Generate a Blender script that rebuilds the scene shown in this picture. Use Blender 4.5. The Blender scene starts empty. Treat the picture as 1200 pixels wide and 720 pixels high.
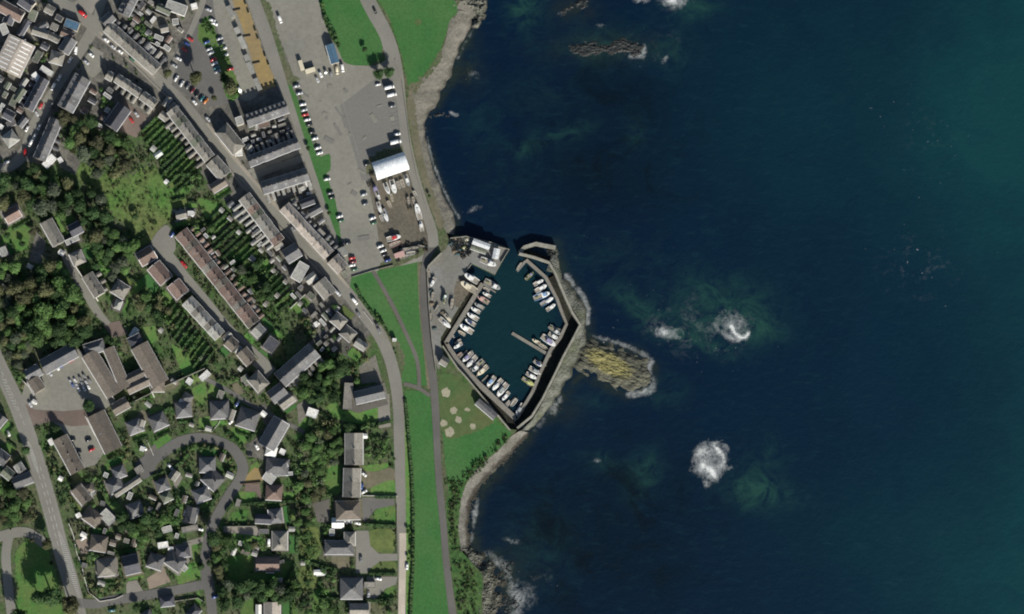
import bpy, bmesh, math, random
import numpy as np
from mathutils import Vector, Matrix, noise
from mathutils.geometry import tessellate_polygon

R = math.radians
S = 0.55                      # metres per photo pixel on the ground
ZL = 3.0                      # land level above the sea
D = 2000.0                    # camera height above the land
TILT = R(5.5); CAZ = R(245)   # the camera stands to the south-west of the harbour
OX = D * math.tan(TILT) * math.sin(CAZ); OY = D * math.tan(TILT) * math.cos(CAZ)
sc = bpy.context.scene
col = sc.collection
rnd = random.Random(7)

def P(u, v, z=ZL):
    X0, Y0 = (u - 600) * S, (360 - v) * S
    k = 1 - (z - ZL) / D
    return (OX + (X0 - OX) * k, OY + (Y0 - OY) * k)

# ------------------------------------------------------------------ materials
def newmat(name):
    m = bpy.data.materials.new(name); m.use_nodes = True
    nt = m.node_tree; nt.nodes.clear()
    out = nt.nodes.new('ShaderNodeOutputMaterial')
    b = nt.nodes.new('ShaderNodeBsdfPrincipled')
    nt.links.new(b.outputs[0], out.inputs[0])
    return m, nt, b

def N(nt, t, **k):
    n = nt.nodes.new(t)
    for a, v in k.items():
        if hasattr(n, a): setattr(n, a, v)
        else: n.inputs[a].default_value = v
    return n

def mat(name, c, var=.25, scale=.5, rough=.9, tint=0.0, c2=None, scale2=.04, bump=0.0, spec=.3, metal=0.0, var2=.25):
    m, nt, b = newmat(name)
    L = nt.links.new
    b.inputs['Roughness'].default_value = rough
    b.inputs['Specular IOR Level'].default_value = spec
    b.inputs['Metallic'].default_value = metal
    geo = N(nt, 'ShaderNodeNewGeometry')
    n1 = N(nt, 'ShaderNodeTexNoise', Scale=scale, Detail=5.0, Roughness=.65)
    n2 = N(nt, 'ShaderNodeTexNoise', Scale=scale2, Detail=4.0, Roughness=.6)
    L(geo.outputs['Position'], n1.inputs['Vector']); L(geo.outputs['Position'], n2.inputs['Vector'])
    r1 = N(nt, 'ShaderNodeMapRange'); r1.inputs[1].default_value = .3; r1.inputs[2].default_value = .7
    r1.inputs[3].default_value = 1 - var; r1.inputs[4].default_value = 1 + var
    L(n1.outputs[0], r1.inputs[0])
    r2 = N(nt, 'ShaderNodeMapRange'); r2.inputs[1].default_value = .35; r2.inputs[2].default_value = .65
    L(n2.outputs[0], r2.inputs[0])
    mx = N(nt, 'ShaderNodeMix', data_type='RGBA')
    cc2 = c2 or tuple(x * (1 - var2) for x in c)
    mx.inputs['A'].default_value = (*c, 1); mx.inputs['B'].default_value = (*cc2, 1)
    L(r2.outputs[0], mx.inputs['Factor'])
    mul = N(nt, 'ShaderNodeMix', data_type='RGBA', blend_type='MULTIPLY'); mul.inputs['Factor'].default_value = 1
    L(mx.outputs['Result'], mul.inputs['A'])
    if tint:
        oi = N(nt, 'ShaderNodeObjectInfo')
        rr = N(nt, 'ShaderNodeMapRange'); rr.inputs[3].default_value = 1 - tint; rr.inputs[4].default_value = 1 + tint
        L(oi.outputs['Random'], rr.inputs[0])
        mm = N(nt, 'ShaderNodeMath', operation='MULTIPLY'); L(rr.outputs[0], mm.inputs[0]); L(r1.outputs[0], mm.inputs[1])
        src = mm.outputs[0]
    else:
        src = r1.outputs[0]
    L(src, mul.inputs['B'])
    L(mul.outputs['Result'], b.inputs['Base Color'])
    if bump:
        bp = N(nt, 'ShaderNodeBump', Strength=1.0, Distance=bump)
        L(n1.outputs[0], bp.inputs['Height']); L(bp.outputs[0], b.inputs['Normal'])
    return m

def roofmat(name, c, c2=None, rough=.75, ribs=None):
    """slates or tiles in courses, mottled, each house a little different"""
    m = mat(name, c, var=.3, scale=.9, rough=rough, tint=.22, c2=c2, scale2=.25, spec=.25)
    nt = m.node_tree; L = nt.links.new
    b = [n for n in nt.nodes if n.type == 'BSDF_PRINCIPLED'][0]
    tc = N(nt, 'ShaderNodeTexCoord')
    w = N(nt, 'ShaderNodeTexWave', Scale=1.3 if not ribs else ribs, Distortion=.4, Detail=1.0)
    w.bands_direction = 'Y' if not ribs else 'X'
    L(tc.outputs['Object'], w.inputs['Vector'])
    bp = N(nt, 'ShaderNodeBump', Strength=.6, Distance=.06)
    L(w.outputs[1] if len(w.outputs) > 1 else w.outputs[0], bp.inputs['Height'])
    L(bp.outputs[0], b.inputs['Normal'])
    return m

M = {}
M['ground'] = mat('garden_ground', (.04, .085, .022), var=.5, scale=.6, c2=(.085, .088, .05), scale2=.1)
M['yard'] = mat('yard_surface', (.14, .134, .112), var=.4, scale=.5, c2=(.08, .078, .068), scale2=.09)
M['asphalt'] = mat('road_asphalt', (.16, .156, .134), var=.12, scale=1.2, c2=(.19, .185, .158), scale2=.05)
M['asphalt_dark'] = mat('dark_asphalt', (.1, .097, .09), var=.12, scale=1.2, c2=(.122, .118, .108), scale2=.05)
M['lot'] = mat('car_park_surface', (.165, .162, .138), var=.14, scale=.5, c2=(.205, .198, .165), scale2=.025)
M['lot2'] = mat('car_park_newer', (.142, .139, .126), var=.1, scale=.7, c2=(.15, .146, .13), scale2=.04)
M['gravel'] = mat('boatyard_gravel', (.12, .105, .078), var=.3, scale=.6, c2=(.095, .085, .065), scale2=.08)
M['quay'] = mat('quay_concrete', (.175, .175, .165), var=.18, scale=.6, c2=(.145, .142, .12), scale2=.05)
M['pave'] = mat('pavement_slabs', (.22, .205, .175), var=.12, scale=1.4)
M['pave2'] = mat('pale_pavement', (.27, .245, .2), var=.15, scale=1.)
M['path'] = mat('footpath_surface', (.12, .112, .098), var=.12, scale=1.2)
M['promenade'] = mat('promenade_surface', (.115, .11, .1), var=.1, scale=1.2)
M['track'] = mat('pale_dusty_track', (.5, .44, .37), var=.12, scale=.9, c2=(.36, .32, .26), scale2=.05)
M['grass'] = mat('mown_grass', (.03, .112, .026), var=.2, scale=.6, c2=(.052, .125, .036), scale2=.03)
M['grass_bright'] = mat('garden_lawn', (.055, .15, .03), var=.25, scale=.6, c2=(.1, .15, .042), scale2=.1, tint=.2)  # a brighter, yellower green than the mown grass
M['grass_dry'] = mat('dry_lawn', (.12, .15, .045), var=.2, scale=.5, c2=(.07, .1, .03), scale2=.09)
M['olive'] = mat('worn_headland_grass', (.085, .1, .038), var=.15, scale=.3, c2=(.05, .1, .03), scale2=.06)
M['rough'] = mat('rough_coastal_grass', (.03, .085, .02), var=.6, scale=.35, c2=(.06, .1, .03), scale2=.07, bump=.3)
M['meadow'] = mat('overgrown_meadow', (.06, .14, .028), var=.45, scale=.4, c2=(.11, .125, .045), scale2=.03, bump=.4)
M['verge'] = mat('weedy_verge', (.06, .085, .035), var=.4, scale=.6, c2=(.1, .1, .06), scale2=.09)
M['sand'] = mat('beach_sand', (.165, .155, .13), var=.25, scale=.7, c2=(.115, .11, .088), scale2=.06, bump=.15)
M['dune'] = mat('worn_sandy_path', (.14, .125, .085), var=.2, scale=.5, c2=(.1, .1, .06), scale2=.07)
M['paleearth'] = mat('pale_sandy_patch', (.3, .28, .2), var=.25, scale=.9)
M['site'] = mat('ochre_site_surface', (.26, .19, .075), var=.12, scale=.5, c2=(.2, .155, .085), scale2=.07)
M['pink'] = mat('pink_paved_court', (.24, .195, .15), var=.1, scale=.8, c2=(.2, .165, .13), scale2=.1)
M['redtar'] = mat('reddish_court', (.16, .125, .105), var=.1, scale=.8)
M['paint'] = mat('road_paint', (.42, .42, .4), var=.25, scale=1.5, rough=.7)
M['paint_dim'] = mat('worn_road_paint', (.24, .235, .22), var=.35, scale=1.5, rough=.7)
M['rock'] = mat('shore_rock', (.13, .128, .105), var=.6, scale=.4, c2=(.05, .055, .042), scale2=.12, bump=.5)
M['rubble'] = mat('breakwater_rubble', (.15, .152, .135), var=.35, scale=.5, c2=(.075, .085, .055), scale2=.07, bump=.4)
M['pebble'] = mat('grey_pebbles', (.17, .163, .142), var=.35, scale=.9, c2=(.11, .105, .088), scale2=.12, bump=.3)
def tidal(m, lo, hi, dark):
    """weed and wet stone below the tide line"""
    nt = m.node_tree; L = nt.links.new; b = [n for n in nt.nodes if n.type == 'BSDF_PRINCIPLED'][0]
    src = b.inputs['Base Color'].links[0].from_socket
    g_ = N(nt, 'ShaderNodeNewGeometry'); s_ = N(nt, 'ShaderNodeSeparateXYZ'); L(g_.outputs['Position'], s_.inputs[0])
    nz_ = N(nt, 'ShaderNodeTexNoise', Scale=.25, Detail=4.0); L(g_.outputs['Position'], nz_.inputs['Vector'])
    ad = N(nt, 'ShaderNodeMath', operation='MULTIPLY_ADD'); L(nz_.outputs[0], ad.inputs[0]); ad.inputs[1].default_value = -1.6; L(s_.outputs[2], ad.inputs[2])
    mr_ = N(nt, 'ShaderNodeMapRange'); L(ad.outputs[0], mr_.inputs[0]); mr_.inputs[1].default_value = lo - .8; mr_.inputs[2].default_value = hi - .8
    mx_ = N(nt, 'ShaderNodeMix', data_type='RGBA'); L(mr_.outputs[0], mx_.inputs['Factor']); mx_.inputs['A'].default_value = (*dark, 1); L(src, mx_.inputs['B']); L(mx_.outputs['Result'], b.inputs['Base Color'])
tidal(M['sand'], -.1, .8, (.045, .042, .034)); tidal(M['rubble'], .0, 1.3, (.03, .032, .022)); tidal(M['rock'], .0, 1.2, (.03, .028, .02)); tidal(M['pebble'], .9, 1.6, (.05, .044, .035))
M['wall_stone'] = mat('harbour_stone', (.27, .26, .215), var=.3, scale=.8, c2=(.19, .185, .15), scale2=.2)
M['weed'] = mat('weedy_ledge_shade', (.012, .012, .009), var=.6, scale=.5, c2=(.022, .022, .013), scale2=.1)  # weedy stone, painted near black to stand in for the harbour wall's shadow
M['deck'] = mat('pontoon_deck', (.2, .19, .165), var=.2, scale=1.0, c2=(.16, .15, .125), scale2=.2)
for k, c, c2 in (('s', (.095, .098, .104), (.12, .118, .115)), ('g', (.21, .198, .17), (.16, .152, .134)),
                 ('b', (.17, .118, .096), (.14, .104, .088)), ('t', (.34, .3, .255), (.28, .25, .215)),
                 ('k', (.14, .12, .096), (.115, .1, .084)), ('c', (.29, .285, .255), (.24, .24, .22)),
                 ('n', (.055, .058, .07), (.07, .07, .078)), ('r', (.24, .06, .05), (.18, .05, .045)),
                 ('w', (.62, .61, .57), (.55, .54, .5)), ('u', (.05, .1, .16), (.06, .12, .17)),
                 ('e', (.13, .14, .105), (.1, .115, .085))):
    M['roof_' + k] = roofmat('roof_' + k, c, c2)
M['metal_roof'] = roofmat('ribbed_metal_roof', (.62, .64, .64), (.52, .55, .56), rough=.4, ribs=1.2)
M['blue_metal'] = roofmat('blue_metal_roof', (.12, .2, .34), (.15, .23, .36), rough=.5, ribs=1.2)
M['render_w'] = mat('white_render', (.68, .66, .6), var=.15, scale=.6)
M['render_c'] = mat('cream_render', (.45, .41, .33), var=.15, scale=.6, tint=.25)
M['render_g'] = mat('grey_render', (.24, .23, .21), var=.2, scale=.6, tint=.3)
M['brick'] = mat('brown_brick', (.2, .12, .09), var=.2, scale=1.0)
M['trim'] = mat('white_trim', (.72, .72, .7), var=.08, scale=1.0, rough=.5)
M['glass'] = mat('window_glass', (.03, .04, .05), var=.1, scale=1., rough=.12, spec=.6)
M['pot'] = mat('clay_pot', (.25, .12, .07), var=.1, scale=3.)
M['door'] = mat('painted_door', (.12, .05, .04), var=.1, scale=2., rough=.5, tint=.5)
M['rubber'] = mat('tyre_rubber', (.02, .02, .02), var=.1, scale=3.)
M['lamp'] = mat('lamp_lens', (.7, .7, .65), var=.05, scale=3., rough=.2)
M['bark'] = mat('tree_bark', (.09, .07, .05), var=.3, scale=2.)
M['steel'] = mat('galvanised_steel', (.4, .4, .4), var=.1, scale=2., rough=.4, metal=.6)
M['net'] = mat('fishing_net_heap', (.06, .09, .09), var=.6, scale=2.)
M['wood'] = mat('weathered_wood', (.16, .13, .09), var=.3, scale=1.5)
LEAF = {'dark': ((.022, .05, .017), (.04, .07, .026)), 'mid': ((.042, .088, .024), (.065, .11, .036)), 'fresh': ((.06, .12, .03), (.08, .14, .045)),
        'olive': ((.065, .075, .032), (.09, .092, .045)), 'grey': ((.05, .066, .04), (.072, .085, .056)),
        'brown': ((.045, .052, .026), (.066, .064, .036))}
for k, (a, b_) in LEAF.items():
    M['leaf_' + k] = mat('foliage_' + k, a, var=.55, scale=.8, c2=b_, scale2=.3, rough=.85, tint=.35, spec=.15)
CARCOL = {'white': (.75, .75, .73), 'silver': (.42, .43, .44), 'grey': (.16, .165, .17), 'black': (.02, .02, .022),
          'red': (.42, .02, .02), 'maroon': (.16, .015, .02), 'blue': (.03, .07, .25), 'teal': (.04, .16, .18), 'cream': (.6, .55, .4),
          'orange': (.6, .2, .04), 'green': (.04, .12, .06)}
for k, c in CARCOL.items():
    M['car_' + k] = mat('car_paint_' + k, c, var=.04, scale=2., rough=.25, spec=.5)
for k, c in {'white': (.78, .78, .74), 'cream': (.66, .6, .45), 'blue': (.22, .34, .52), 'navy': (.04, .06, .14), 'pink': (.55, .36, .32),
             'red': (.5, .05, .05), 'yellow': (.5, .52, .2), 'grey': (.32, .34, .33), 'dark': (.09, .1, .1), 'green': (.06, .14, .1),
             'purple': (.3, .27, .42), 'olive': (.2, .22, .1)}.items():
    M['boat_' + k] = mat('boat_paint_' + k, c, var=.06, scale=2., rough=.35, spec=.4)
M['boat_inside'] = mat('boat_cockpit_floor', (.3, .27, .22), var=.2, scale=2.)

# ------------------------------------------------------------------ object helpers
def link(name, me, parent=None, m=None, loc=None, rz=None):
    o = bpy.data.objects.new(name, me)
    col.objects.link(o)
    if m is not None and me is not None:
        me.materials.clear()
        for x in (m if isinstance(m, (list, tuple)) else [m]): me.materials.append(x)
    if parent is not None: o.parent = parent
    if loc is not None: o.location = loc
    if rz is not None: o.rotation_euler = (0, 0, rz)
    return o

def mesh(name, vs, fs, mi=None, smooth=False):
    me = bpy.data.meshes.new(name)
    me.from_pydata([tuple(v) for v in vs], [], fs)
    if mi is not None: me.polygons.foreach_set('material_index', mi)
    if smooth: me.polygons.foreach_set('use_smooth', [True] * len(me.polygons))
    me.update()
    return me

class MB:
    def __init__(s): s.v = []; s.f = []; s.m = []
    def add(s, vs, fs, mi=0):
        k = len(s.v); s.v += [tuple(v) for v in vs]; s.f += [tuple(i + k for i in f) for f in fs]; s.m += [mi] * len(fs)
    def box(s, x0, x1, y0, y1, z0, z1, mi=0, taper=0):
        t = taper
        s.add([(x0, y0, z0), (x1, y0, z0), (x1, y1, z0), (x0, y1, z0), (x0 + t, y0 + t, z1), (x1 - t, y0 + t, z1), (x1 - t, y1 - t, z1), (x0 + t, y1 - t, z1)],
              [(0, 3, 2, 1), (4, 5, 6, 7), (0, 1, 5, 4), (1, 2, 6, 5), (2, 3, 7, 6), (3, 0, 4, 7)], mi)
    def cyl(s, p, q, r, r2=None, n=8, mi=0):
        p = Vector(p); q = Vector(q); d = (q - p).normalized(); r2 = r if r2 is None else r2
        a = d.orthogonal().normalized(); b = d.cross(a)
        vs = []
        for c, rr in ((p, r), (q, r2)):
            for i in range(n):
                t = 2 * math.pi * i / n; vs.append(c + (a * math.cos(t) + b * math.sin(t)) * rr)
        fs = [(i, (i + 1) % n, n + (i + 1) % n, n + i) for i in range(n)] + [tuple(range(n))[::-1], tuple(range(n, 2 * n))]
        s.add(vs, fs, mi)
    def mesh(s, name): return mesh(name, s.v, s.f, s.m)

LABELS = []      # (object, look, area, u, v)
def reg(o, cat, look, area=None, u=0, v=0, key='v'):
    o['category'] = cat
    o['label'] = look
    LABELS.append((o, look, area, u, v, key))
    return o

ORD = ['', 'first', 'second', 'third', 'fourth', 'fifth', 'sixth', 'seventh', 'eighth', 'ninth', 'tenth', 'eleventh', 'twelfth', 'thirteenth',
       'fourteenth', 'fifteenth', 'sixteenth', 'seventeenth', 'eighteenth', 'nineteenth', 'twentieth']
for i in range(21, 60):
    ORD.append({2: 'twenty', 3: 'thirty', 4: 'forty', 5: 'fifty'}[i // 10] + '-' + ORD[i % 10] if i % 10 else {3: 'thirtieth', 4: 'fortieth', 5: 'fiftieth'}[i // 10])

def structure(o, kind='structure'):
    o['kind'] = kind
    return o

# ------------------------------------------------------------------ ground sheets
OCC = np.zeros((760, 640), dtype=np.uint8)      # 1 road or court, 2 building ; row = v+20, column = u+20
def mark(pts, val, grow=0.0):
    us_ = [p[0] for p in pts]; vs2_ = [p[1] for p in pts]
    a0, a1 = max(0, int(min(us_)) + 18), min(640, int(max(us_)) + 23); b0, b1 = max(0, int(min(vs2_)) + 18), min(760, int(max(vs2_)) + 23)
    if a1 <= a0 or b1 <= b0: return
    VV, UU = np.mgrid[b0:b1, a0:a1]; UU = UU - 20 + .5; VV = VV - 20 + .5; ins = np.zeros(UU.shape, bool)
    n = len(pts)
    for i in range(n):
        (x0, y0), (x1, y1) = pts[i][:2], pts[(i + 1) % n][:2]
        if y0 == y1: continue
        c = ((y0 > VV) != (y1 > VV)) & (UU < (x1 - x0) * (VV - y0) / (y1 - y0) + x0); ins ^= c
    OCC[b0:b1, a0:a1][ins] = val
def occ(u, v):
    i, j = int(u + 20), int(v + 20)
    return int(OCC[j, i]) if 0 <= i < 640 and 0 <= j < 760 else 0
def smooth(pts, n=4, closed=True):
    out = []; k = len(pts)
    rng = range(k) if closed else range(k - 1)
    for i in rng:
        g = lambda j: Vector(pts[j % k] if closed else pts[max(0, min(k - 1, j))])
        p0, p1, p2, p3 = g(i - 1), g(i), g(i + 1), g(i + 2)
        for j in range(n):
            t = j / n
            out.append(tuple(.5 * ((2 * p1) + (p2 - p0) * t + (2 * p0 - 5 * p1 + 4 * p2 - p3) * t * t + (3 * p1 - p0 - 3 * p2 + p3) * t ** 3)))
    if not closed: out.append(tuple(pts[-1]))
    return out

zc = [0]
def nextz(layer):
    zc[0] += 1
    return ZL + .01 + zc[0] * .0013

def sheet(name, pts, layer, m, soft=True, kind='structure', rag=0.0):
    if soft: pts = smooth(pts, 4)
    mark(pts, 3 if 'grass' in name or 'lawn' in name else 4 if name in ('town_yards', 'verge', 'meadow', 'rough_ground', 'garden_lawn') else 1)
    if rag:
        q = []
        for i, (u, v) in enumerate(pts):
            u2, v2 = pts[(i + 1) % len(pts)]
            n = max(1, int(math.hypot(u2 - u, v2 - v) / 1.2))
            for j in range(n):
                a, b = u + (u2 - u) * j / n, v + (v2 - v) * j / n
                q.append((a + rag * noise.noise(Vector((a * .35, b * .35, 1))), b + rag * noise.noise(Vector((a * .35, b * .35, 9)))))
        pts = q
    z = nextz(layer)
    vs = [(*P(u, v), z) for u, v in pts]
    tris = tessellate_polygon([[Vector(p) for p in vs]])
    fs = []
    for a, b, c in tris:
        A, B, C = (Vector(vs[i]) for i in (a, b, c))
        fs.append((a, b, c) if (B - A).cross(C - A).z > 0 else (a, c, b))
    o = link(name, mesh(name, vs, fs), None, m)
    if kind: o['kind'] = kind
    return o

def offs(pts, d):
    out = []
    for i, p in enumerate(pts):
        a = Vector(pts[max(0, i - 1)]); b = Vector(pts[min(len(pts) - 1, i + 1)])
        t = (b - a).normalized(); n = Vector((-t.y, t.x))
        dd = d[i] if isinstance(d, list) else d
        out.append((p[0] + n.x * dd, p[1] + n.y * dd))
    return out

def ribbon(name, pts, w, layer, m, kind='structure', h=0.0):
    W = w if isinstance(w, list) else [w] * len(pts)
    p3 = smooth([(p[0], p[1], ww) for p, ww in zip(pts, W)], 5, closed=False)
    c = [(a[0], a[1]) for a in p3]; ww = [a[2] / 2 for a in p3]
    L_ = offs(c, ww); R_ = offs(c, [-x for x in ww])
    mark(L_ + R_[::-1], 1)
    z = nextz(layer) + h
    vs = []; fs = []
    for a, b in zip(L_, R_):
        vs += [(*P(*a), z), (*P(*b), z)]
    n = len(L_)
    for i in range(n - 1):
        fs.append((2 * i, 2 * i + 2, 2 * i + 3, 2 * i + 1))
    if h:
        k = len(vs); vs += [(x, y, ZL - .05) for x, y, _ in vs]
        for i in range(n - 1):
            fs.append((2 * i, 2 * i + 2, k + 2 * i + 2, k + 2 * i)); fs.append((2 * i + 1, 2 * i + 3, k + 2 * i + 3, k + 2 * i + 1))
    me = mesh(name, vs, fs)
    bm = bmesh.new(); bm.from_mesh(me); bmesh.ops.recalc_face_normals(bm, faces=bm.faces)
    if not h:
        for f in bm.faces:
            if f.normal.z < 0: f.normal_flip()
    bm.to_mesh(me); bm.free()
    o = link(name, me, None, m)
    if kind: o['kind'] = kind
    return o

def prism(name, pts, z0, z1, m, parent=None, origin=(0, 0)):
    vs = [(P(u, v)[0] - origin[0], P(u, v)[1] - origin[1], z1) for u, v in pts]
    n = len(vs)
    tris = tessellate_polygon([[Vector(p) for p in vs]])
    fs = []
    for a, b, c in tris:
        A, B, C = (Vector(vs[i]) for i in (a, b, c))
        fs.append((a, b, c) if (B - A).cross(C - A).z > 0 else (a, c, b))
    area = sum(vs[i][0] * vs[(i + 1) % n][1] - vs[(i + 1) % n][0] * vs[i][1] for i in range(n))
    low = [(x, y, z0) for x, y, _ in vs]
    for i in range(n):
        j = (i + 1) % n
        fs.append((i, n + i, n + j, j) if area > 0 else (j, n + j, n + i, i))
    return link(name, mesh(name, vs + low, fs), parent, m)
# ------------------------------------------------------------------ land, sea, shore
shore_in = [(560, -3200), (545, -300), (530, -5), (537, 12), (527, 25), (522, 48), (512, 70), (498, 88), (485, 105), (480, 125), (486, 155),
            (494, 190), (504, 225), (514, 255), (522, 270), (526, 281)]
quay_edge = [(530, 276.5), (546, 276), (553, 278), (578, 284), (597, 291.5), (588, 308), (580, 322.5), (573, 319), (553, 309.5), (546, 318),
             (556, 329), (547, 346), (530, 374), (517, 396), (517, 404), (535, 430), (545, 441), (597, 503), (606, 504)]
shore_s = [(600, 511), (585, 527), (562, 547), (549, 563), (540, 585), (537, 620), (540, 645), (553, 660), (564, 672), (566, 690), (560, 725), (575, 1000), (650, 4000)]
land = smooth(shore_in, 3, closed=False) + quay_edge + smooth(shore_s, 3, closed=False) + [(-11000, 4000), (-11000, -3200)]
structure(prism('ground', land, -4, ZL, M['ground']))

def resample(pts, n):
    d = [0]
    for a, b in zip(pts, pts[1:]): d.append(d[-1] + math.hypot(b[0] - a[0], b[1] - a[1]))
    out = []
    for i in range(n):
        t = d[-1] * i / (n - 1); k = 0
        while k < len(d) - 2 and d[k + 1] < t: k += 1
        f = (t - d[k]) / max(1e-6, d[k + 1] - d[k])
        out.append(tuple(pts[k][j] + (pts[k + 1][j] - pts[k][j]) * f for j in (0, 1)))
    return out

def shore(name, inner, outer, m, step=1.2, amp=.3, prof=1.0, z0=ZL + .012, z1=-1.0, ridged=0, rag=2.0, fs_=.22):
    inner = smooth(inner, 6, closed=False); outer = smooth(outer, 6, closed=False)
    ln = sum(math.hypot(b[0] - a[0], b[1] - a[1]) for a, b in zip(inner, inner[1:]))
    n = int(ln / step) + 2
    A = resample(inner, n); B = resample(outer, n)
    wmax = max(math.hypot(b[0] - a[0], b[1] - a[1]) for a, b in zip(A, B))
    k = max(4, int(wmax / step))
    vs = []; fs = []
    for i, (a, b) in enumerate(zip(A, B)):
        for j in range(k + 1):
            t = j / k * 1.12
            u = a[0] + (b[0] - a[0]) * t; v = a[1] + (b[1] - a[1]) * t
            q = Vector((u * fs_, v * fs_, 3.3))
            h = noise.fractal(q, .9, 2.1, 5)
            if ridged: h = (abs(noise.noise(q * 1.6)) * 2 - .5) * .8 + h * .6
            e = noise.noise(Vector((u * .09, v * .09, 5))) * rag / 8
            tt = min(1.25, max(0, t + (e if 0 < j else 0)))
            z = z0 + (z1 - z0) * min(1, tt) ** prof + amp * h * min(1, j / 2) * (1 if t < .95 else .4)
            if j == 0: z = z0 + .002
            vs.append((*P(u, v, max(0, z)), z))
    for i in range(n - 1):
        for j in range(k):
            a = i * (k + 1) + j
            fs.append((a, a + 1, a + k + 2, a + k + 1))
    me = mesh(name, vs, fs)
    bm = bmesh.new(); bm.from_mesh(me)
    s_ = sum(f.normal.z for f in bm.faces)
    if s_ < 0: bmesh.ops.reverse_faces(bm, faces=bm.faces)
    bm.to_mesh(me); bm.free()
    return structure(link(name, me, None, m))

shore('beach', [(545, -300), (530, -5), (537, 12), (527, 25), (522, 48), (512, 70), (498, 88), (485, 105), (480, 125), (486, 155), (494, 190), (504, 225), (514, 255), (523, 273)],
      [(590, -300), (563, -5), (556, 15), (553, 30), (545, 46), (536, 65), (531, 80), (528, 92), (521, 104), (514, 121), (506, 129), (499, 140), (498, 150), (502, 175), (508, 198), (517, 222), (526, 242), (533, 255), (534, 276)],
      M['sand'], amp=.16, prof=1.6, z1=-.15, rag=1.2)
shore('rocky_shore', [(640, 318), (652, 322), (658, 336), (664, 349), (671, 365), (680, 381), (672, 400), (661, 421), (653, 438), (638, 468), (625, 490), (611, 505)],
      [(652, 285), (659, 322), (670, 333), (681, 350), (688, 365), (687, 380), (689, 395), (684, 412), (671, 440), (654, 465), (638, 488), (622, 504)],
      M['rubble'], amp=.32, prof=1.3, z1=-.45, ridged=1, rag=2.4, z0=ZL + .02, fs_=.45)
shore('beach', [(610, 505), (600, 511), (585, 527), (562, 547), (549, 563), (540, 585), (537, 620), (540, 645)],
      [(619, 507), (608, 519), (593, 535), (572, 555), (558, 571), (549, 591), (546.5, 622), (550, 647)], M['pebble'], amp=.1, z1=.9, rag=.8)
shore('rocky_shore', [(616, 509), (606, 520), (592, 535), (571, 555), (557, 571), (548, 591), (545.5, 622), (548, 645)],
      [(622, 511), (611, 525), (597, 541), (577, 562), (563, 577), (558, 596), (554, 622), (560, 648)], M['rock'], amp=.5, z0=1.0, z1=-.5, prof=.8, ridged=1, rag=3.5, fs_=.35)
shore('rocky_shore', [(540, 640), (553, 660), (564, 672), (566, 690), (560, 725), (575, 1000)],
      [(556, 640), (576, 656), (592, 672), (593, 690), (600, 704), (598, 730), (640, 1000)],
      M['rock'], amp=.9, prof=.75, z1=-.7, ridged=1, rag=5.0, fs_=.3)

def rocks(name, pts, m, h, step=1.1, amp=1.0, stretch=(1, 1), ang=0.0, label=None, kind='structure', fs_=.2, edge=6):
    """a rock outcrop standing out of the water, built on a grid inside an outline"""
    pts = smooth(pts, 4)
    us = [p[0] for p in pts]; vs_ = [p[1] for p in pts]
    seg = [(np.array(pts[i]), np.array(pts[(i + 1) % len(pts)])) for i in range(len(pts))]
    def inside(u, v):
        c = False
        for (a, b) in seg:
            if (a[1] > v) != (b[1] > v) and u < (b[0] - a[0]) * (v - a[1]) / (b[1] - a[1]) + a[0]: c = not c
        return c
    def dist(u, v):
        best = 1e9
        for a, b in seg:
            d = b - a; t = max(0, min(1, ((u - a[0]) * d[0] + (v - a[1]) * d[1]) / (d[0] ** 2 + d[1] ** 2 + 1e-9)))
            best = min(best, (u - a[0] - t * d[0]) ** 2 + (v - a[1] - t * d[1]) ** 2)
        return math.sqrt(best)
    u0, u1, v0, v1 = min(us) - 3, max(us) + 3, min(vs_) - 3, max(vs_) + 3
    nu, nv = int((u1 - u0) / step) + 1, int((v1 - v0) / step) + 1
    vv = []; fs = []
    ca, sa = math.cos(ang), math.sin(ang)
    for j in range(nv):
        for i in range(nu):
            u, v = u0 + i * step, v0 + j * step
            d = dist(u, v) * (1 if inside(u, v) else -1)
            a, b = (u * ca + v * sa) * stretch[0], (-u * sa + v * ca) * stretch[1]
            q = Vector((a * fs_, b * fs_, 7.7))
            f = noise.fractal(q, .8, 2.2, 5) + .7 * (abs(noise.noise(q * 2.3)) - .25)
            ee = noise.noise(Vector((u * .12, v * .12, 4))) * edge * .5
            z = h * min(1, max(-1, (d + ee) / edge)) + amp * f * min(1, max(.3, d / edge + .5)) - .3
            vv.append((*P(u, v, 0), z))
    for j in range(nv - 1):
        for i in range(nu - 1):
            a = j * nu + i
            if max(vv[a][2], vv[a + 1][2], vv[a + nu][2], vv[a + nu + 1][2]) > -.15:
                fs.append((a, a + nu, a + nu + 1, a + 1))
    me = mesh(name, vv, fs)
    bm = bmesh.new(); bm.from_mesh(me)
    bmesh.ops.delete(bm, geom=[x for x in bm.verts if not x.link_faces], context='VERTS')
    bm.to_mesh(me); bm.free()
    o = link(name, me, None, m)
    if kind: o['kind'] = kind
    return o

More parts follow.
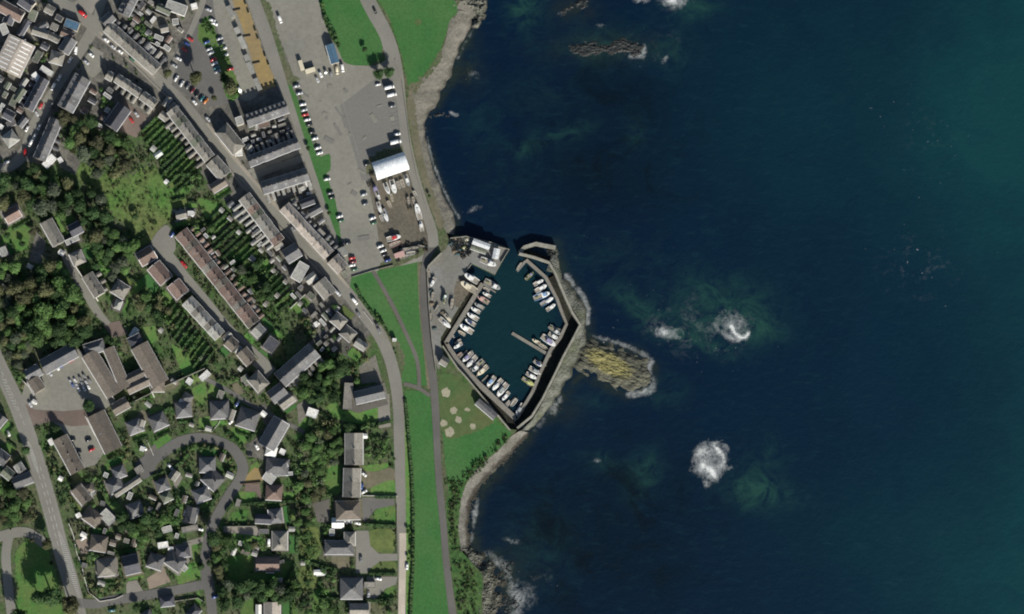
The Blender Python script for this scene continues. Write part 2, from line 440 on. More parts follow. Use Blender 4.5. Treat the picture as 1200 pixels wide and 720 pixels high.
# the islet: kelp and lichen coloured rock
im, int_, ib = newmat('islet_rock')
Lk = int_.links.new
gp = N(int_, 'ShaderNodeNewGeometry'); sx = N(int_, 'ShaderNodeSeparateXYZ'); Lk(gp.outputs['Position'], sx.inputs[0])
mp = N(int_, 'ShaderNodeMapping'); mp.inputs['Rotation'].default_value = (0, 0, R(28)); mp.inputs['Scale'].default_value = (.12, .5, .3)
Lk(gp.outputs['Position'], mp.inputs['Vector'])
nz = N(int_, 'ShaderNodeTexNoise', Scale=1.3, Detail=6.0, Roughness=.7); Lk(mp.outputs[0], nz.inputs['Vector'])
cr = N(int_, 'ShaderNodeValToRGB')
e = cr.color_ramp.elements; e[0].position = .36; e[0].color = (.07, .064, .03, 1); e[1].position = .7; e[1].color = (.19, .178, .07, 1)
x = cr.color_ramp.elements.new(.5); x.color = (.17, .155, .05, 1)
cr2 = N(int_, 'ShaderNodeValToRGB'); e = cr2.color_ramp.elements; e[0].position = .35; e[0].color = (.025, .028, .02, 1); e[1].position = .7; e[1].color = (.1, .098, .065, 1)
Lk(nz.outputs[0], cr.inputs[0]); Lk(nz.outputs[0], cr2.inputs[0])
ca_ = N(int_, 'ShaderNodeAttribute'); ca_.attribute_name = 'core'; nn_ = N(int_, 'ShaderNodeMath', operation='MULTIPLY_ADD'); Lk(nz.outputs[0], nn_.inputs[0]); nn_.inputs[1].default_value = .9; Lk(ca_.outputs['Fac'], nn_.inputs[2])
zr = N(int_, 'ShaderNodeMapRange'); zr.inputs[1].default_value = .75; zr.inputs[2].default_value = 1.15; Lk(nn_.outputs[0], zr.inputs[0])
mxx = N(int_, 'ShaderNodeMix', data_type='RGBA'); Lk(zr.outputs[0], mxx.inputs['Factor']); Lk(cr2.outputs[0], mxx.inputs['A']); Lk(cr.outputs[0], mxx.inputs['B'])
Lk(mxx.outputs['Result'], ib.inputs['Base Color']); ib.inputs['Roughness'].default_value = .8
rocks('islet', [(676, 402), (690, 396), (708, 400), (728, 407), (748, 415), (762, 424), (765, 438), (763, 452), (750, 460), (730, 459), (712, 452), (696, 443), (682, 437), (668, 430)],
      im, 2.2, stretch=(.5, 1.3), ang=R(28), amp=.85, edge=14)
_i = bpy.data.objects['islet'].data; _a = _i.attributes.new('core', 'FLOAT', 'POINT')
for _k, _v in enumerate(_i.vertices):
    _u = _v.co.x / S + 600; _w = 360 - _v.co.y / S; _c, _s = math.cos(R(27)), math.sin(R(27)); _p = ((_u - 714) * _c + (_w - 426) * _s) / 32; _q = (-(_u - 714) * _s + (_w - 426) * _c) / 13
    _a.data[_k].value = math.exp(-(_p * _p + _q * _q) ** 1.3)
M['wetrock'] = mat('wet_dark_rock', (.013, .016, .016), var=.6, scale=.6, c2=(.018, .021, .02), scale2=.15, rough=.6)
rocks('reef_rocks', [(666, 52), (690, 47), (710, 50), (728, 43), (748, 48), (756, 56), (748, 68), (725, 66), (700, 66), (682, 68), (668, 60)], M['wetrock'], .75, amp=.6, stretch=(.7, 1.5), fs_=.3)
rocks('reef_rocks', [(655, 12), (672, 2), (684, -6), (692, 2), (688, 12), (672, 14), (660, 20)], M['wetrock'], .6, amp=.6, fs_=.3)
rocks('reef_rocks', [(498, 138), (506, 132), (516, 130), (528, 132), (534, 136), (526, 140), (512, 140)], M['wetrock'], .5, amp=.7, fs_=.3)
rocks('reef_rocks', [(524, -8), (545, -6), (566, -4), (572, 8), (566, 24), (560, 34), (553, 32), (556, 18), (548, 12), (536, 10), (522, 4)], M['rock'], 1.6, amp=1.1, fs_=.28, z=0) if False else \
    rocks('reef_rocks', [(524, -8), (545, -6), (566, -4), (572, 8), (566, 24), (560, 34), (553, 32), (556, 18), (548, 12), (536, 10), (522, 4)], M['rock'], 3.2, amp=1.3, fs_=.28)
rocks('reef_rocks', [(543, 78), (553, 76), (558, 84), (556, 96), (548, 99), (542, 90)], M['wetrock'], .05, amp=.6, fs_=.35)
rocks('reef_rocks', [(640, 292), (650, 288), (656, 300), (658, 316), (664, 328), (656, 332), (648, 318), (642, 304)], M['wetrock'], 1.5, amp=.9, fs_=.3)
rocks('reef_rocks', [(584, 632), (600, 630), (606, 636), (598, 640), (586, 638)], M['wetrock'], .0, amp=.6, fs_=.35)
rocks('reef_rocks', [(590, 655), (604, 658), (602, 676), (592, 680), (584, 668)], M['wetrock'], .25, amp=.9, fs_=.35)
rocks('reef_rocks', [(586, 700), (600, 696), (612, 704), (606, 722), (590, 730)], M['wetrock'], .2, amp=.9, fs_=.35)
rocks('reef_rocks', [(640, 475), (655, 470), (662, 478), (652, 490), (640, 492)], M['wetrock'], .0, amp=.6, fs_=.35)

# the sea: one sheet, finer where the photograph looks
us = np.concatenate([np.linspace(-12000, 460, 12), np.arange(470, 1240, 2.0), np.linspace(1260, 12000, 12)])
vs_ = np.concatenate([np.linspace(-9000, -40, 10), np.arange(-30, 752, 2.0), np.linspace(780, 9000, 10)])
U, V = np.meshgrid(us, vs_)
X = np.empty_like(U); Y = np.empty_like(U)
k0 = 1 - (0 - ZL) / D
X = OX + ((U - 600) * S - OX) * k0; Y = OY + ((360 - V) * S - OY) * k0
foam = np.zeros_like(U); shoal = np.zeros_like(U); teal = np.zeros_like(U); basin = np.zeros_like(U); dark = np.zeros_like(U); shal = np.zeros_like(U)
def blob(A, cu, cv, ru, rv, amt, rot=0, p=2):
    c, s = math.cos(R(rot)), math.sin(R(rot))
    a = ((U - cu) * c + (V - cv) * s) / ru; b = (-(U - cu) * s + (V - cv) * c) / rv
    A += amt * np.exp(-(a * a + b * b) ** (p / 2))
def seg_dist(pts):
    Dm = np.full(U.shape, 1e9)
    for (a, b), (c, d) in zip(pts, pts[1:]):
        dx, dy = c - a, d - b; t = np.clip(((U - a) * dx + (V - b) * dy) / (dx * dx + dy * dy), 0, 1)
        Dm = np.minimum(Dm, np.hypot(U - a - t * dx, V - b - t * dy))
    return Dm
def line(A, pts, w, amt): A += amt * np.exp(-(seg_dist(pts) / w) ** 2)
def ring(A, cu, cv, r0, w, amt, sq=1.0):
    A += amt * np.exp(-((np.hypot(U - cu, (V - cv) / sq) - r0) / w) ** 2) * (1 + .35 * np.sin(3 * np.arctan2(V - cv, U - cu) + 1))
for a in [(858, 380, 17, 12, .42, 35), (783, 391, 15, 7, .5, 10), (779, 390, 6, 4, .4), (833, 540, 19, 22, .3), (788, 2, 15, 8, .45), (786, 1, 6, 3, .6), (800, 0, 12, 6, .3), (752, 0, 9, 4, .55), (746, 65, 9, 4, .7), (755, 58, 3, 6, .5), (779, 70, 3, 5, .5, 30),
          (657, 16, 8, 6, .35), (684, 6, 8, 6, .3), (704, 30, 8, 3, .35)]: blob(foam, *a)
line(foam, [(857, 383), (861, 390), (868, 396), (874, 396), (877, 391)], 2.2, .95)
line(foam, [(838, 380), (843, 388), (852, 395), (864, 399)], 2.5, .35)
ring(foam, 833, 541, 12, 9, .1, 1.2)
for a in [(815, 535, 4, 10, .3, 20), (850, 522, 9, 4, .35, 40), (828, 566, 4, 9, .35), (856, 548, 8, 3, .25), (812, 552, 6, 3, .3)]: blob(foam, *a)
blob(foam, 836, 545, 14, 12, .3)
for a in [(823, 532, 8, 7, .35), (842, 527, 7, 8, .3), (820, 548, 7, 6, .35), (837, 556, 9, 7, .35), (834, 518, 7, 5, .3), (846, 545, 5, 6, .2)]: blob(foam, *a)
line(foam, [(824, 545), (833, 552), (838, 560)], 3, .5); line(foam, [(838, 523), (847, 534), (849, 540)], 2.5, .6); line(foam, [(822, 528), (826, 520)], 4, .3)
line(foam, [(664, 324), (674, 335), (683, 348), (689, 362), (689, 378)], 3.6, .5)
line(foam, [(695, 394), (712, 398), (732, 405), (752, 413), (764, 424)], 3, .38)
blob(foam, 762, 432, 4, 10, .6); blob(foam, 758, 459, 10, 5, .6); blob(foam, 742, 463, 10, 4, .5); blob(foam, 766, 450, 5, 8, .35)
line(foam, [(572, 650), (594, 666), (598, 690), (606, 704), (604, 722)], 8, .3)
line(foam, [(560, 586), (556, 610), (552, 634)], 3, .35)
line(foam, [(627, 503), (644, 486), (657, 467)], 5, .24)
line(foam, [(499, 150), (503, 175), (510, 198), (520, 222), (530, 242), (538, 256)], 2, .5)
line(foam, [(528, 132), (536, 136)], 2.5, .6)
line(foam, [(554, 34), (546, 50), (537, 68)], 3, .25)
blob(foam, 556, 88, 8, 7, .3); blob(foam, 600, 634, 11, 4, .35, 10); blob(foam, 555, 604, 5, 9, .4); blob(foam, 612, 700, 14, 14, .28)
blob(foam, 556, 245, 11, 5, .35, -20); blob(foam, 700, 540, 7, 3, .3); blob(foam, 645, 478, 16, 10, .25)
coast = smooth([(563, -5), (556, 15), (553, 30), (545, 46), (536, 65), (531, 80), (528, 92), (521, 104), (514, 121), (506, 129), (499, 140), (498, 150), (502, 175), (508, 198), (517, 222), (526, 242), (533, 255), (534, 276)], 2, closed=False)
line(shal, coast, 7, 1.0)
line(shal, [(622, 504), (611, 525), (597, 541), (577, 562), (563, 577), (558, 596), (554, 622), (560, 648), (578, 656), (594, 668), (598, 700), (600, 740)], 9, 1.0)
line(shal, [(652, 285), (659, 322), (670, 333), (681, 350), (688, 365), (689, 395)], 8, .9); line(shal, [(689, 400), (720, 404), (750, 415), (766, 430), (764, 452), (735, 464), (700, 448), (684, 440), (671, 450), (654, 470), (638, 492)], 7, .9)
for a in [(710, 57, 60, 16, .9), (672, 10, 26, 16, .9), (548, 88, 16, 16, .8), (545, 60, 20, 40, .4), (600, 670, 26, 40, .6), (660, 480, 30, 20, .5)]: blob(shal, *a)
# drifting specks of foam
for a in [(820, 385, 90, 55, .17), (680, 300, 120, 40, .08), (1090, 150, 90, 120, .1), (1080, 320, 90, 60, .12), (900, 560, 60, 40, .03), (780, 60, 40, 60, .12), (640, 680, 40, 40, .12)]: blob(foam, *a)
for a in [(845, 352, 55, 30, .6, 10), (890, 385, 28, 18, .7), (800, 388, 30, 18, .6), (842, 410, 26, 10, .55, 15), (735, 350, 28, 14, .5, 25), (760, 372, 20, 16, .4), (755, 555, 18, 26, .5, 20),
          (890, 575, 42, 14, .75, 12), (895, 545, 24, 30, .35), (870, 590, 30, 10, .3, 20), (720, 50, 50, 22, .3), (640, 110, 50, 30, .12), (708, 540, 26, 12, .35), (616, 12, 20, 26, .8), (655, 158, 36, 10, .45, -15), (605, 176, 18, 9, .4),
          (745, 155, 12, 20, .25), (810, 10, 30, 14, .6), (560, 140, 26, 30, .15), (700, 60, 60, 22, .12), (790, 60, 20, 20, .4), (540, 60, 22, 40, .12), (700, 470, 20, 10, .25), (780, 460, 22, 16, .35),
          (600, 200, 60, 60, .08), (690, 300, 90, 30, .15), (630, 650, 40, 60, .2)]: blob(shoal, *a)
teal += 1 / (1 + np.exp(-(U - 1120 + 40 * np.sin(V / 90) - V * .08) / 55)) * .8
teal += .1 * np.exp(-((U - 1000) / 200) ** 2)
for a in [(1150, 150, 70, 90, .25), (900, 130, 120, 160, .16), (1000, 620, 100, 60, .15), (1130, 680, 90, 60, .15)]: blob(teal, *a)
teal *= 1.25
for a in [(700, 620, 130, 110, .8), (700, 130, 110, 90, .5), (560, 400, 70, 90, .2), (700, 210, 100, 40, .5)]: blob(dark, *a)
bas = [(560, 330), (525, 400), (604, 490), (610, 488), (664, 380), (640, 326), (614, 303), (595, 300), (580, 325)]
for i in range(len(bas)): pass
blob(basin, 597, 385, 60, 90, 1.0, 0, 6)
n = U.size; nv, nu = U.shape
verts = np.zeros((n, 3)); verts[:, 0] = X.ravel(); verts[:, 1] = Y.ravel()
idx = np.arange(n).reshape(nv, nu)
quads = np.stack([idx[1:, :-1], idx[1:, 1:], idx[:-1, 1:], idx[:-1, :-1]], -1).reshape(-1, 4)
me = bpy.data.meshes.new('sea'); me.vertices.add(n); me.vertices.foreach_set('co', verts.ravel())
me.loops.add(quads.size); me.loops.foreach_set('vertex_index', quads.ravel()); me.polygons.add(len(quads))
me.polygons.foreach_set('loop_start', np.arange(0, quads.size, 4)); me.polygons.foreach_set('loop_total', np.full(len(quads), 4)); me.update()
for nm, A in (('foam', foam), ('shoal', shoal), ('teal', teal), ('basin', basin), ('deep', dark), ('shallow', shal)):
    at = me.attributes.new(nm, 'FLOAT', 'POINT'); at.data.foreach_set('value', np.clip(A, 0, 2).ravel().astype(np.float32))
sm, nt, b = newmat('sea_water'); L = nt.links.new
geo = N(nt, 'ShaderNodeNewGeometry')
def A_(n_): x = N(nt, 'ShaderNodeAttribute'); x.attribute_name = n_; return x.outputs['Fac']
def noi(scale, detail=5.0, rough=.6, dist=0.0, vec=None):
    x = N(nt, 'ShaderNodeTexNoise', Scale=scale, Detail=detail, Roughness=rough, Distortion=dist); L(vec or geo.outputs['Position'], x.inputs['Vector']); return x.outputs[0]
def ma(op, a, b_=None, clamp=False):
    x = N(nt, 'ShaderNodeMath', operation=op, use_clamp=clamp)
    for i, q in enumerate((a, b_)):
        if q is None: continue
        if isinstance(q, (int, float)): x.inputs[i].default_value = q
        else: L(q, x.inputs[i])
    return x.outputs[0]
def mr(a, lo, hi, o0=0.0, o1=1.0):
    x = N(nt, 'ShaderNodeMapRange'); L(a, x.inputs[0])
    for i, q in enumerate((lo, hi, o0, o1)): x.inputs[i + 1].default_value = q
    return x.outputs[0]
def mix(f, a, b_):
    x = N(nt, 'ShaderNodeMix', data_type='RGBA')
    L(f, x.inputs['Factor'])
    for i, q in (('A', a), ('B', b_)):
        if isinstance(q, tuple): x.inputs[i].default_value = (*q, 1)
        else: L(q, x.inputs[i])
    return x.outputs['Result']
big = noi(.006, 4.0, .6, .6); med = noi(.035, 5.0, .6, .8); fine = noi(.3, 6.0, .7, .5); tiny = noi(.9, 4.0, .7)
base = mix(mr(big, .35, .65), (.0009, .0068, .0215), (.001, .0098, .026))
base = mix(ma('MULTIPLY', A_('deep'), mr(med, .3, .7, .6, 1.0), True), base, (.0014, .0055, .0095))
base = mix(ma('MULTIPLY', A_('teal'), mr(med, .3, .7, .75, 1.1), True), base, (.004, .036, .041))
base = mix(ma('MULTIPLY', A_('basin'), 1.0, True), base, (.0035, .021, .026))
base = mix(ma('MULTIPLY', A_('shallow'), mr(noi(.09, 6.0, .7, .8), .36, .6, .25, 1.0), True), base, (.013, .02, .017))
base = mix(ma('MULTIPLY', A_('shoal'), mr(noi(.05, 7.0, .68, 1.6), .4, .62, 0.1, 1.5), True), base, (.012, .046, .038))
lace = mr(ma('ABSOLUTE', ma('SUBTRACT', noi(.2, 3.0, .6, 1.2), .5)), .0, .13, 1.0, 0.0)
lace2 = mr(ma('ABSOLUTE', ma('SUBTRACT', noi(.55, 3.0, .6, .8), .5)), .0, .16, 1.0, 0.0)
lace = ma('MAXIMUM', lace, ma('MULTIPLY', lace2, .8))
ff = ma('ADD', ma('MULTIPLY', A_('foam'), 1.15), ma('MULTIPLY', ma('SUBTRACT', fine, .5), 1.3))
ff = ma('ADD', ff, ma('MULTIPLY', ma('SUBTRACT', noi(.07, 4.0, .6, 1.0), .5), 1.3))
ff = ma('MULTIPLY', mr(ff, .22, 1.3), mr(A_('foam'), .08, .3), True)
edge = ma('MULTIPLY', ff, ma('ADD', ma('MULTIPLY', lace, .75), mr(A_('foam'), .7, 1.8, .08, .8)), True)
stv = N(nt, 'ShaderNodeMapping'); stv.inputs['Rotation'].default_value = (0, 0, R(-35)); stv.inputs['Scale'].default_value = (.16, .5, 1)
L(geo.outputs['Position'], stv.inputs['Vector'])
streak = noi(.5, 5.0, .65, .4, stv.outputs[0])
base = mix(mr(streak, .54, .8, 0.0, .4), base, (.007, .03, .04))
base = mix(ma('MULTIPLY', A_('deep'), mr(noi(.022, 6.0, .7, 1.2), .5, .62), True), base, (.0012, .004, .006))
halo = ma('MULTIPLY', mr(A_('foam'), .2, .9), mr(fine, .4, .65), True)
base = mix(ma('MULTIPLY', halo, .3, True), base, (.05, .08, .075))
# scattered whitecaps: only where the fine noise peaks
sp = ma('MULTIPLY', mr(noi(.33, 2.0, .5), .7, .76), mr(noi(.02, 3.0, .6), .48, .62), True)
sp = ma('MULTIPLY', sp, mr(A_('foam'), .02, .14), True)
tot = ma('MAXIMUM', edge, ma('MULTIPLY', sp, .3))
c_ = mix(tot, base, (.62, .64, .62))
L(c_, b.inputs['Base Color'])
L(mr(tot, 0, 1, .32, .9), b.inputs['Roughness'])
b.inputs['Specular IOR Level'].default_value = .2
bp = N(nt, 'ShaderNodeBump', Strength=.6, Distance=.5); L(noi(.22, 5.0, .62), bp.inputs['Height']); L(bp.outputs[0], b.inputs['Normal'])
structure(link('sea', me, None, sm))

# ------------------------------------------------------------------ ground cover sheets, lowest first
sheet('town_yards', [(-10, -10), (345, -10), (350, 110), (385, 215), (408, 318), (440, 385), (410, 420), (372, 400), (340, 340), (290, 262), (250, 222), (196, 150), (178, 150), (120, 158), (96, 132), (62, 196), (10, 185), (-10, 190)], 1, M['yard'], soft=False)
sheet('car_park', [(305, -10), (374, -10), (380, 25), (388, 45), (398, 60), (406, 74), (440, 77), (461, 68), (466, 112), (472, 160), (484, 205), (497, 245), (508, 275), (500, 300), (490, 308), (446, 318), (410, 324), (402, 300), (392, 262), (384, 222), (374, 178), (360, 132), (346, 95), (330, 50)], 1, M['lot'])
sheet('car_park_lane', [(352, 84), (374, 97), (394, 118), (408, 160), (422, 200), (430, 230), (438, 262), (447, 316), (412, 324), (402, 300), (392, 262), (384, 222), (374, 178), (360, 132)], 1, M['lot'])
sheet('newer_surface', [(398, 124), (440, 92), (463, 92), (466, 115), (473, 165), (480, 195), (424, 212), (412, 170)], 1, M['lot2'], soft=False)
sheet('boatyard_surface', [(434, 206), (476, 192), (486, 212), (500, 250), (507, 274), (496, 296), (460, 314), (448, 300), (440, 255)], 1, M['gravel'])
sheet('boatyard_verge', [(432, 184), (470, 172), (476, 190), (434, 206)], 1, M['verge'], rag=3)
sheet('boatyard_verge', [(448, 308), (470, 300), (503, 287), (500, 295), (480, 306), (446, 318)], 1, M['verge'], rag=3)
sheet('quay_yard', [(500, 310), (514, 300), (524, 290), (527, 279), (546, 276.5), (578, 284.5), (596.5, 291.8), (587.5, 308), (580, 322), (573, 318.6), (553, 309), (545.6, 318), (555.5, 329), (546.6, 346), (529.5, 374), (516.5, 396), (516.5, 404), (520, 416), (514, 434), (508, 420), (502, 370), (500, 330)], 1, M['quay'], soft=False)
sheet('worn_apron', [(535, 330), (548, 322), (556, 330), (547, 346), (538, 360), (530, 352)], 1, M['gravel'], rag=3)
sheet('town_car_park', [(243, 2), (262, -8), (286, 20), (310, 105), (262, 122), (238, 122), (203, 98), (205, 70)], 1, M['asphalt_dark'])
sheet('town_car_park_aisle', [(250, -8), (268, -8), (284, 40), (303, 105), (282, 116), (268, 70), (256, 40)], 1, M['lot'])
sheet('verge', [(236, 24), (248, 20), (254, 40), (266, 62), (276, 90), (283, 108), (268, 118), (258, 88), (246, 60), (232, 46)], 1, M['grass_bright'], rag=2)
sheet('resurfacing_site', [(268, -10), (283, -10), (295, 20), (308, 60), (325, 100), (306, 108), (298, 80), (283, 30)], 1, M['site'], soft=False, rag=1.5)
sheet('site_verge', [(262, -10), (268, -10), (283, 30), (298, 80), (306, 108), (292, 112), (288, 80), (276, 40), (264, 10)], 1, M['lot'], soft=False)
sheet('verge', [(330, 92), (336, 92), (350, 118), (362, 150), (372, 182), (386, 181), (387, 200), (383, 205), (394, 240), (400, 285), (397, 292), (390, 270), (376, 232), (362, 190), (345, 130)], 1, M['grass'], rag=1)
sheet('rough_ground', [(300, 0), (316, 4), (326, 40), (342, 85), (352, 92), (342, 100), (330, 88), (310, 40)], 1, M['verge'], rag=3)
for p in ([(376, -10), (417, -10), (431, 16), (445, 40), (448, 58), (442, 72), (425, 77), (405, 74), (397, 60), (389, 42), (379, 22)],
          [(444, -10), (520, -10), (536, 12), (527, 25), (521, 46), (511, 68), (498, 86), (487, 100), (480, 104), (476, 90), (472, 70), (466, 50), (459, 28), (450, 10)]):
    sheet('grass', p, 2, M['grass'])
sheet('worn_grass', [(480, 100), (490, 96), (505, 76), (516, 60), (518, 68), (508, 84), (494, 98), (484, 118), (479, 118)], 2, M['verge'], rag=4)
sheet('coast_verge', [(477, 118), (484, 108), (489, 150), (497, 190), (508, 228), (520, 262), (514, 268), (504, 240), (492, 205), (483, 165)], 2, M['dune'], rag=2)
sheet('grass', [(412, 324), (438, 318), (442, 330), (452, 350), (466, 378), (480, 404), (487, 422), (489, 452), (472, 450), (464, 425), (452, 400), (436, 372), (420, 350), (410, 336)], 2, M['grass'], soft=False)
sheet('grass', [(441, 318), (491, 307), (494, 360), (499, 410), (504, 452), (493, 452), (491, 424), (482, 402), (468, 376), (455, 350)], 2, M['grass'], soft=False)
sheet('dry_verge', [(489, 308), (493, 308), (496, 360), (500, 410), (505, 455), (501, 456), (496, 410), (491, 360)], 2, M['dune'], soft=False, rag=1)
sheet('verge', [(440, 366), (450, 378), (458, 392), (468, 402), (474, 420), (472, 440), (466, 440), (458, 412), (448, 390)], 2, M['verge'], rag=3)
sheet('grass', [(474, 458), (495, 458), (504, 466), (508, 500), (512, 560), (516, 620), (519, 660), (529, 730), (479, 730), (483, 650), (483, 600), (481, 560), (477, 500)], 2, M['grass'], soft=False)
sheet('grass', [(473, 470), (477, 500), (480, 530), (482, 600), (482, 650), (479, 730), (475, 730), (475, 600), (474, 540)], 2, M['grass_bright'], soft=False)
sheet('headland_grass', [(516, 440), (527, 438), (541, 446), (556, 462), (577, 488), (590, 500), (600, 508), (585, 526), (561, 546), (548, 562), (534, 572), (526, 580), (522, 545), (518, 500), (514, 465)], 2, M['grass'], soft=False)
sheet('worn_headland', [(516, 440), (527, 438), (541, 446), (556, 462), (577, 488), (576, 498), (560, 505), (545, 510), (525, 515), (518, 500), (514, 465)], 2, M['olive'], rag=3)
sheet('rough_grass', [(526, 580), (534, 570), (548, 562), (540, 585), (537, 620), (540, 645), (553, 660), (564, 672), (566, 690), (560, 730), (538, 730), (530, 680), (525, 630), (522, 590)], 2, M['rough'], soft=False, rag=1)
for u, v, r in [(522.5, 460, 5.5), (531.7, 481.5, 4.5), (520, 496, 4), (527, 506.5, 5.5), (537.5, 492, 4), (554, 499.5, 3.6), (547.5, 480, 2.5), (490, 26, 4)]:
    pts = [(u + r * (1 + .25 * noise.noise(Vector((u, i, 0)))) * math.cos(i * .7) , v + r * (1 + .25 * noise.noise(Vector((v, i, 4)))) * math.sin(i * .7)) for i in range(9)]
    sheet('sand_patch', pts, 2, M['paleearth'] if v > 100 else M['olive'], rag=1.5)
# meadow and garden lawns
sheet('meadow', [(75, 195), (100, 190), (125, 205), (150, 208), (170, 195), (192, 198), (206, 212), (205, 240), (196, 262), (185, 280), (165, 282), (150, 265), (132, 252), (110, 225), (85, 205)], 2, M['meadow'], rag=6)
lawns = [[(2, 276), (22, 258), (36, 268), (33, 292), (12, 298), (0, 288)], [(112, 300), (130, 298), (132, 318), (118, 322)], [(152, 342), (164, 324), (172, 330), (160, 346)],
         [(165, 384), (182, 382), (186, 398), (174, 404)], [(200, 402), (216, 412), (238, 445), (222, 452), (210, 430)], [(233, 490), (256, 486), (250, 506), (233, 505)],
         [(264, 506), (276, 500), (291, 515), (283, 523)], [(178, 520), (197, 508), (201, 516), (186, 530)], [(121, 545), (145, 528), (150, 540), (130, 562)],
         [(224, 456), (240, 447), (244, 470), (232, 477)], [(294, 546), (303, 540), (305, 556), (291, 562)], [(277, 576), (300, 577), (296, 590), (276, 589)],
         [(271, 601), (292, 597), (288, 612), (268, 611)], [(333, 577), (348, 578), (347, 588), (333, 588)], [(332, 597), (346, 597), (346, 610), (332, 610)],
         [(423, 480), (444, 474), (443, 494), (420, 497), (395, 492), (380, 478), (392, 470), (403, 482)], [(425, 546), (456, 542), (453, 553), (432, 557)],
         [(346, 514), (352, 490), (367, 487), (362, 506), (351, 522)], [(255, 655), (300, 648), (345, 660), (345, 676), (300, 682), (262, 684)], [(284, 700), (298, 700), (298, 730), (280, 730)],
         [(329, 703), (345, 703), (352, 730), (331, 730)], [(203, 672), (233, 655), (236, 676), (210, 686)], [(338, 362), (357, 345), (365, 353), (351, 369)], [(192, 605), (206, 592), (212, 612), (195, 620)],
         [(224, 640), (231, 632), (233, 652), (226, 656)], [(265, 452), (248, 445), (243, 460), (262, 474)], [(256, 585), (246, 592), (238, 590), (252, 580)], [(190, 476), (178, 478), (168, 490), (180, 492), (196, 484)],
         [(166, 456), (176, 450), (182, 465), (170, 472)], [(265, 620), (296, 628), (310, 632), (308, 640), (280, 636)], [(370, 690), (386, 690), (390, 712), (365, 715)], [(232, 238), (222, 246), (234, 232), (258, 238), (254, 256), (244, 262)],
         [(205, 222), (216, 214), (224, 222), (212, 232)], [(268, 290), (290, 288), (286, 306), (270, 306)], [(300, 305), (318, 304), (316, 316), (302, 318)], [(232, 690), (238, 706), (226, 712)]]
for p in lawns: sheet('lawn', p, 2, M['grass_bright'], soft=False, rag=1.2)
for p in [[(355, 622), (374, 620), (374, 652), (362, 656), (352, 650)], [(434, 622), (461, 622), (461, 647), (446, 648), (434, 640)], [(432, 668), (445, 658), (462, 658), (461, 670), (433, 671)], [(435, 572), (450, 564), (462, 563), (463, 580), (438, 580)],
          [(440, 598), (462, 593), (462, 612), (441, 612)], [(450, 700), (453, 690), (462, 687), (462, 701)], [(385, 548), (398, 546), (398, 578), (382, 575)], [(370, 668), (352, 665), (352, 690), (370, 688)]]:
    sheet('lawn', p, 2, M['grass_bright'] if p[0][1] in (572, 598, 700, 548) else M['grass_dry'], soft=True)
sheet('roundabout_grass', [(23, 640), (38, 633), (52, 636), (60, 655), (66, 675), (72, 700), (77, 730), (26, 730), (20, 690), (18, 655)], 2, M['grass_bright'], rag=2)
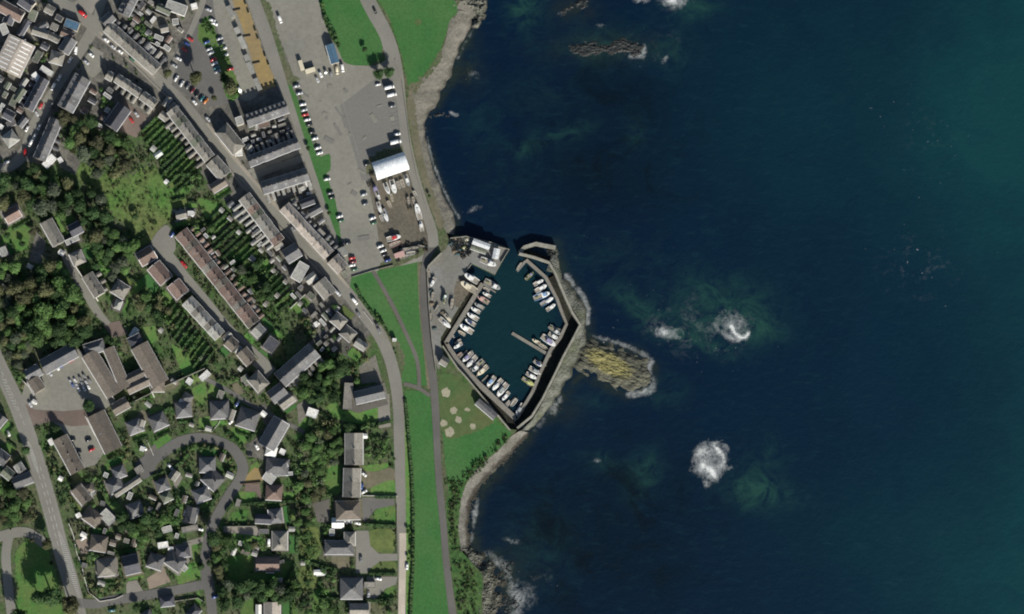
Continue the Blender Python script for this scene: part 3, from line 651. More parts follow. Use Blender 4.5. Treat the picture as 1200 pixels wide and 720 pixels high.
# courts and drives
sheet('school_court', [(30, 446), (50, 432), (90, 409), (100, 412), (136, 470), (120, 482), (100, 492), (124, 528), (112, 545), (92, 550), (76, 508), (60, 492), (46, 498), (36, 496), (24, 470)], 2, M['lot'], soft=False)
sheet('red_court', [(24, 470), (40, 480), (75, 482), (118, 478), (108, 498), (84, 500), (60, 494), (36, 500)], 2, M['redtar'], soft=False)
for p, m in (([(88, 633), (103, 630), (108, 645), (96, 652)], 'pink'), ([(172, 678), (192, 665), (200, 682), (175, 691)], 'pink'), ([(283, 563), (298, 548), (308, 550), (309, 563), (284, 567)], 'site'), ([(148, 682), (160, 680), (168, 693), (148, 697)], 'pave'),
             ([(288, 567), (304, 567), (308, 590), (300, 577), (286, 576)], 'redtar'), ([(262, 618), (304, 618), (304, 628), (262, 624)], 'pave'), ([(416, 552), (440, 553), (456, 548), (462, 550), (464, 562), (452, 564), (434, 572), (424, 574)], 'dune'),
             ([(425, 583), (462, 584), (462, 592), (440, 597), (428, 612), (418, 606), (418, 586)], 'asphalt_dark'), ([(417, 622), (432, 622), (434, 640), (444, 649), (466, 649), (466, 657), (445, 658), (432, 668), (430, 672), (417, 672)], 'asphalt'),
             ([(430, 676), (466, 676), (464, 685), (452, 690), (440, 702), (428, 702), (430, 690)], 'asphalt'), ([(420, 430), (440, 416), (446, 440), (452, 462), (440, 448), (424, 450)], 'sand'), ([(442, 462), (456, 462), (458, 500), (444, 502)], 'pave'),
             ([(203, 566), (208, 552), (214, 560), (206, 575)], 'pave'), ([(170, 530), (182, 520), (186, 532), (180, 540), (168, 538)], 'path'), ([(213, 636), (238, 629), (240, 635), (222, 640)], 'pave'), ([(366, 590), (386, 585), (386, 612), (372, 612)], 'path'),
             ([(388, 652), (408, 648), (410, 664), (398, 667), (388, 662)], 'dune'), ([(400, 440), (414, 440), (414, 450), (400, 450)], 'path'), ([(412, 472), (452, 464), (455, 474), (420, 484), (412, 482)], 'path'), ([(184, 462), (196, 440), (204, 442), (212, 450), (204, 456)], 'dune'),
             ([(348, 475), (358, 468), (366, 474), (362, 484), (350, 498)], 'sand'), ([(28, 36), (48, 25), (56, 40), (40, 50)], 'pave'), ([(70, 10), (108, -8), (118, -4), (106, 20), (96, 26), (80, 20)], 'pave'), ([(97, 72), (108, 54), (121, 62), (118, 84), (108, 92), (99, 82)], 'lot'), ([(146, 118), (156, 126), (172, 136), (160, 162), (137, 152)], 'redtar'),
             ([(120, 380), (140, 376), (150, 392), (132, 396)], 'redtar'), ([(62, 168), (80, 176), (96, 188), (88, 205), (70, 196)], 'yard'), ([(300, 480), (310, 472), (322, 492), (312, 500)], 'yard'), ([(302, 512), (310, 508), (312, 540), (290, 535), (288, 522)], 'yard'),
             ([(166, 480), (178, 486), (168, 500), (158, 490)], 'dune'), ([(42, 270), (54, 284), (48, 310), (34, 306)], 'yard'), ([(278, 464), (270, 452), (278, 448), (288, 460)], 'dune')):
    sheet('paved_court' if m in ('pink', 'redtar', 'lot') else 'drive', p, 2, M[m], soft=False)
# roads
mainst = [(100, 20), (115, 32), (137, 50), (160, 68), (190, 97), (213, 118), (238, 148), (262, 178), (290, 212), (320, 246), (355, 285), (385, 318), (405, 341), (424, 365), (442, 388), (455, 415), (463, 445), (467, 480), (468, 520), (469, 560), (470, 600), (471, 650), (471, 740)]
ribbon('road', [(45, -12), (65, 0), (90, 12), (112, 28)], 12, 3, M['asphalt'])
ribbon('road', [(125, -12), (118, 6), (112, 28)], 10, 3, M['asphalt'])
ribbon('road', [(112, 30), (96, 56), (80, 80), (64, 106), (49, 132), (38, 154), (30, 176), (14, 194), (-14, 200)], [14, 13, 12, 12, 14, 15, 14, 12, 12], 3, M['asphalt'])
ribbon('pavement', offs(mainst[:12], 8.2), 2.2, 3, M['pave'], h=.06)
ribbon('road', mainst, [14, 16, 14, 13, 12, 11, 11, 12, 12, 11, 11, 12, 14, 15, 15, 14, 14, 13, 13, 12, 11, 9, 9], 3, M['asphalt'])
ribbon('road', [(198, 98), (205, 72), (222, 40), (235, 10), (242, -12)], 7, 3, M['asphalt'])
ribbon('pavement', offs(mainst[6:13], -5.6), [3, 5, 4, 4, 4, 4, 3], 3, M['pave2'], h=.03)
ribbon('pavement', [(116, 38), (150, 66), (182, 92)], 2.5, 3, M['pave2'], h=.03)
ribbon('road', [(292, -12), (312, 42), (331, 100), (345, 138), (358, 180), (370, 215), (384, 255), (398, 292), (406, 320)], [15, 15, 12, 8, 8, 7, 5, 4, 3], 3, M['asphalt'])
ribbon('road', [(288, 203), (320, 190), (356, 176)], 5, 3, M['lot'])
ribbon('road', [(296, 207), (325, 196), (360, 184)], 8, 3, M['asphalt'])
ribbon('road', [(316, 236), (340, 227), (372, 216)], 8, 3, M['asphalt'])
ribbon('road', [(-20, 385), (-2, 428), (15, 463), (30, 502), (45, 547), (58, 592), (71, 642), (84, 687), (96, 740)], 19, 3, M['asphalt'])
ribbon('road', [(-14, 632), (4, 628), (20, 624), (36, 626), (56, 640)], 12, 3, M['asphalt'])
ribbon('road', [(12, 622), (7, 650), (10, 690), (16, 740)], 11, 3, M['asphalt'])
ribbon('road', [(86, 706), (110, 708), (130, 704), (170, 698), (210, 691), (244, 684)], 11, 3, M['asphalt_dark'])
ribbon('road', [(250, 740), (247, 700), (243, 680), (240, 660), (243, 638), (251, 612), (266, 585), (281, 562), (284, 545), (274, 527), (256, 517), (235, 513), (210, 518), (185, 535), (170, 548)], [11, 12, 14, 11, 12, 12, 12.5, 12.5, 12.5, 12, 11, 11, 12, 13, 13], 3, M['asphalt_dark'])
sheet('turning_head', [(160, 542), (176, 532), (184, 542), (178, 556), (168, 562), (160, 556)], 3, M['asphalt_dark'])
ribbon('road', [(184, 284), (196, 300), (216, 324), (240, 352), (262, 380), (284, 404), (306, 426), (318, 438)], [14, 15, 12, 11, 12, 14, 17, 14], 3, M['asphalt'])
sheet('turning_head', [(176, 292), (182, 275), (194, 264), (202, 272), (206, 292), (194, 300)], 3, M['asphalt'])
ribbon('lane', [(73, 294), (88, 322), (106, 352), (116, 368), (128, 380)], [8, 9, 10, 9, 5], 3, M['asphalt'])
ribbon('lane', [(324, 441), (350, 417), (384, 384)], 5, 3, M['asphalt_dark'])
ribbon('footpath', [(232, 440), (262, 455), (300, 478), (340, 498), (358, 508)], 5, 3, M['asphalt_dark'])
ribbon('promenade', [(507, 288), (500, 304), (497, 325), (497, 360), (501, 400), (507, 440), (510, 475), (512, 520), (515, 570), (520, 620), (523, 660), (533, 740)], [10, 9, 9, 9, 9, 9, 9, 8, 8, 8, 8, 9], 3, M['promenade'])
ribbon('coast_road', [(425, -12), (438, 14), (452, 40), (459, 62), (466, 90), (470, 118), (475, 160), (484, 200), (496, 240), (506, 270), (508, 290)], [17, 17, 16, 17, 14, 11, 11, 11, 11, 12, 12], 3, M['asphalt'])
ribbon('footpath', [(436, 316), (448, 336), (462, 362), (478, 396), (488, 420), (491, 440), (491, 456)], 4.5, 3, M['path'])
ribbon('footpath', [(473, 450), (482, 452), (492, 456), (504, 464)], 4.5, 3, M['path'])
ribbon('track', [(472, 625), (472, 660), (471, 700), (470, 740)], 8, 3, M['track'])
# painted markings on the roads
def dashes(pts, w, on, off, m, name='lane_marking'):
    c = resample(smooth(pts, 6, closed=False), 400); ln = sum(math.hypot(b[0] - a[0], b[1] - a[1]) for a, b in zip(c, c[1:]))
    z = nextz(4); vs = []; fs = []; t = 0
    while t + on < ln:
        i = int(t / ln * 399); j = min(399, int((t + on) / ln * 399)); j = max(j, i + 1)
        a = Vector(c[i]); b_ = Vector(c[min(j, 399)]); d = (b_ - a).normalized(); n_ = Vector((-d.y, d.x)) * w / 2
        k = len(vs)
        for q in (a + n_, a - n_, b_ - n_, b_ + n_): vs.append((*P(q.x, q.y), z))
        fs.append((k, k + 3, k + 2, k + 1) if True else 0); t += on + off
    o = link(name, mesh(name, vs, fs), None, m); o['kind'] = 'structure'
big_road = [(-2, 428), (15, 463), (30, 502), (45, 547), (58, 592), (71, 642), (84, 687), (96, 740)]
dashes(offs(big_road, -7.5), .35, 999 if 0 else 12, .1, M['paint_dim'], 'edge_line')
dashes(offs(big_road, 7.5), .35, 12, .1, M['paint_dim'], 'edge_line')
dashes(big_road[:3], .4, 5, 4, M['paint'])
dashes(offs(big_road[3:6], 2), .4, 6, 4, M['paint'])
dashes(offs(big_road[3:6], -2), .4, 6, 4, M['paint'])
def hatch(p, q, w, n, name='hatched_marking'):
    z = nextz(4); vs = []; fs = []
    p = Vector(p); q = Vector(q); d = (q - p).normalized(); nn = Vector((-d.y, d.x))
    for i in range(n):
        c = p + (q - p) * (i + .5) / n; ww = w * math.sin(math.pi * (i + .7) / (n + .4)) ** .5
        a = c + nn * ww / 2 - d * 1.3; b_ = c - nn * ww / 2 + d * 1.3; k = len(vs)
        for e_ in (a - d * .32, b_ - d * .32, b_ + d * .32, a + d * .32): vs.append((*P(e_.x, e_.y), z))
        fs.append((k, k + 1, k + 2, k + 3))
    me = mesh(name, vs, fs); bm = bmesh.new(); bm.from_mesh(me)
    for f in bm.faces:
        if f.normal.z < 0: f.normal_flip()
    bm.to_mesh(me); bm.free()
    link(name, me, None, M['paint'])['kind'] = 'structure'
hatch((33, 517), (45, 556), 5, 19); hatch((69, 622), (93, 700), 7, 32); hatch((2, 440), (20, 482), 4, 12)
def bays(p, q, n, ln, dx, dy):
    z = nextz(4); vs = []; fs = []
    for i in range(n + 1):
        u, v = p[0] + (q[0] - p[0]) * i / n, p[1] + (q[1] - p[1]) * i / n; k = len(vs)
        for s, t in ((0, 0), (1, 0), (1, 1), (0, 1)): vs.append((*P(u + dx * ln * s - dy * .3 * t, v + dy * ln * s + dx * .3 * t), z))
        fs.append((k, k + 1, k + 2, k + 3))
    me = mesh('bay_line', vs, fs); bm = bmesh.new(); bm.from_mesh(me)
    for f in bm.faces:
        if f.normal.z < 0: f.normal_flip()
    bm.to_mesh(me); bm.free(); structure(link('bay_line', me, None, M['paint_dim']))
bays((343, 98), (370, 182), 18, 9, .97, -.25); bays((453, 98), (462, 180), 16, 9, .97, -.22); bays((218, 41), (200, 80), 8, 8, .84, .55); bays((203, 86), (236, 112), 8, 8, .55, -.84)
bays((243, 48), (254, 92), 9, 8, .95, -.3); bays((260, 44), (272, 84), 9, 8, .95, -.3); bays((77, 444), (96, 434), 5, 18, .5, .86); bays((240, 8), (250, 32), 5, 8, .95, -.3)
g5 = random.Random(4)
for i in range(26):      # repairs, oil stains and worn strips on the big car park
    u, v = g5.uniform(350, 460), g5.uniform(100, 300)
    if occ(u, v) != 1 or occ(u + 8, v + 6) != 1: continue
    a, w1, w2 = g5.uniform(0, 3.1), g5.uniform(1, 9), g5.uniform(1, 3)
    sheet('tarmac_patch', [(u + w1 * math.cos(a) * s + w2 * math.sin(a) * t, v + w1 * math.sin(a) * s - w2 * math.cos(a) * t) for s, t in ((-1, -1), (1, -1), (1, 1), (-1, 1))], 2, M[g5.choice(['lot2', 'lot'])], soft=False, rag=.3)
for p in ([(50, 549), (53, 562)], [(66, 612), (68, 622)], [(52, 602), (57, 617)], [(56, 620), (63, 640)], [(398, 108), (440, 245)]):
    ribbon('edge_line', p, .5, 4, M['paint_dim'])
# ------------------------------------------------------------------ harbour works
def wall(name, pts, w, z0, z1, m, cat, look, parent=None):
    """a free-standing wall following a line"""
    p3 = pts
    L_ = offs(p3, w / 2); R_ = offs(p3, -w / 2)
    o = prism(name, L_ + R_[::-1], z0, z1, m)
    if cat: reg(o, cat, look)
    return o
wall('harbour_wall', [(606, 502), (623, 488), (636, 467), (651, 437), (660, 418), (671, 398), (679.5, 381), (670, 366), (662.5, 350), (656.5, 336), (650, 320), (643, 308), (626, 302), (608, 297.5)], 2.6, -1, 5.6,
     M['wall_stone'], 'harbour wall', 'tall stone breakwater wall curving round the seaward side of the harbour')
wall('pier_head', [(609, 296), (615, 290), (628, 286), (651, 290.5)], 4.5, -2, 3.6, M['wall_stone'], 'pier', 'pale stone slab of the pier head at the harbour mouth')
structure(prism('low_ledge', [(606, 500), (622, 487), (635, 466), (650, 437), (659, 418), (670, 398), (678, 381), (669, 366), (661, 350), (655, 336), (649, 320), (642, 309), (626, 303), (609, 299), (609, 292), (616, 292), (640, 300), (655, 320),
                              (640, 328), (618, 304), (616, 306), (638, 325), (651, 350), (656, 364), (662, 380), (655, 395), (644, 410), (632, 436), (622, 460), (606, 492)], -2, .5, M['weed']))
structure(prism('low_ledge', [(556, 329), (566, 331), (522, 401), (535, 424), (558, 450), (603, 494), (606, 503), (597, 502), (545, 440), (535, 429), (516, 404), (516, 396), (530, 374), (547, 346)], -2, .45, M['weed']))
for nm, pts, cat, look in (
    ('quay_walkway', [(563.5, 331), (568, 333.5), (524.5, 404), (520.5, 401)], 'walkway', 'narrow pale walkway along the west side of the basin'),
    ('quay_walkway', [(521, 401.5), (525, 401), (538.5, 421), (562, 446.5), (607, 489), (604, 494), (558, 451.5), (534, 426)], 'walkway', 'pale walkway along the south-west side of the basin'),
    ('quay_walkway', [(605, 493), (608.5, 490), (625.5, 462), (635.5, 437), (647.5, 411), (658.5, 397), (666, 380), (662.5, 380), (655, 395), (644, 409), (632, 436), (622, 460), (604.5, 489)], 'walkway', 'pale walkway along the south-east side of the basin'),
    ('quay_walkway', [(663, 380), (666, 380), (659.5, 363), (655, 350), (641.5, 324), (618, 303), (615.5, 306), (638, 326), (651, 350), (656, 364)], 'walkway', 'pale walkway along the north-east side of the basin')):
    reg(prism(nm, pts, -2, 1.4, M['deck']), cat, look)
# low walls round the quay yard and at the promenade
wall('quay_parapet', [(580, 288.5), (596.5, 292.6), (587, 308)], .9, ZL, ZL + 1.5, M['wall_stone'], 'wall', 'low stone parapet round the north-east corner of the quay')
wall('quay_parapet', [(527.5, 279.5), (546, 277.3), (577, 284.8)], .8, ZL, ZL + 1.3, M['wall_stone'], 'wall', 'low parapet along the north edge of the quay yard')
wall('boundary_wall', [(500, 318), (502, 312), (510, 304), (517, 297)], 1.6, ZL, ZL + 3.2, M['wall_stone'], 'wall', 'curved stone wall north-west of the quay yard')
wall('boundary_wall', [(500.5, 318), (502.5, 360), (506, 400), (511, 436)], .7, ZL, ZL + 1.6, M['wall_stone'], 'wall', 'long stone wall between promenade and quay yard')
wall('boundary_wall', [(518.5, 405.5), (536, 431.5), (546.5, 442.8), (597.5, 504.4)], 1.6, -.5, ZL + 1.8, M['wall_stone'], 'wall', 'straight stone wall above the south-west walkway')
wall('slipway_wall', [(546, 318), (552.6, 309.8)], .8, -1, ZL + .6, M['wall_stone'], 'wall', 'short kerb wall at the head of the slipway')
# finger pontoons: deck on floats
def pontoon(a, b, w, look, area=None):
    (x0, y0), (x1, y1) = P(*a, 1), P(*b, 1)
    ln = math.hypot(x1 - x0, y1 - y0); ang = math.atan2(y1 - y0, x1 - x0)
    r = link('pontoon', None, loc=(x0, y0, 0), rz=ang)
    m = MB(); m.box(0, ln, -w / 2, w / 2, .45, .62); link('deck', m.mesh('deck'), r, M['deck'])
    k = max(2, int(ln / 4))
    for i in range(k):
        c = ln * (i + .5) / k; m = MB(); m.box(c - .8, c + .8, -w / 2 + .1, w / 2 - .1, -.2, .45); link('float', m.mesh('float'), r, M['rubber'])
    reg(r, 'pontoon', look, area, *a)
pontoon((600, 390.5), (645.5, 417.5), 2.0, 'long pontoon jutting from the south-east walkway into the basin')
FA = 'south-west finger pontoons'
for a, b in (((547, 411), (537, 421)), ((558, 424), (550, 434.5)), ((567, 429), (558, 442)), ((572, 440), (565, 447)), ((580, 446), (572, 455)), ((591, 457), (583, 467)), ((604, 466), (594, 477)), ((597, 469), (592, 474)), ((612, 474), (606, 487))):
    pontoon(b, a, .9, 'narrow finger pontoon', FA)
FB = 'south-east finger pontoons'
for a, b in (((627, 421), (640, 429)), ((618, 450), (629, 456)), ((646, 382.5), (660, 388)), ((642, 409), (633, 404))):
    pontoon(b, a, .9, 'narrow finger pontoon', FB)
FC = 'west finger pontoons'
for a, b in (((566, 333), (581, 343)), ((553, 352), (568, 361)), ((543, 370), (556, 378))):
    pontoon(a, b, .9, 'narrow finger pontoon', FC)
pontoon((617, 305), (606, 318), 1.6, 'short pontoon at the harbour mouth')

# ------------------------------------------------------------------ buildings
_shared = {}
PATIO = []
def shared(key, fn):
    if key not in _shared: _shared[key] = fn()
    return _shared[key]
def window_mesh():
    m = MB(); m.box(-.55, .55, -.03, .05, 0, 1.3, 0); m.box(-.45, -.03, .05, .055, .1, 1.2, 1); m.box(.03, .45, .05, .055, .1, 1.2, 1); m.box(-.62, .62, -.02, .12, -.1, -.005, 0)
    me = m.mesh('window'); me.materials.append(M['trim']); me.materials.append(M['glass']); return me
def door_mesh():
    m = MB(); m.box(-.5, .5, -.03, .04, 0, 2.1, 0); m.box(-.35, .35, .04, .045, 1.5, 1.95, 1)
    me = m.mesh('door'); me.materials.append(M['door']); me.materials.append(M['glass']); return me
def skylight_mesh():
    m = MB(); m.box(-.4, .4, -.55, .55, 0, .08, 0); m.box(-.32, .32, -.47, .47, .08, .09, 1)
    me = m.mesh('skylight'); me.materials.append(M['trim']); me.materials.append(M['glass']); return me
def chimney_mesh():
    m = MB(); m.box(-.28, .28, -.5, .5, -1.0, .65, 0); m.box(-.33, .33, -.55, .55, .65, .75, 0)
    for y in (-.3, 0, .3): m.cyl((0, y, .75), (0, y, 1.05), .11, .09, 6, 1)
    me = m.mesh('chimney'); me.materials.append(M['render_g']); me.materials.append(M['pot']); return me
def put(name, me, parent, loc, rz=0, rx=0):
    o = bpy.data.objects.new(name, me); col.objects.link(o); o.parent = parent; o.location = loc; o.rotation_euler = (rx, 0, rz); return o

ROOFNAME = {'s': 'slate', 'g': 'grey', 'b': 'brown', 't': 'pale tan', 'k': 'brown-grey', 'c': 'pale grey', 'n': 'dark slate', 'r': 'red', 'w': 'white', 'u': 'blue', 'e': 'greenish grey', 'metal': 'white metal'}
def house(x1, y1, x2, y2, w, roof='g', kind='gable', eave=5.0, look=None, area=None, wallm=None, chim=2, ext=0, name='house', cat='house', wins=True, pitch=38, key='v', sky=0, extroof=None, verge=False, dormer=0, walls=None):
    """ridge runs from (x1,y1) to (x2,y2) in photo pixels; w is the depth across in pixels"""
    zt = ZL + eave
    a = P(x1, y1, zt + 1); b = P(x2, y2, zt + 1)
    cx, cy = (a[0] + b[0]) / 2, (a[1] + b[1]) / 2
    Ln = math.hypot(b[0] - a[0], b[1] - a[1]); W = w * S
    ang = math.atan2(b[1] - a[1], b[0] - a[0])
    if kind == 'hip' and Ln < W: Ln = max(Ln, W * 1.02)
    r = link(name, None, loc=(cx, cy, ZL + .02), rz=ang)
    hl, hw = Ln / 2 , W / 2 - .25
    q_ = math.hypot(x2 - x1, y2 - y1) or 1; dx_, dy_ = (x2 - x1) / q_, (y2 - y1) / q_; L2 = max(q_, w if kind == 'hip' else 0) / 2; mx_, my_ = (x1 + x2) / 2, (y1 + y2) / 2
    def rect(g): return [(mx_ + dx_ * (L2 + g) * a - dy_ * (w / 2 + g) * b_, my_ + dy_ * (L2 + g) * a + dx_ * (w / 2 + g) * b_) for a, b_ in ((-1, -1), (1, -1), (1, 1), (-1, 1))]
    if cat in ('bungalow', 'house') and name != 'terraced_house' and 190 < my_: PATIO.append((rect(rnd.uniform(1.2, 3.2)), rnd.choice(['yard', 'pave', 'lot', 'path', 'dune'])))
    mark(rect(.8), 2)
    rise = math.tan(R(pitch)) * hw
    wm = wallm or rnd.choice(['render_g', 'render_c', 'render_g', 'render_w'])
    RM = M['metal_roof'] if roof == 'metal' else M['blue_metal'] if roof == 'bm' else M['roof_' + roof]
    m = MB()
    if kind == 'gable':
        vs = [(-hl, -hw, 0), (hl, -hw, 0), (hl, hw, 0), (-hl, hw, 0), (-hl, -hw, eave), (hl, -hw, eave), (hl, hw, eave), (-hl, hw, eave), (-hl, 0, eave + rise - .05), (hl, 0, eave + rise - .05)]
        m.add(vs, [(0, 1, 5, 4), (2, 3, 7, 6), (1, 2, 6, 9, 5), (3, 0, 4, 8, 7)])
    else: m.box(-hl, hl, -hw, hw, 0, eave + (0 if kind == 'hip' else .35))
    link('wall', m.mesh('wall'), r, M[wm])
    m = MB(); t = .14; o_ = .25; oh = hw + o_
    e = eave - o_ * math.tan(R(pitch))
    gx = hl + (.12 if not area or 'terrace' not in area else 0)
    if kind == 'gable':
        for s in (-1, 1):
            vs = [(-gx, s * oh, e), (gx, s * oh, e), (gx, 0, eave + rise), (-gx, 0, eave + rise)]
            vs += [(x, y, z + t) for x, y, z in vs]
            f = [(0, 1, 2, 3), (4, 7, 6, 5), (0, 4, 5, 1), (1, 5, 6, 2), (3, 2, 6, 7), (0, 3, 7, 4)]
            m.add(vs, f if s > 0 else f)
    elif kind == 'hip':
        gl = hl + o_; k = max(0, gl - oh)
        vs = [(-gl, -oh, e), (gl, -oh, e), (gl, oh, e), (-gl, oh, e), (-k, 0, eave + rise), (k, 0, eave + rise), (-gl, -oh, e - .1), (gl, -oh, e - .1), (gl, oh, e - .1), (-gl, oh, e - .1)]
        m.add(vs, [(0, 1, 5, 4), (1, 2, 5), (2, 3, 4, 5), (3, 0, 4), (6, 7, 1, 0), (7, 8, 2, 1), (8, 9, 3, 2), (9, 6, 0, 3), (6, 9, 8, 7)])
    else:
        m.box(-hl + .2, hl - .2, -hw + .2, hw - .2, eave + .2, eave + .36)
    me = m.mesh('roof')
    if kind != 'flat':
        bm = bmesh.new(); bm.from_mesh(me); bmesh.ops.recalc_face_normals(bm, faces=bm.faces); bm.to_mesh(me); bm.free()
    rf = link('roof', me, r, RM)
    if kind == 'flat':
        m = MB()
        for x0, x1_, y0, y1_ in ((-hl - .03, hl + .03, -hw - .03, -hw + .22), (-hl - .03, hl + .03, hw - .22, hw + .03), (-hl - .03, -hl + .2, -hw + .22, hw - .22), (hl - .2, hl + .03, -hw + .22, hw - .22)):
            m.box(x0, x1_, y0, y1_, eave + .352, eave + .5)
        link('parapet', m.mesh('parapet'), r, M['trim'] if roof in 'wc' else M['render_g'])
    else:
        for s in (-1, 1):
            y = s * (oh + .14); gl = hl if kind == 'gable' else hl + o_
            if (Matrix.Rotation(ang, 2) @ Vector((0, s))).y < .2 or eave > 4.5:
                m = MB(); gw = .2 if (Matrix.Rotation(ang, 2) @ Vector((0, s))).y < 0 else .07; m.box(-gl, gl, y - gw, y + gw, e - .12, e + .04); link('gutter', m.mesh('gutter'), r, M['trim'])
        if kind == 'gable' and verge:
            for sx_ in (-1, 1):
                m = MB()
                for s in (-1, 1):
                    x = sx_ * (gx + .12)
                    m.add([(x - .11, s * oh, e), (x + .11, s * oh, e), (x + .11, 0, eave + rise), (x - .11, 0, eave + rise), (x - .11, s * oh, e + t + .08), (x + .11, s * oh, e + t + .08), (x + .11, 0, eave + rise + t + .08), (x - .11, 0, eave + rise + t + .08)],
                          [(0, 1, 2, 3), (4, 7, 6, 5), (0, 4, 5, 1), (1, 5, 6, 2), (3, 2, 6, 7), (0, 3, 7, 4)])
                link('bargeboard', m.mesh('bargeboard'), r, M['trim'])
    if chim and kind != 'flat':
        cm = shared('chimney', chimney_mesh)
        xs = [hl - .5] if chim == 1 else [-hl + .6, hl - .6]
        if kind == 'hip': xs = [x * .45 for x in xs]
        for x in xs: put('chimney', cm, rf, (x, 0, eave + rise))
    if sky and kind == 'gable':
        for i in range(sky):
            s = -1 if (Matrix.Rotation(ang, 2) @ Vector((0, -1))).y < 0 else 1
            x = -hl + Ln * (i + .5) / sky; y = s * hw * .5
            put('skylight', shared('skylight', skylight_mesh), rf, (x, y, eave + rise * .5 + t + .03), 0, -s * R(pitch))
    if dormer:
        s = 1 if (Matrix.Rotation(ang, 2) @ Vector((0, 1))).y > 0 else -1
        for i in range(dormer):
            x = -hl + Ln * (i + .5) / dormer; m = MB()
            m.box(x - .6, x + .6, min(s * hw * .35, s * hw * .92), max(s * hw * .35, s * hw * .92), eave, eave + 1.9, 0)
            m.box(x - .7, x + .7, min(s * hw * .25, s * hw * 1.0), max(s * hw * .25, s * hw * 1.0), eave + 1.9, eave + 2.05, 1)
            link('dormer', m.mesh('dormer'), r, [M['roof_s'], M['roof_g']])
    if wins:
        wmsh = shared('window', window_mesh); dm = shared('door', door_mesh)
        nfl = 2 if eave > 4 else 1
        for s in (-1, 1):
            k = max(2, min(4, int(Ln / 3.2)))
            for fl in range(nfl):
                for i in range(k):
                    if fl == 0 and s == -1 and i == 0: continue
                    if s == 1 and i % 2: continue
                    put('window', wmsh, r, (-hl + Ln * (i + .5) / k, s * (hw + .01), .9 + fl * 2.6), 0 if s > 0 else math.pi)
            if s == -1: put('door', dm, r, (-hl + Ln * .5 / k, s * (hw + .01), .05), math.pi)
    if ext:
        s = 1 if ext > 0 else -1
        el = abs(ext); ew = min(Ln * .5, 3.4); ex = hl - ew / 2 - .25
        he = eave * rnd.uniform(.5, .72); y0, y1_ = hw + .01, hw + el
        m = MB(); m.box(ex - ew / 2, ex + ew / 2, *( (y0, y1_) if s > 0 else (-y1_, -y0)), 0, he)
        en = link('extension', m.mesh('extension'), r, M[wm])
        m = MB(); yy = [y0, y1_ + .15] if s > 0 else [-y1_ - .15, -y0]
        rr = ew / 2 * .5
        vs = [(ex - ew / 2 - .12, yy[0], he + .01), (ex + ew / 2 + .12, yy[0], he + .01), (ex + ew / 2 + .12, yy[1], he + .01), (ex - ew / 2 - .12, yy[1], he + .01), (ex, yy[0], he + rr), (ex, yy[1], he + rr)]
        m.add(vs, [(0, 3, 5, 4), (1, 4, 5, 2), (0, 4, 1), (2, 5, 3), (0, 1, 2, 3)])
        me = m.mesh('extension_roof'); bm = bmesh.new(); bm.from_mesh(me); bmesh.ops.recalc_face_normals(bm, faces=bm.faces); bm.to_mesh(me); bm.free()
        link('roof', me, en, M['roof_' + (extroof or roof)] if roof != 'metal' else RM)
    reg(r, cat, look or f'{ROOFNAME[roof]}-roofed {"flat-topped " if kind == "flat" else "hip-roofed " if kind == "hip" else ""}house', area, (x1 + x2) / 2, (y1 + y2) / 2, key)
    return r

def terrace(x1, y1, x2, y2, w, n, roof, area, ext=0, eave=5.4, key=None, wallm=None, roofs=None, **k):
    key = key or ('v' if abs(y2 - y1) > abs(x2 - x1) * .8 else 'u')
    for i in range(n):
        a, b = i / n, (i + 1) / n
        dw = rnd.uniform(-.35, .35); dz = rnd.uniform(-.12, .12)
        rf = roofs[i % len(roofs)] if roofs else roof
        nx, ny = -(y2 - y1), x2 - x1; q = math.hypot(nx, ny); off = rnd.uniform(-.15, .15)
        e = 0 if not ext else math.copysign(abs(ext) * rnd.uniform(.6, 1.25), ext)
        house(x1 + (x2 - x1) * a + nx / q * off, y1 + (y2 - y1) * a + ny / q * off, x1 + (x2 - x1) * b + nx / q * off, y1 + (y2 - y1) * b + ny / q * off, w + dw, rf, 'gable', eave + dz,
              look=f'{ROOFNAME[rf]}-roofed terraced house', area=area, ext=e, chim=1, wallm=wallm, name='terraced_house', cat='house', key=key, sky=1 if rnd.random() < .25 else 0, **k)

# (ridge line, depth, houses, roof) ; ext>0 puts the rear wing to the left of the ridge direction
terrace(126, 31, 184, 82, 15, 9, 'g', 'terrace along the top-left street', ext=5.5, extroof='s')
terrace(144, 17, 157, -8, 15, 4, 's', 'top-edge terrace north-east of the junction', ext=-4, dormer=1)
terrace(97, 90, 76, 128, 20, 5, 's', 'tall dormered terrace on the south-west street', ext=0, eave=7.2, dormer=3)
terrace(66, 140, 46, 187, 15, 6, 's', 'dark terrace running down to the white building', ext=4)
terrace(52, 92, 33, 128, 12, 5, 'n', 'row opposite the dormered terrace', ext=-4)
terrace(136, 91, 151, 101, 11, 2, 'g', 'stepped row south of the shaded street', ext=-4)
terrace(151, 101, 164, 110, 10, 2, 'g', 'stepped row south of the shaded street', ext=-4)
terrace(166, 111, 182, 123, 11, 2, 'g', 'stepped row south of the shaded street', ext=-4)
terrace(201, 128, 246, 186, 14, 10, 'g', 'long terrace backing on the narrow gardens', ext=-5.5, extroof='g', roofs=['g', 'g', 'e', 'g'], eave=7)
terrace(248, 188, 264, 206, 17, 3, 'g', 'deep houses at the side-street corner', ext=0)
terrace(286, 230, 327, 284, 15, 9, 'g', 'street terrace south of the corner', ext=-8, extroof='c', roofs=['g', 'g', 'b', 'e', 'g', 'c'], eave=6.8)
terrace(333, 242, 386, 299, 14, 11, 't', 'pale tan terrace on the main street', ext=4.5, extroof='s', eave=6.2)
terrace(390, 303, 402, 316, 16, 2, 't', 'pinkish pair by the car park corner', eave=6.2)
terrace(289, 142, 337, 125, 15, 9, 's', 'terrace behind the ochre resurfacing site', eave=7.2, dormer=1, key='u')
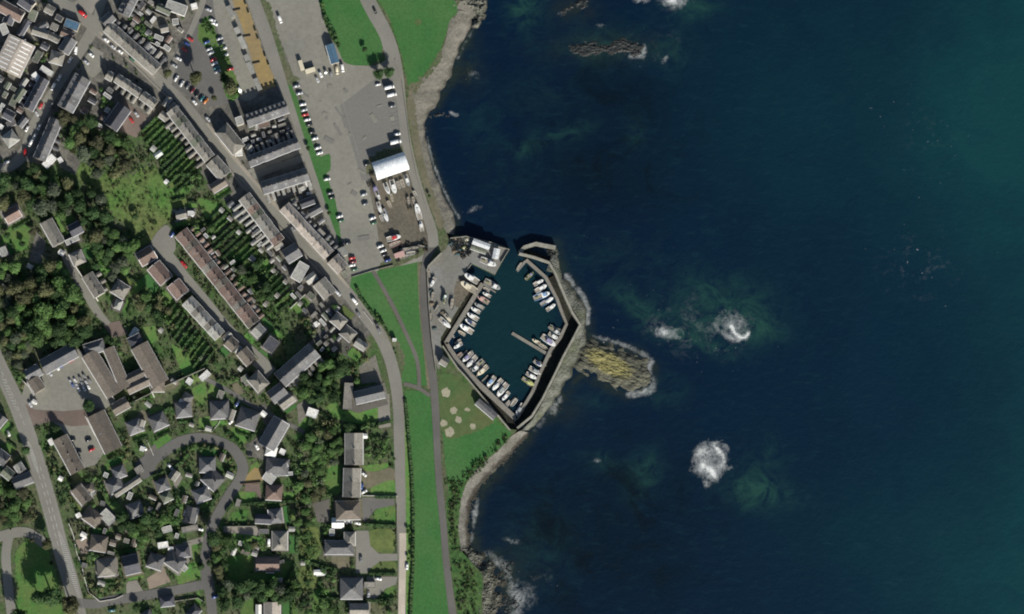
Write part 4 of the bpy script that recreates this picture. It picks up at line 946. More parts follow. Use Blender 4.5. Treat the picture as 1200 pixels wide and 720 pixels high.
terrace(291, 190, 350, 167, 13, 10, 's', 'middle terrace between two side streets', ext=6, extroof='g', eave=6.6, key='u', roofs=['s', 's', 's'])
terrace(307, 221, 361, 204, 15, 9, 's', 'slate terrace ending near the green strip', ext=-5, extroof='c', eave=7.2, key='u')
terrace(212, 272, 298, 380, 17, 17, 'b', 'long brown terrace', ext=4.5, extroof='b', eave=5.6, roofs=['b', 'b', 'k', 'b', 'b', 'b', 'g'])
terrace(219, 352, 258, 394, 15, 8, 'c', 'pale terrace opposite the long brown one', ext=0, eave=5.6, dormer=0, roofs=['c', 'c', 'g'])
terrace(328, 446, 369, 410, 20, 8, 's', 'big slate terrace by the lower lane', ext=-5, extroof='g', eave=7.4, key='u')
terrace(102, 322, 117, 346, 14, 3, 'g', 'short row beside the bright white wall', wallm='render_w', ext=4)
terrace(70, 513, 91, 553, 18, 4, 'k', 'brown-grey row west of the school yard', ext=0, eave=5)
terrace(415, 508, 415, 545, 21, 2, 'g', 'long villas facing the shore road', wallm='render_c', eave=5.5)
terrace(413, 549, 412, 583, 20, 2, 'g', 'long villas facing the shore road', wallm='render_c', eave=5.5)

A1 = 'buildings around the ribbed shed'
for a in ((0, 6, 26, 20, 14, 'b', 'gable', 6), (24, -2, 38, 8, 14, 'n', 'gable', 7), (40, 12, 36, 24, 10, 'e', 'flat', 4), (12, 18, 8, 28, 12, 'n', 'gable', 5), (38, 35, 57, 41, 9, 'g', 'gable', 5), (58, 41, 70, 47, 9, 'g', 'gable', 4.5),
          (72, 37, 86, 43, 9, 'b', 'gable', 5), (84, 45, 74, 61, 14, 's', 'gable', 6), (76, 26, 92, 32, 11, 'u', 'flat', 4), (33, 24, 22, 42, 8, 'n', 'gable', 4), (2, 28, 7, 40, 9, 'c', 'flat', 4), (59, 66, 74, 70, 14, 'g', 'hip', 5),
          (24, 50, 30, 50, 8, 'w', 'flat', 5), (46, 32, 56, 27, 8, 's', 'gable', 4)):
    house(*a[:7], eave=a[7], area=A1, chim=1, look=f'{ROOFNAME[a[5]]}-roofed {"flat-topped " if a[6]=="flat" else ""}building', name='town_building', cat='building')
def ribbed(x1, y1, x2, y2, w, look):
    r = house(x1, y1, x2, y2, w, 't', 'gable', 5, look=look, name='industrial_shed', cat='shed', chim=0, pitch=9, wins=False, wallm='render_c')
    rf = [c for c in r.children if c.name.startswith('roof')][0]; a = P(x1, y1, 8); b = P(x2, y2, 8); Ln = math.hypot(b[0] - a[0], b[1] - a[1]); hw = w * S / 2
    for i in range(8):
        for s in (-1, 1):
            x = -Ln / 2 + Ln * (i + .5) / 8; sl = math.tan(R(9)); m = MB(); z = lambda y: 5 + (hw - .25 - abs(y)) * sl + .17
            y0, y1_ = s * hw * .15, s * hw * .85
            m.add([(x - .35, y0, z(y0)), (x + .35, y0, z(y0)), (x + .35, y1_, z(y1_)), (x - .35, y1_, z(y1_))], [(0, 1, 2, 3) if s > 0 else (3, 2, 1, 0)])
            m.add([(x - .35, y0, z(y0) + .05), (x + .35, y0, z(y0) + .05), (x + .35, y1_, z(y1_) + .05), (x - .35, y1_, z(y1_) + .05)], [(0, 1, 2, 3) if s > 0 else (3, 2, 1, 0)])
            link('rooflight', m.mesh('rooflight'), rf, M['boat_white'])
ribbed(26, 47, 8, 84, 33, 'large pale shed with ribbons of white rooflights at the left edge')
A2 = 'buildings west of the south-west street'
for a in ((48, 79, 61, 87, 7, 'w', 'flat', 3.4), (39, 86, 46, 95, 8, 'w', 'flat', 3.4), (18, 118, 27, 104, 9, 'e', 'gable', 4), (24, 102, 31, 92, 6, 'c', 'gable', 3), (13, 124, 19, 112, 8, 'e', 'flat', 4), (5, 132, 16, 138, 11, 'n', 'gable', 5),
          (6, 167, 18, 158, 15, 'c', 'hip', 5.4), (-1, 147, 3, 150, 6, 'w', 'flat', 3), (22, 148, 30, 138, 8, 's', 'gable', 4.5), (8, 147, 18, 142, 8, 's', 'flat', 3.4)):
    house(*a[:7], eave=a[7], area=A2, chim=0, look=f'{ROOFNAME[a[5]]}-roofed {"flat-topped " if a[6]=="flat" else ""}building', name='town_building', cat='building')
house(52, 195, 63, 183, 9, 'w', 'flat', 4, look='bright white flat-roofed building at the foot of the dark terrace', name='town_building', cat='building', wallm='render_w')
house(69, 185, 72, 190, 6, 'w', 'flat', 3, look='small white outbuilding beside the bright white flat roof', name='outbuilding', cat='outbuilding', wallm='render_w', wins=False)
house(146, 125, 129, 149, 18, 'n', 'gable', 7, look='big dark slate hall beside the red-surfaced court', name='hall', cat='hall', chim=0)
A3 = 'yards between the two top-left streets'
for a in ((150, 35, 155, 35, 6, 'g', 'flat', 2.6), (171, 58, 176, 52, 7, 'c', 'flat', 2.8), (176, 62, 181, 56, 7, 'c', 'flat', 2.8), (188, 34, 197, 32, 9, 'g', 'gable', 3), (202, 26, 209, 25, 8, 'c', 'flat', 3), (195, 5, 218, 13, 13, 'c', 'flat', 5), (184, 7, 200, 14, 9, 'e', 'gable', 4.5),
          (181, 42, 191, 46, 6, 'c', 'flat', 2.6), (224, 8, 231, 6, 7, 'w', 'flat', 3), (158, 45, 163, 40, 5, 'g', 'flat', 2.5), (165, 50, 169, 45, 4, 'g', 'flat', 2.5), (121, 28, 132, 18, 12, 's', 'gable', 6), (181, 68, 188, 60, 6, 'g', 'gable', 3), (177, 26, 182, 20, 5, 'w', 'flat', 2.6)):
    house(*a[:7], eave=a[7], area=A3, chim=0, look=f'{ROOFNAME[a[5]]}-roofed {"flat-topped " if a[6]=="flat" else ""}outbuilding', name='outbuilding', cat='outbuilding', wins=a[7] > 3.5)
house(125, 87, 132, 91, 10, 'g', 'gable', 5, area='stepped row south of the shaded street', look='grey-roofed terraced house', name='terraced_house', cat='house', key='v')
A4 = 'houses where the shaded street bends'
for a in ((192, 124, 199, 114, 7, 'c', 'gable', 4), (188, 133, 196, 139, 9, 'g', 'gable', 4), (199, 124, 206, 130, 12, 'g', 'gable', 5.5)):
    house(*a[:7], eave=a[7], area=A4, chim=1)
A5 = 'cluster north of the middle terrace'
for a in ((259, 150, 280, 176, 18, 'g', 'hip', 6.5), (279, 137, 282, 146, 9, 'c', 'flat', 7), (275, 179, 284, 178, 9, 'w', 'flat', 4), (303, 147, 316, 145, 8, 'b', 'flat', 3.2), (290, 150, 299, 148, 8, 'e', 'flat', 3), (284, 165, 291, 162, 5, 'c', 'flat', 2.6), (300, 152, 303, 144, 4, 'c', 'flat', 2.8),
          (318, 161, 326, 157, 5, 'g', 'gable', 2.8), (301, 164, 306, 163, 4, 'c', 'flat', 2.5), (313, 166, 318, 165, 4, 'w', 'flat', 2.5), (326, 148, 335, 145, 4, 'g', 'flat', 2.5), (290, 176, 294, 170, 8, 'c', 'gable', 4)):
    house(*a[:7], eave=a[7], area=A5, chim=0, look=f'{ROOFNAME[a[5]]}-roofed {"flat-topped " if a[6]=="flat" else ""}building', name='outbuilding', cat='outbuilding', wins=a[7] > 3.5)
A6 = 'yards behind the pale tan terrace'
for a in ((352, 240, 368, 234, 9, 'n', 'gable', 5), (362, 251, 376, 243, 9, 's', 'gable', 4), (372, 270, 379, 277, 9, 'g', 'flat', 3.4), (380, 280, 386, 286, 8, 'e', 'flat', 3.2), (358, 216, 364, 214, 8, 'w', 'flat', 3), (350, 221, 356, 218, 8, 'c', 'gable', 3.6), (361, 262, 368, 270, 4, 'c', 'flat', 3), (404, 300, 400, 290, 9, 'c', 'gable', 3.4), (406, 325, 402, 318, 6, 'e', 'flat', 2.6)):
    house(*a[:7], eave=a[7], area=A6, chim=0, look=f'{ROOFNAME[a[5]]}-roofed {"flat-topped " if a[6]=="flat" else ""}building', name='outbuilding', cat='outbuilding', wins=a[7] > 3.5)
A7 = 'houses south-west of the main street'
for a in ((248, 222, 264, 212, 11, 'k', 'gable', 5.5), (334, 302, 350, 292, 17, 's', 'gable', 6), (346, 328, 357, 309, 14, 'c', 'flat', 6.4), (359, 330, 370, 322, 9, 'c', 'gable', 5), (374, 330, 387, 346, 17, 'g', 'gable', 6), (361, 344, 368, 350, 8, 'e', 'flat', 3.5), (391, 371, 403, 381, 14, 'g', 'hip', 5.5), (402, 386, 414, 396, 14, 'g', 'hip', 5.5), (417, 400, 429, 408, 10, 'c', 'gable', 4.5),
          (321, 290, 330, 284, 9, 'g', 'gable', 5), (318, 280, 312, 286, 6, 'e', 'flat', 3), (302, 268, 296, 274, 7, 'n', 'gable', 3.4), (306, 274, 300, 280, 6, 'g', 'gable', 3.4)):
    house(*a[:7], eave=a[7], area=A7, chim=1 if a[6] != 'flat' else 0)
A8 = 'houses beside the meadow'
for a in ((6, 256, 22, 247, 15, 'b', 'gable', 5), (54, 259, 69, 286, 15, 'g', 'gable', 5.5), (82, 272, 95, 265, 14, 'n', 'gable', 5), (77, 285, 92, 278, 7, 'c', 'flat', 3), (88, 297, 93, 308, 15, 'g', 'hip', 5.4), (134, 335, 148, 344, 17, 'g', 'hip', 5.4), (163, 305, 180, 295, 17, 'b', 'gable', 5.6),
          (180, 311, 195, 329, 18, 'b', 'gable', 5.6), (203, 332, 214, 346, 18, 'b', 'gable', 5.6), (206, 253, 218, 250, 10, 'g', 'gable', 3.5), (220, 250, 227, 250, 6, 'w', 'flat', 3), (136, 362, 140, 352, 8, 'c', 'hip', 4), (2, 290, 6, 300, 9, 'c', 'gable', 4)):
    house(*a[:7], eave=a[7], area=A8, chim=2 if a[7] > 5 else 0, verge=a[5] == 'b')
house(299, 384, 307, 392, 14, 'c', 'gable', 5.4, look='pale grey house at the lower end of the long brown terrace', chim=0)
A9 = 'houses below the lower street'
for a in ((312, 400, 323, 408, 17, 'n', 'flat', 6), (262, 398, 270, 390, 7, 'c', 'gable', 4), (267, 399, 276, 407, 14, 'k', 'gable', 5), (283, 411, 295, 425, 15, 'k', 'gable', 5.2), (275, 413, 281, 405, 7, 'c', 'gable', 4), (296, 440, 309, 455, 17, 'g', 'hip', 5.4), (317, 467, 333, 455, 16, 's', 'gable', 5.4), (328, 475, 343, 464, 13, 'g', 'gable', 4.4), (285, 441, 291, 450, 8, 'e', 'flat', 3)):
    house(*a[:7], eave=a[7], area=A9, chim=1 if a[6] != 'flat' else 0)
# the old school
AS = 'brown-grey school ranges'
for a in ((50, 431, 88, 410, 18, 's', 'gable', 5.5), (31, 441, 47, 432, 15, 's', 'gable', 4.5), (104, 414, 134, 463, 19, 'k', 'gable', 6), (127, 408, 147, 455, 13, 'k', 'gable', 6), (99, 411, 122, 404, 14, 's', 'hip', 5.6), (146, 447, 171, 435, 11, 'k', 'gable', 5.4), (149, 457, 181, 442, 12, 'k', 'gable', 5.4),
          (163, 405, 188, 450, 21, 'k', 'gable', 6.4), (152, 404, 166, 397, 15, 'n', 'hip', 5.6), (132, 481, 150, 471, 14, 'k', 'gable', 4.6), (38, 444, 47, 458, 15, 'k', 'gable', 4.6), (33, 439, 40, 447, 8, 'k', 'gable', 4), (112, 485, 133, 528, 22, 'k', 'gable', 5.2), (178, 452, 192, 452, 15, 'k', 'hip', 5)):
    house(*a[:7], eave=a[7], area=AS, chim=0, look=f'{"slate" if a[5] in "sn" else "brown-grey"}-roofed range', name='school_range', cat='school', pitch=30, sky=1 if a[4] > 18 else 0)
AW = 'houses west of the hatched road'
for a in ((-4, 532, 8, 541, 15, 's', 'gable', 5), (4, 551, 14, 559, 12, 'e', 'gable', 4.6), (20, 544, 26, 553, 10, 'c', 'gable', 4.6), (16, 567, 37, 559, 13, 's', 'gable', 5), (-6, 500, 4, 488, 12, 's', 'gable', 5)):
    house(*a[:7], eave=a[7], area=AW, chim=1)
AB = 'bungalows between school and crescent'
for a in ((206, 481, 224, 479, 18, 's', 'hip', 2.9), (215, 464, 224, 469, 11, 's', 'hip', 2.7), (177, 498, 194, 490, 18, 's', 'hip', 2.9), (150, 503, 166, 497, 16, 's', 'hip', 2.9), (166, 492, 162, 505, 9, 'g', 'gable', 2.6), (249, 481, 266, 480, 21, 's', 'hip', 2.9), (281, 488, 300, 494, 23, 's', 'hip', 3), (272, 480, 268, 492, 9, 'g', 'gable', 2.6), (133, 556, 146, 551, 14, 's', 'hip', 2.9),
          (127, 573, 142, 565, 16, 's', 'hip', 2.9), (159, 553, 167, 548, 9, 'g', 'flat', 2.6), (164, 560, 134, 580, 8, 'g', 'gable', 2.6), (219, 445, 225, 449, 8, 'w', 'flat', 2.6), (235, 445, 245, 436, 8, 'w', 'flat', 2.6), (257, 467, 260, 458, 8, 'g', 'flat', 2.5)):
    house(*a[:7], eave=a[7], area=AB, chim=1 if a[4] > 12 else 0, look=f'{ROOFNAME[a[5]]}-roofed {"bungalow" if a[4] > 12 else "outbuilding"}', name='bungalow' if a[4] > 12 else 'outbuilding', cat='bungalow' if a[4] > 12 else 'outbuilding')
house(330, 493, 312, 524, 21, 's', 'gable', 4.6, look='long slate roofed house with a white verge east of the crescent', verge=True)
AC = 'houses inside and below the crescent'
for a in ((236, 545, 250, 545, 18, 's', 'hip', 2.9), (243, 556, 256, 568, 20, 's', 'hip', 2.9), (228, 583, 245, 577, 16, 's', 'hip', 2.9), (226, 595, 222, 613, 13, 's', 'gable', 2.9), (151, 600, 166, 595, 17, 's', 'hip', 2.9), (183, 571, 197, 566, 14, 's', 'hip', 2.9), (200, 562, 207, 552, 10, 'g', 'gable', 2.7), (190, 585, 200, 580, 12, 'e', 'hip', 2.8), (190, 622, 201, 619, 8, 'c', 'flat', 2.7),
          (213, 622, 232, 618, 8, 'g', 'flat', 2.7), (185, 640, 197, 638, 8, 'w', 'flat', 2.7), (175, 656, 190, 661, 17, 's', 'hip', 3.2), (197, 652, 214, 664, 18, 's', 'hip', 3.2), (207, 648, 222, 646, 13, 'n', 'hip', 3), (213, 668, 218, 663, 9, 'c', 'flat', 2.7), (145, 664, 163, 660, 22, 'n', 'gable', 4.8), (188, 706, 204, 704, 12, 'n', 'hip', 2.9), (221, 724, 232, 712, 12, 'n', 'hip', 2.9), (168, 724, 176, 720, 12, 's', 'hip', 2.9)):
    house(*a[:7], eave=a[7], area=AC, chim=1 if a[4] > 12 else 0, look=f'{ROOFNAME[a[5]]}-roofed {"bungalow" if a[4] > 12 else "outbuilding"}', name='bungalow' if a[4] > 12 else 'outbuilding', cat='bungalow' if a[4] > 12 else 'outbuilding')
AD = 'homes along the hatched road'
for a in ((89, 572, 102, 588, 15, 'k', 'gable', 4.6), (100, 575, 108, 571, 10, 'k', 'hip', 3), (101, 601, 116, 612, 17, 'k', 'hip', 3), (109, 636, 122, 638, 19, 'k', 'hip', 3), (114, 666, 136, 664, 21, 'g', 'hip', 3), (120, 600, 132, 612, 13, 'c', 'flat', 2.6)):
    house(*a[:7], eave=a[7], area=AD, chim=1 if a[4] > 14 else 0, look=f'{ROOFNAME[a[5]]}-roofed bungalow', name='bungalow', cat='bungalow')
AE = 'homes east of the crescent'
for a in ((312, 546, 338, 548, 19, 's', 'hip', 3), (310, 556, 321, 564, 12, 'c', 'flat', 3), (329, 548, 337, 544, 7, 'c', 'flat', 3.4), (322, 556.5, 343, 555, 5, 'c', 'flat', 2.6), (312, 577, 330, 578, 18, 'b', 'hip', 3), (299, 608, 318, 609, 11, 'n', 'gable', 3), (322, 598, 324, 612, 16, 's', 'hip', 3), (328, 623, 328, 645, 18, 'g', 'hip', 3), (304, 623, 315, 623, 6, 's', 'flat', 2.6),
          (300, 661, 327, 661, 14, 'b', 'gable', 3), (312, 667, 321, 667, 9, 'b', 'hip', 2.8), (330, 657, 331, 660, 6, 'n', 'flat', 2.5), (319, 706, 319, 730, 19, 't', 'gable', 4), (303, 709, 303, 724, 6, 'w', 'gable', 2.6), (314, 528, 322, 530, 12, 'w', 'hip', 2.8), (328, 528, 334, 531, 7, 'w', 'flat', 2.8)):
    house(*a[:7], eave=a[7], area=AE, chim=1 if a[4] > 13 else 0, look=f'{ROOFNAME[a[5]]}-roofed {"bungalow" if a[4] > 13 else "outbuilding"}', name='bungalow' if a[4] > 13 else 'outbuilding', cat='bungalow' if a[4] > 13 else 'outbuilding')
AF = 'detached houses beside the shore road'
for a in ((416, 467, 450, 459, 15, 's', 'gable', 5.4), (409, 449, 407, 480, 11, 'g', 'flat', 3.4), (394, 599, 422, 598, 22, 'k', 'hip', 5.2), (389, 613, 403, 613, 12, 'w', 'gable', 2.8), (381, 642, 414, 642, 16, 's', 'hip', 5.2), (410, 624, 410, 640, 13, 'g', 'hip', 5), (386, 624, 392, 624, 9, 'c', 'flat', 2.6), (400, 690, 424, 690, 25, 's', 'hip', 3.4), (400, 698, 424, 698, 6, 'c', 'flat', 2.6), (410, 715, 432, 715, 15, 'g', 'gable', 3), (427, 686, 440, 686, 8, 'g', 'flat', 2.6), (360, 482, 372, 486, 11, 'w', 'flat', 3.6)):
    house(*a[:7], eave=a[7], area=AF, chim=1 if a[4] > 13 else 0, look=f'{ROOFNAME[a[5]]}-roofed {"villa" if a[4] > 12 else "annexe"}', name='villa' if a[4] > 12 else 'annexe', cat='house' if a[4] > 12 else 'annexe')
# waterfront buildings
house(386.5, 52, 393, 74, 10, 'u', 'gable', 4, look='blue-roofed shed with a pale stripe at the green edge', name='shed', cat='shed', chim=0, pitch=25)
house(554.5, 282.5, 574, 289.5, 6.5, 'metal', 'gable', 4, look='long pale metal-roofed store on the north quay', name='quay_store', cat='store', chim=0, pitch=16, wallm='render_w')
house(552, 289.5, 570, 295.5, 5, 'e', 'gable', 3, look='lower greenish store behind the long quay store', name='quay_store', cat='store', chim=0, pitch=14)
house(582.5, 291.5, 580, 303, 7, 'metal', 'gable', 3.4, look='square white-roofed store at the quay corner', name='quay_store', cat='store', chim=0, pitch=14, wallm='render_w')
house(559.5, 470.5, 581, 489, 8.5, 's', 'gable', 3.6, look='long grey boat store above the south-west walkway', name='boat_store', cat='store', chim=0, pitch=22, wallm='render_c')
house(517, 421, 525, 426, 10, 'g', 'gable', 3.6, look='small grey building at the western corner of the harbour', name='quay_store', cat='store', chim=0)
house(460, 398.5, 464.5, 398.5, 4.5, 'w', 'flat', 2.6, look='tiny cream kiosk on the grass beside the main road', name='kiosk', cat='kiosk', chim=0, wins=False, wallm='render_w')
# big barrel-vaulted boat shed
def barrel(x1, y1, x2, y2, w, H0, H1, look):
    a = P(x1, y1, ZL + H0); b = P(x2, y2, ZL + H0)
    Ln = math.hypot(b[0] - a[0], b[1] - a[1]); W = w * S / 2
    r = link('boat_shed', None, loc=((a[0] + b[0]) / 2, (a[1] + b[1]) / 2, ZL + .02), rz=math.atan2(b[1] - a[1], b[0] - a[0]))
    m = MB(); n = 24; pr = [(-W * math.cos(math.pi * i / n), H0 + (H1 - H0) * math.sin(math.pi * i / n)) for i in range(n + 1)]
    for i in range(n):
        (y0, z0), (y1_, z1) = pr[i], pr[i + 1]
        m.add([(-Ln / 2 - .2, y0 * 1.02, z0 + .08), (Ln / 2 + .2, y0 * 1.02, z0 + .08), (Ln / 2 + .2, y1_ * 1.02, z1 + .08), (-Ln / 2 - .2, y1_ * 1.02, z1 + .08)], [(0, 1, 2, 3)])
    me = m.mesh('roof'); me.polygons.foreach_set('use_smooth', [True] * len(me.polygons)); link('roof', me, r, M['metal_roof'])
    m = MB()
    for s in (-1, 1):
        x = s * Ln / 2; vs = [(x, -W, 0), (x, W, 0)] + [(x, y, z) for y, z in pr[::-1]]
        m.add(vs, [tuple(range(len(vs)))])
        m.add([(-Ln / 2, s * W, 0), (Ln / 2, s * W, 0), (Ln / 2, s * W, H0 + .1), (-Ln / 2, s * W, H0 + .1)], [(0, 1, 2, 3)])
    link('wall', m.mesh('wall'), r, M['metal_roof'])
    m = MB(); m.box(-Ln / 2 - .12, -Ln / 2 - .02, -3, 3, 0, 4.2); link('sliding_door', m.mesh('sliding_door'), r, M['roof_u'])
    reg(r, 'boat shed', look)
barrel(439, 201, 476, 188.5, 21, 3.6, 7.5, 'large white barrel-roofed boat shed north of the boatyard')
# containers and site cabins
def container(u, v, ang, L_, W_, H_, m, look, area=None):
    x, y = P(u, v, ZL + H_)
    r = link('container', None, loc=(x, y, ZL + .18), rz=R(-ang))
    mb = MB(); n = int(L_ / .3)
    pts = []
    for i in range(n): pts.append((-L_ / 2 + L_ * i / n, W_ / 2 - (.06 if i % 2 else 0)))
    prof = [(x_, -y_) for x_, y_ in pts] + [(L_ / 2, -W_ / 2), (L_ / 2, W_ / 2)] + pts[::-1]
    k = len(prof); vs = [(a, b, 0) for a, b in prof] + [(a, b, H_) for a, b in prof]
    mb.add(vs, [(i, (i + 1) % k, k + (i + 1) % k, k + i) for i in range(k)] + [tuple(range(k))[::-1], tuple(range(k, 2 * k))])
    link('body', mb.mesh('body'), r, m)
    for s in (-1, 1):
        mb = MB(); mb.box(L_ / 2 + .002, L_ / 2 + .06, s * W_ / 4 - W_ / 4 + .06, s * W_ / 4 + W_ / 4 - .06, .1, H_ - .1); mb.cyl((L_ / 2 + .09, s * W_ / 4, .15), (L_ / 2 + .09, s * W_ / 4, H_ - .15), .03, n=6); link('door', mb.mesh('door'), r, m)
    reg(r, 'container', look, area, u, v)
container(353, 76.5, 72, 6.4, 2.7, 2.6, M['boat_cream'], 'cream container standing upright on the page above the car park', None)
container(363.5, 82.5, -17, 6.4, 2.7, 2.6, M['boat_cream'], 'cream container lying beside its twin at the car park corner', None)
container(468, 298.5, -20, 6.6, 3.2, 3.6, M['boat_pink'], 'faded red container at the bottom of the boatyard', None)
LABELS[-3] = (LABELS[-3][0], 'cream container, the left of two at the car park corner', None, 0, 0, 'v')
LABELS[-2] = (LABELS[-2][0], 'cream container, the right of two at the car park corner', None, 0, 0, 'v')
def ramp(u, v, ang, look, area, L_=8.5, W_=2.6):
    """sloping concrete planter shelter beside the ochre site"""
    x, y = P(u, v, ZL + 2.5); r = link('shelter', None, loc=(x, y, ZL + .1), rz=R(-ang))
    m = MB(); m.add([(-L_ / 2, -W_ / 2, 0), (L_ / 2, -W_ / 2, 0), (L_ / 2, W_ / 2, 0), (-L_ / 2, W_ / 2, 0), (-L_ / 2, -W_ / 2, 2.4), (L_ / 2, -W_ / 2, 2.4), (L_ / 2, W_ / 2, 2.9), (-L_ / 2, W_ / 2, 2.9)],
                    [(0, 3, 2, 1), (0, 1, 5, 4), (1, 2, 6, 5), (2, 3, 7, 6), (3, 0, 4, 7)]); link('wall', m.mesh('wall'), r, M['render_c'])
    m = MB(); m.add([(-L_ / 2 - .2, -W_ / 2 - .3, 2.36), (L_ / 2 + .2, -W_ / 2 - .3, 2.36), (L_ / 2 + .2, W_ / 2 + .2, 2.96), (-L_ / 2 - .2, W_ / 2 + .2, 2.96), (-L_ / 2 - .2, -W_ / 2 - .3, 2.5), (L_ / 2 + .2, -W_ / 2 - .3, 2.5), (L_ / 2 + .2, W_ / 2 + .2, 3.1), (-L_ / 2 - .2, W_ / 2 + .2, 3.1)],
                    [(0, 3, 2, 1), (4, 5, 6, 7), (0, 1, 5, 4), (1, 2, 6, 5), (2, 3, 7, 6), (3, 0, 4, 7)]); link('roof', m.mesh('roof'), r, M['roof_c'])
    reg(r, 'shelter', look, area, u, v)
for u, v in ((270.5, 14), (278, 36), (284, 50), (289, 68), (293.5, 80), (302, 99)): ramp(u, v, 66, 'pale lean-to shelter', 'row of shelters beside the ochre site', L_=8 if v not in (36, 68) else 4)
def planter(u, v):
    x, y = P(u, v); r = link('planter', None, loc=(x, y, ZL + .15), rz=R(-72))
    m = MB(); m.box(-.9, .9, -.6, .6, 0, .7, taper=-.08); link('trough', m.mesh('trough'), r, M['pave'])
    link('shrub', bush_mesh(), r, M['leaf_dark']).location = (0, 0, .7)
    reg(r, 'planter', 'stone planter', 'planters along the east edge of the ochre site', u, v)
def bush_mesh():
    def f():
        m = MB(); g = random.Random(3)
        for i in range(60):
            p = Vector((g.gauss(0, .3), g.gauss(0, .25), g.uniform(.1, .8))); a = Vector((g.uniform(-1, 1), g.uniform(-1, 1), g.uniform(-.3, 1))).normalized() * .2; b_ = a.orthogonal().normalized() * .2
            m.add([p - a - b_, p + a - b_, p + a + b_, p - a + b_], [(0, 1, 2, 3)])
        return m.mesh('shrub')
    return shared('bush', f)
for u, v in ((287.5, 4), (291, 14), (299, 35), (302, 44.5), (310.5, 65), (314.5, 75), (322.5, 98)): planter(u, v)
for i, (a, b) in enumerate((((273, 13.5), (282, 11.5)), ((285, 44), (294, 42.5)), ((296, 75.5), (305, 73.5)))):
    w_ = wall('low_wall', [a, b], .8, ZL + .05, ZL + 1.0, M['wood'], None, None); reg(w_, 'wall', 'dark timber barrier', 'barriers across the ochre site', *a)
# bright garden and boundary walls
BW = [([(81, 300), (92, 318), (104, 336), (115, 353)], 1.3, 2.2, 'white', 'bright white wall running beside the sloping lane'),
      ([(104, 418), (103, 414), (110, 430), (118, 447), (134, 468)], 1.1, 2.6, 'white', None), ([(100, 488), (109, 506), (118, 521)], .6, 1.8, 'white', 'white wall west of the lower school range'),
      ([(174, 450), (181, 466)], 1.1, 2.2, 'white', 'short white wall inside the school garden'), ([(99, 637), (108, 650)], .0, 1, 'white', None),
      ([(80, 612), (86, 627), (90, 648), (96, 663), (99, 678), (104, 694), (117, 705)], .6, 1.2, 'white', 'long white roadside wall beside the hatched road'), ([(117, 705), (135, 702), (144, 698)], .5, 1.0, 'white', 'white wall turning into the side street'),
      ([(240, 437), (232, 452)], .0, 1, 'white', None), ([(378, 290), (400, 312)], 0, 1, 'w', None), ([(133, 482), (159, 470), (196, 452), (240, 432)], .8, 3.2, 'stone', 'long stone wall south of the school garden'),
      ([(290, 562), (283, 567)], 0, 1, 'w', None), ([(282, 567.6), (306, 565.4)], .5, 1.2, 'brick', 'brown wall along the sandy drive'), ([(262, 617.5), (300, 617)], 1.0, 2.2, 'stone', 'stone wall between two crescent driveways'),
      ([(424, 581), (466, 581.5)], .5, 1.4, 'white', 'pale wall between the lower two shore gardens'), 
      ([(206, 487), (203, 505)], 0, 1, 'w', None), ([(233, 504.5), (249, 505.5), (255, 498), (258, 493)], .4, .9, 'white', 'low white wall around a crescent front lawn'), ([(211, 516), (241, 508)], 0, 1, 'w', None),
      ([(152, 163), (137, 154)], 0, 1, 'w', None), ([(126, 24), (142, 17)], 0, 1, 'w', None), ([(176, 50), (194, 58)], .6, 2.0, 'white', 'white wall at the back of the pale flat garages'), ([(156, 2), (178, 14), (196, 22)], .5, 2, 'stone', 'garden wall dividing the top-left yards'),
      ([(412, 325), (436, 317.5), (461, 311)], .5, 1.0, 'stone', 'low wall between car park and triangular green'), ([(420, 350), (432, 366), (446, 384), (454, 400)], .5, 1.0, 'stone', 'low roadside wall along the triangular green'),
      ([(463, 70), (471, 95), (476, 130), (481, 170), (489, 208), (501, 248), (512, 278)], .5, .9, 'stone', 'low sea wall beside the coast road'), ([(172, 516), (180, 534)], .4, 1.2, 'white', 'white garden wall beside the turning head'), ([(154, 492), (162, 504)], .5, 1.5, 'white', 'short white wall between two bungalows'),
      ([(189, 698), (236, 700)], 0, 1, 'w', None), ([(190, 707), (232, 701), (240, 706)], .8, 1.6, 'stone', 'stone wall along the south side of the lower street'), ([(465, 592), (465, 650)], .4, 1.1, 'stone', 'garden wall fronting the shore road villas'),
      ([(340, 362), (358, 345)], .5, 1.8, 'white', 'white wall beside the small walled lawn'), ([(230, 243), (236, 248)], 0, 1, 'w', None), ([(264, 318), (280, 338), (302, 358)], .5, 1.8, 'stone', 'garden wall below the long brown terrace'), ([(241, 296), (252, 306)], .5, 1.6, 'white', 'short white wall behind the long brown terrace'),
      ([(124, 606), (135, 610)], 0, 1, 'w', None), ([(426, 365), (433, 374), (437, 380)], .4, 1.2, 'white', 'thin white wall beside the bend of the main road'), ([(40, 430), (41, 421), (49, 432)], 0, 1, 'w', None), ([(26, 446), (33, 452), (40, 464)], .7, 2.2, 'white', 'white wall beside the small school range')]
for pts, w, h, c, look in BW:
    if w < .1: continue
    if look is None: look = 'white retaining wall along the front of the school'; pts = [(94, 412), (106, 430), (120, 449), (134, 468)]; 
    o = wall('garden_wall', pts, w, ZL, ZL + h, M['render_w'] if c == 'white' else M['brick'] if c == 'brick' else M['wall_stone'], 'wall', look)

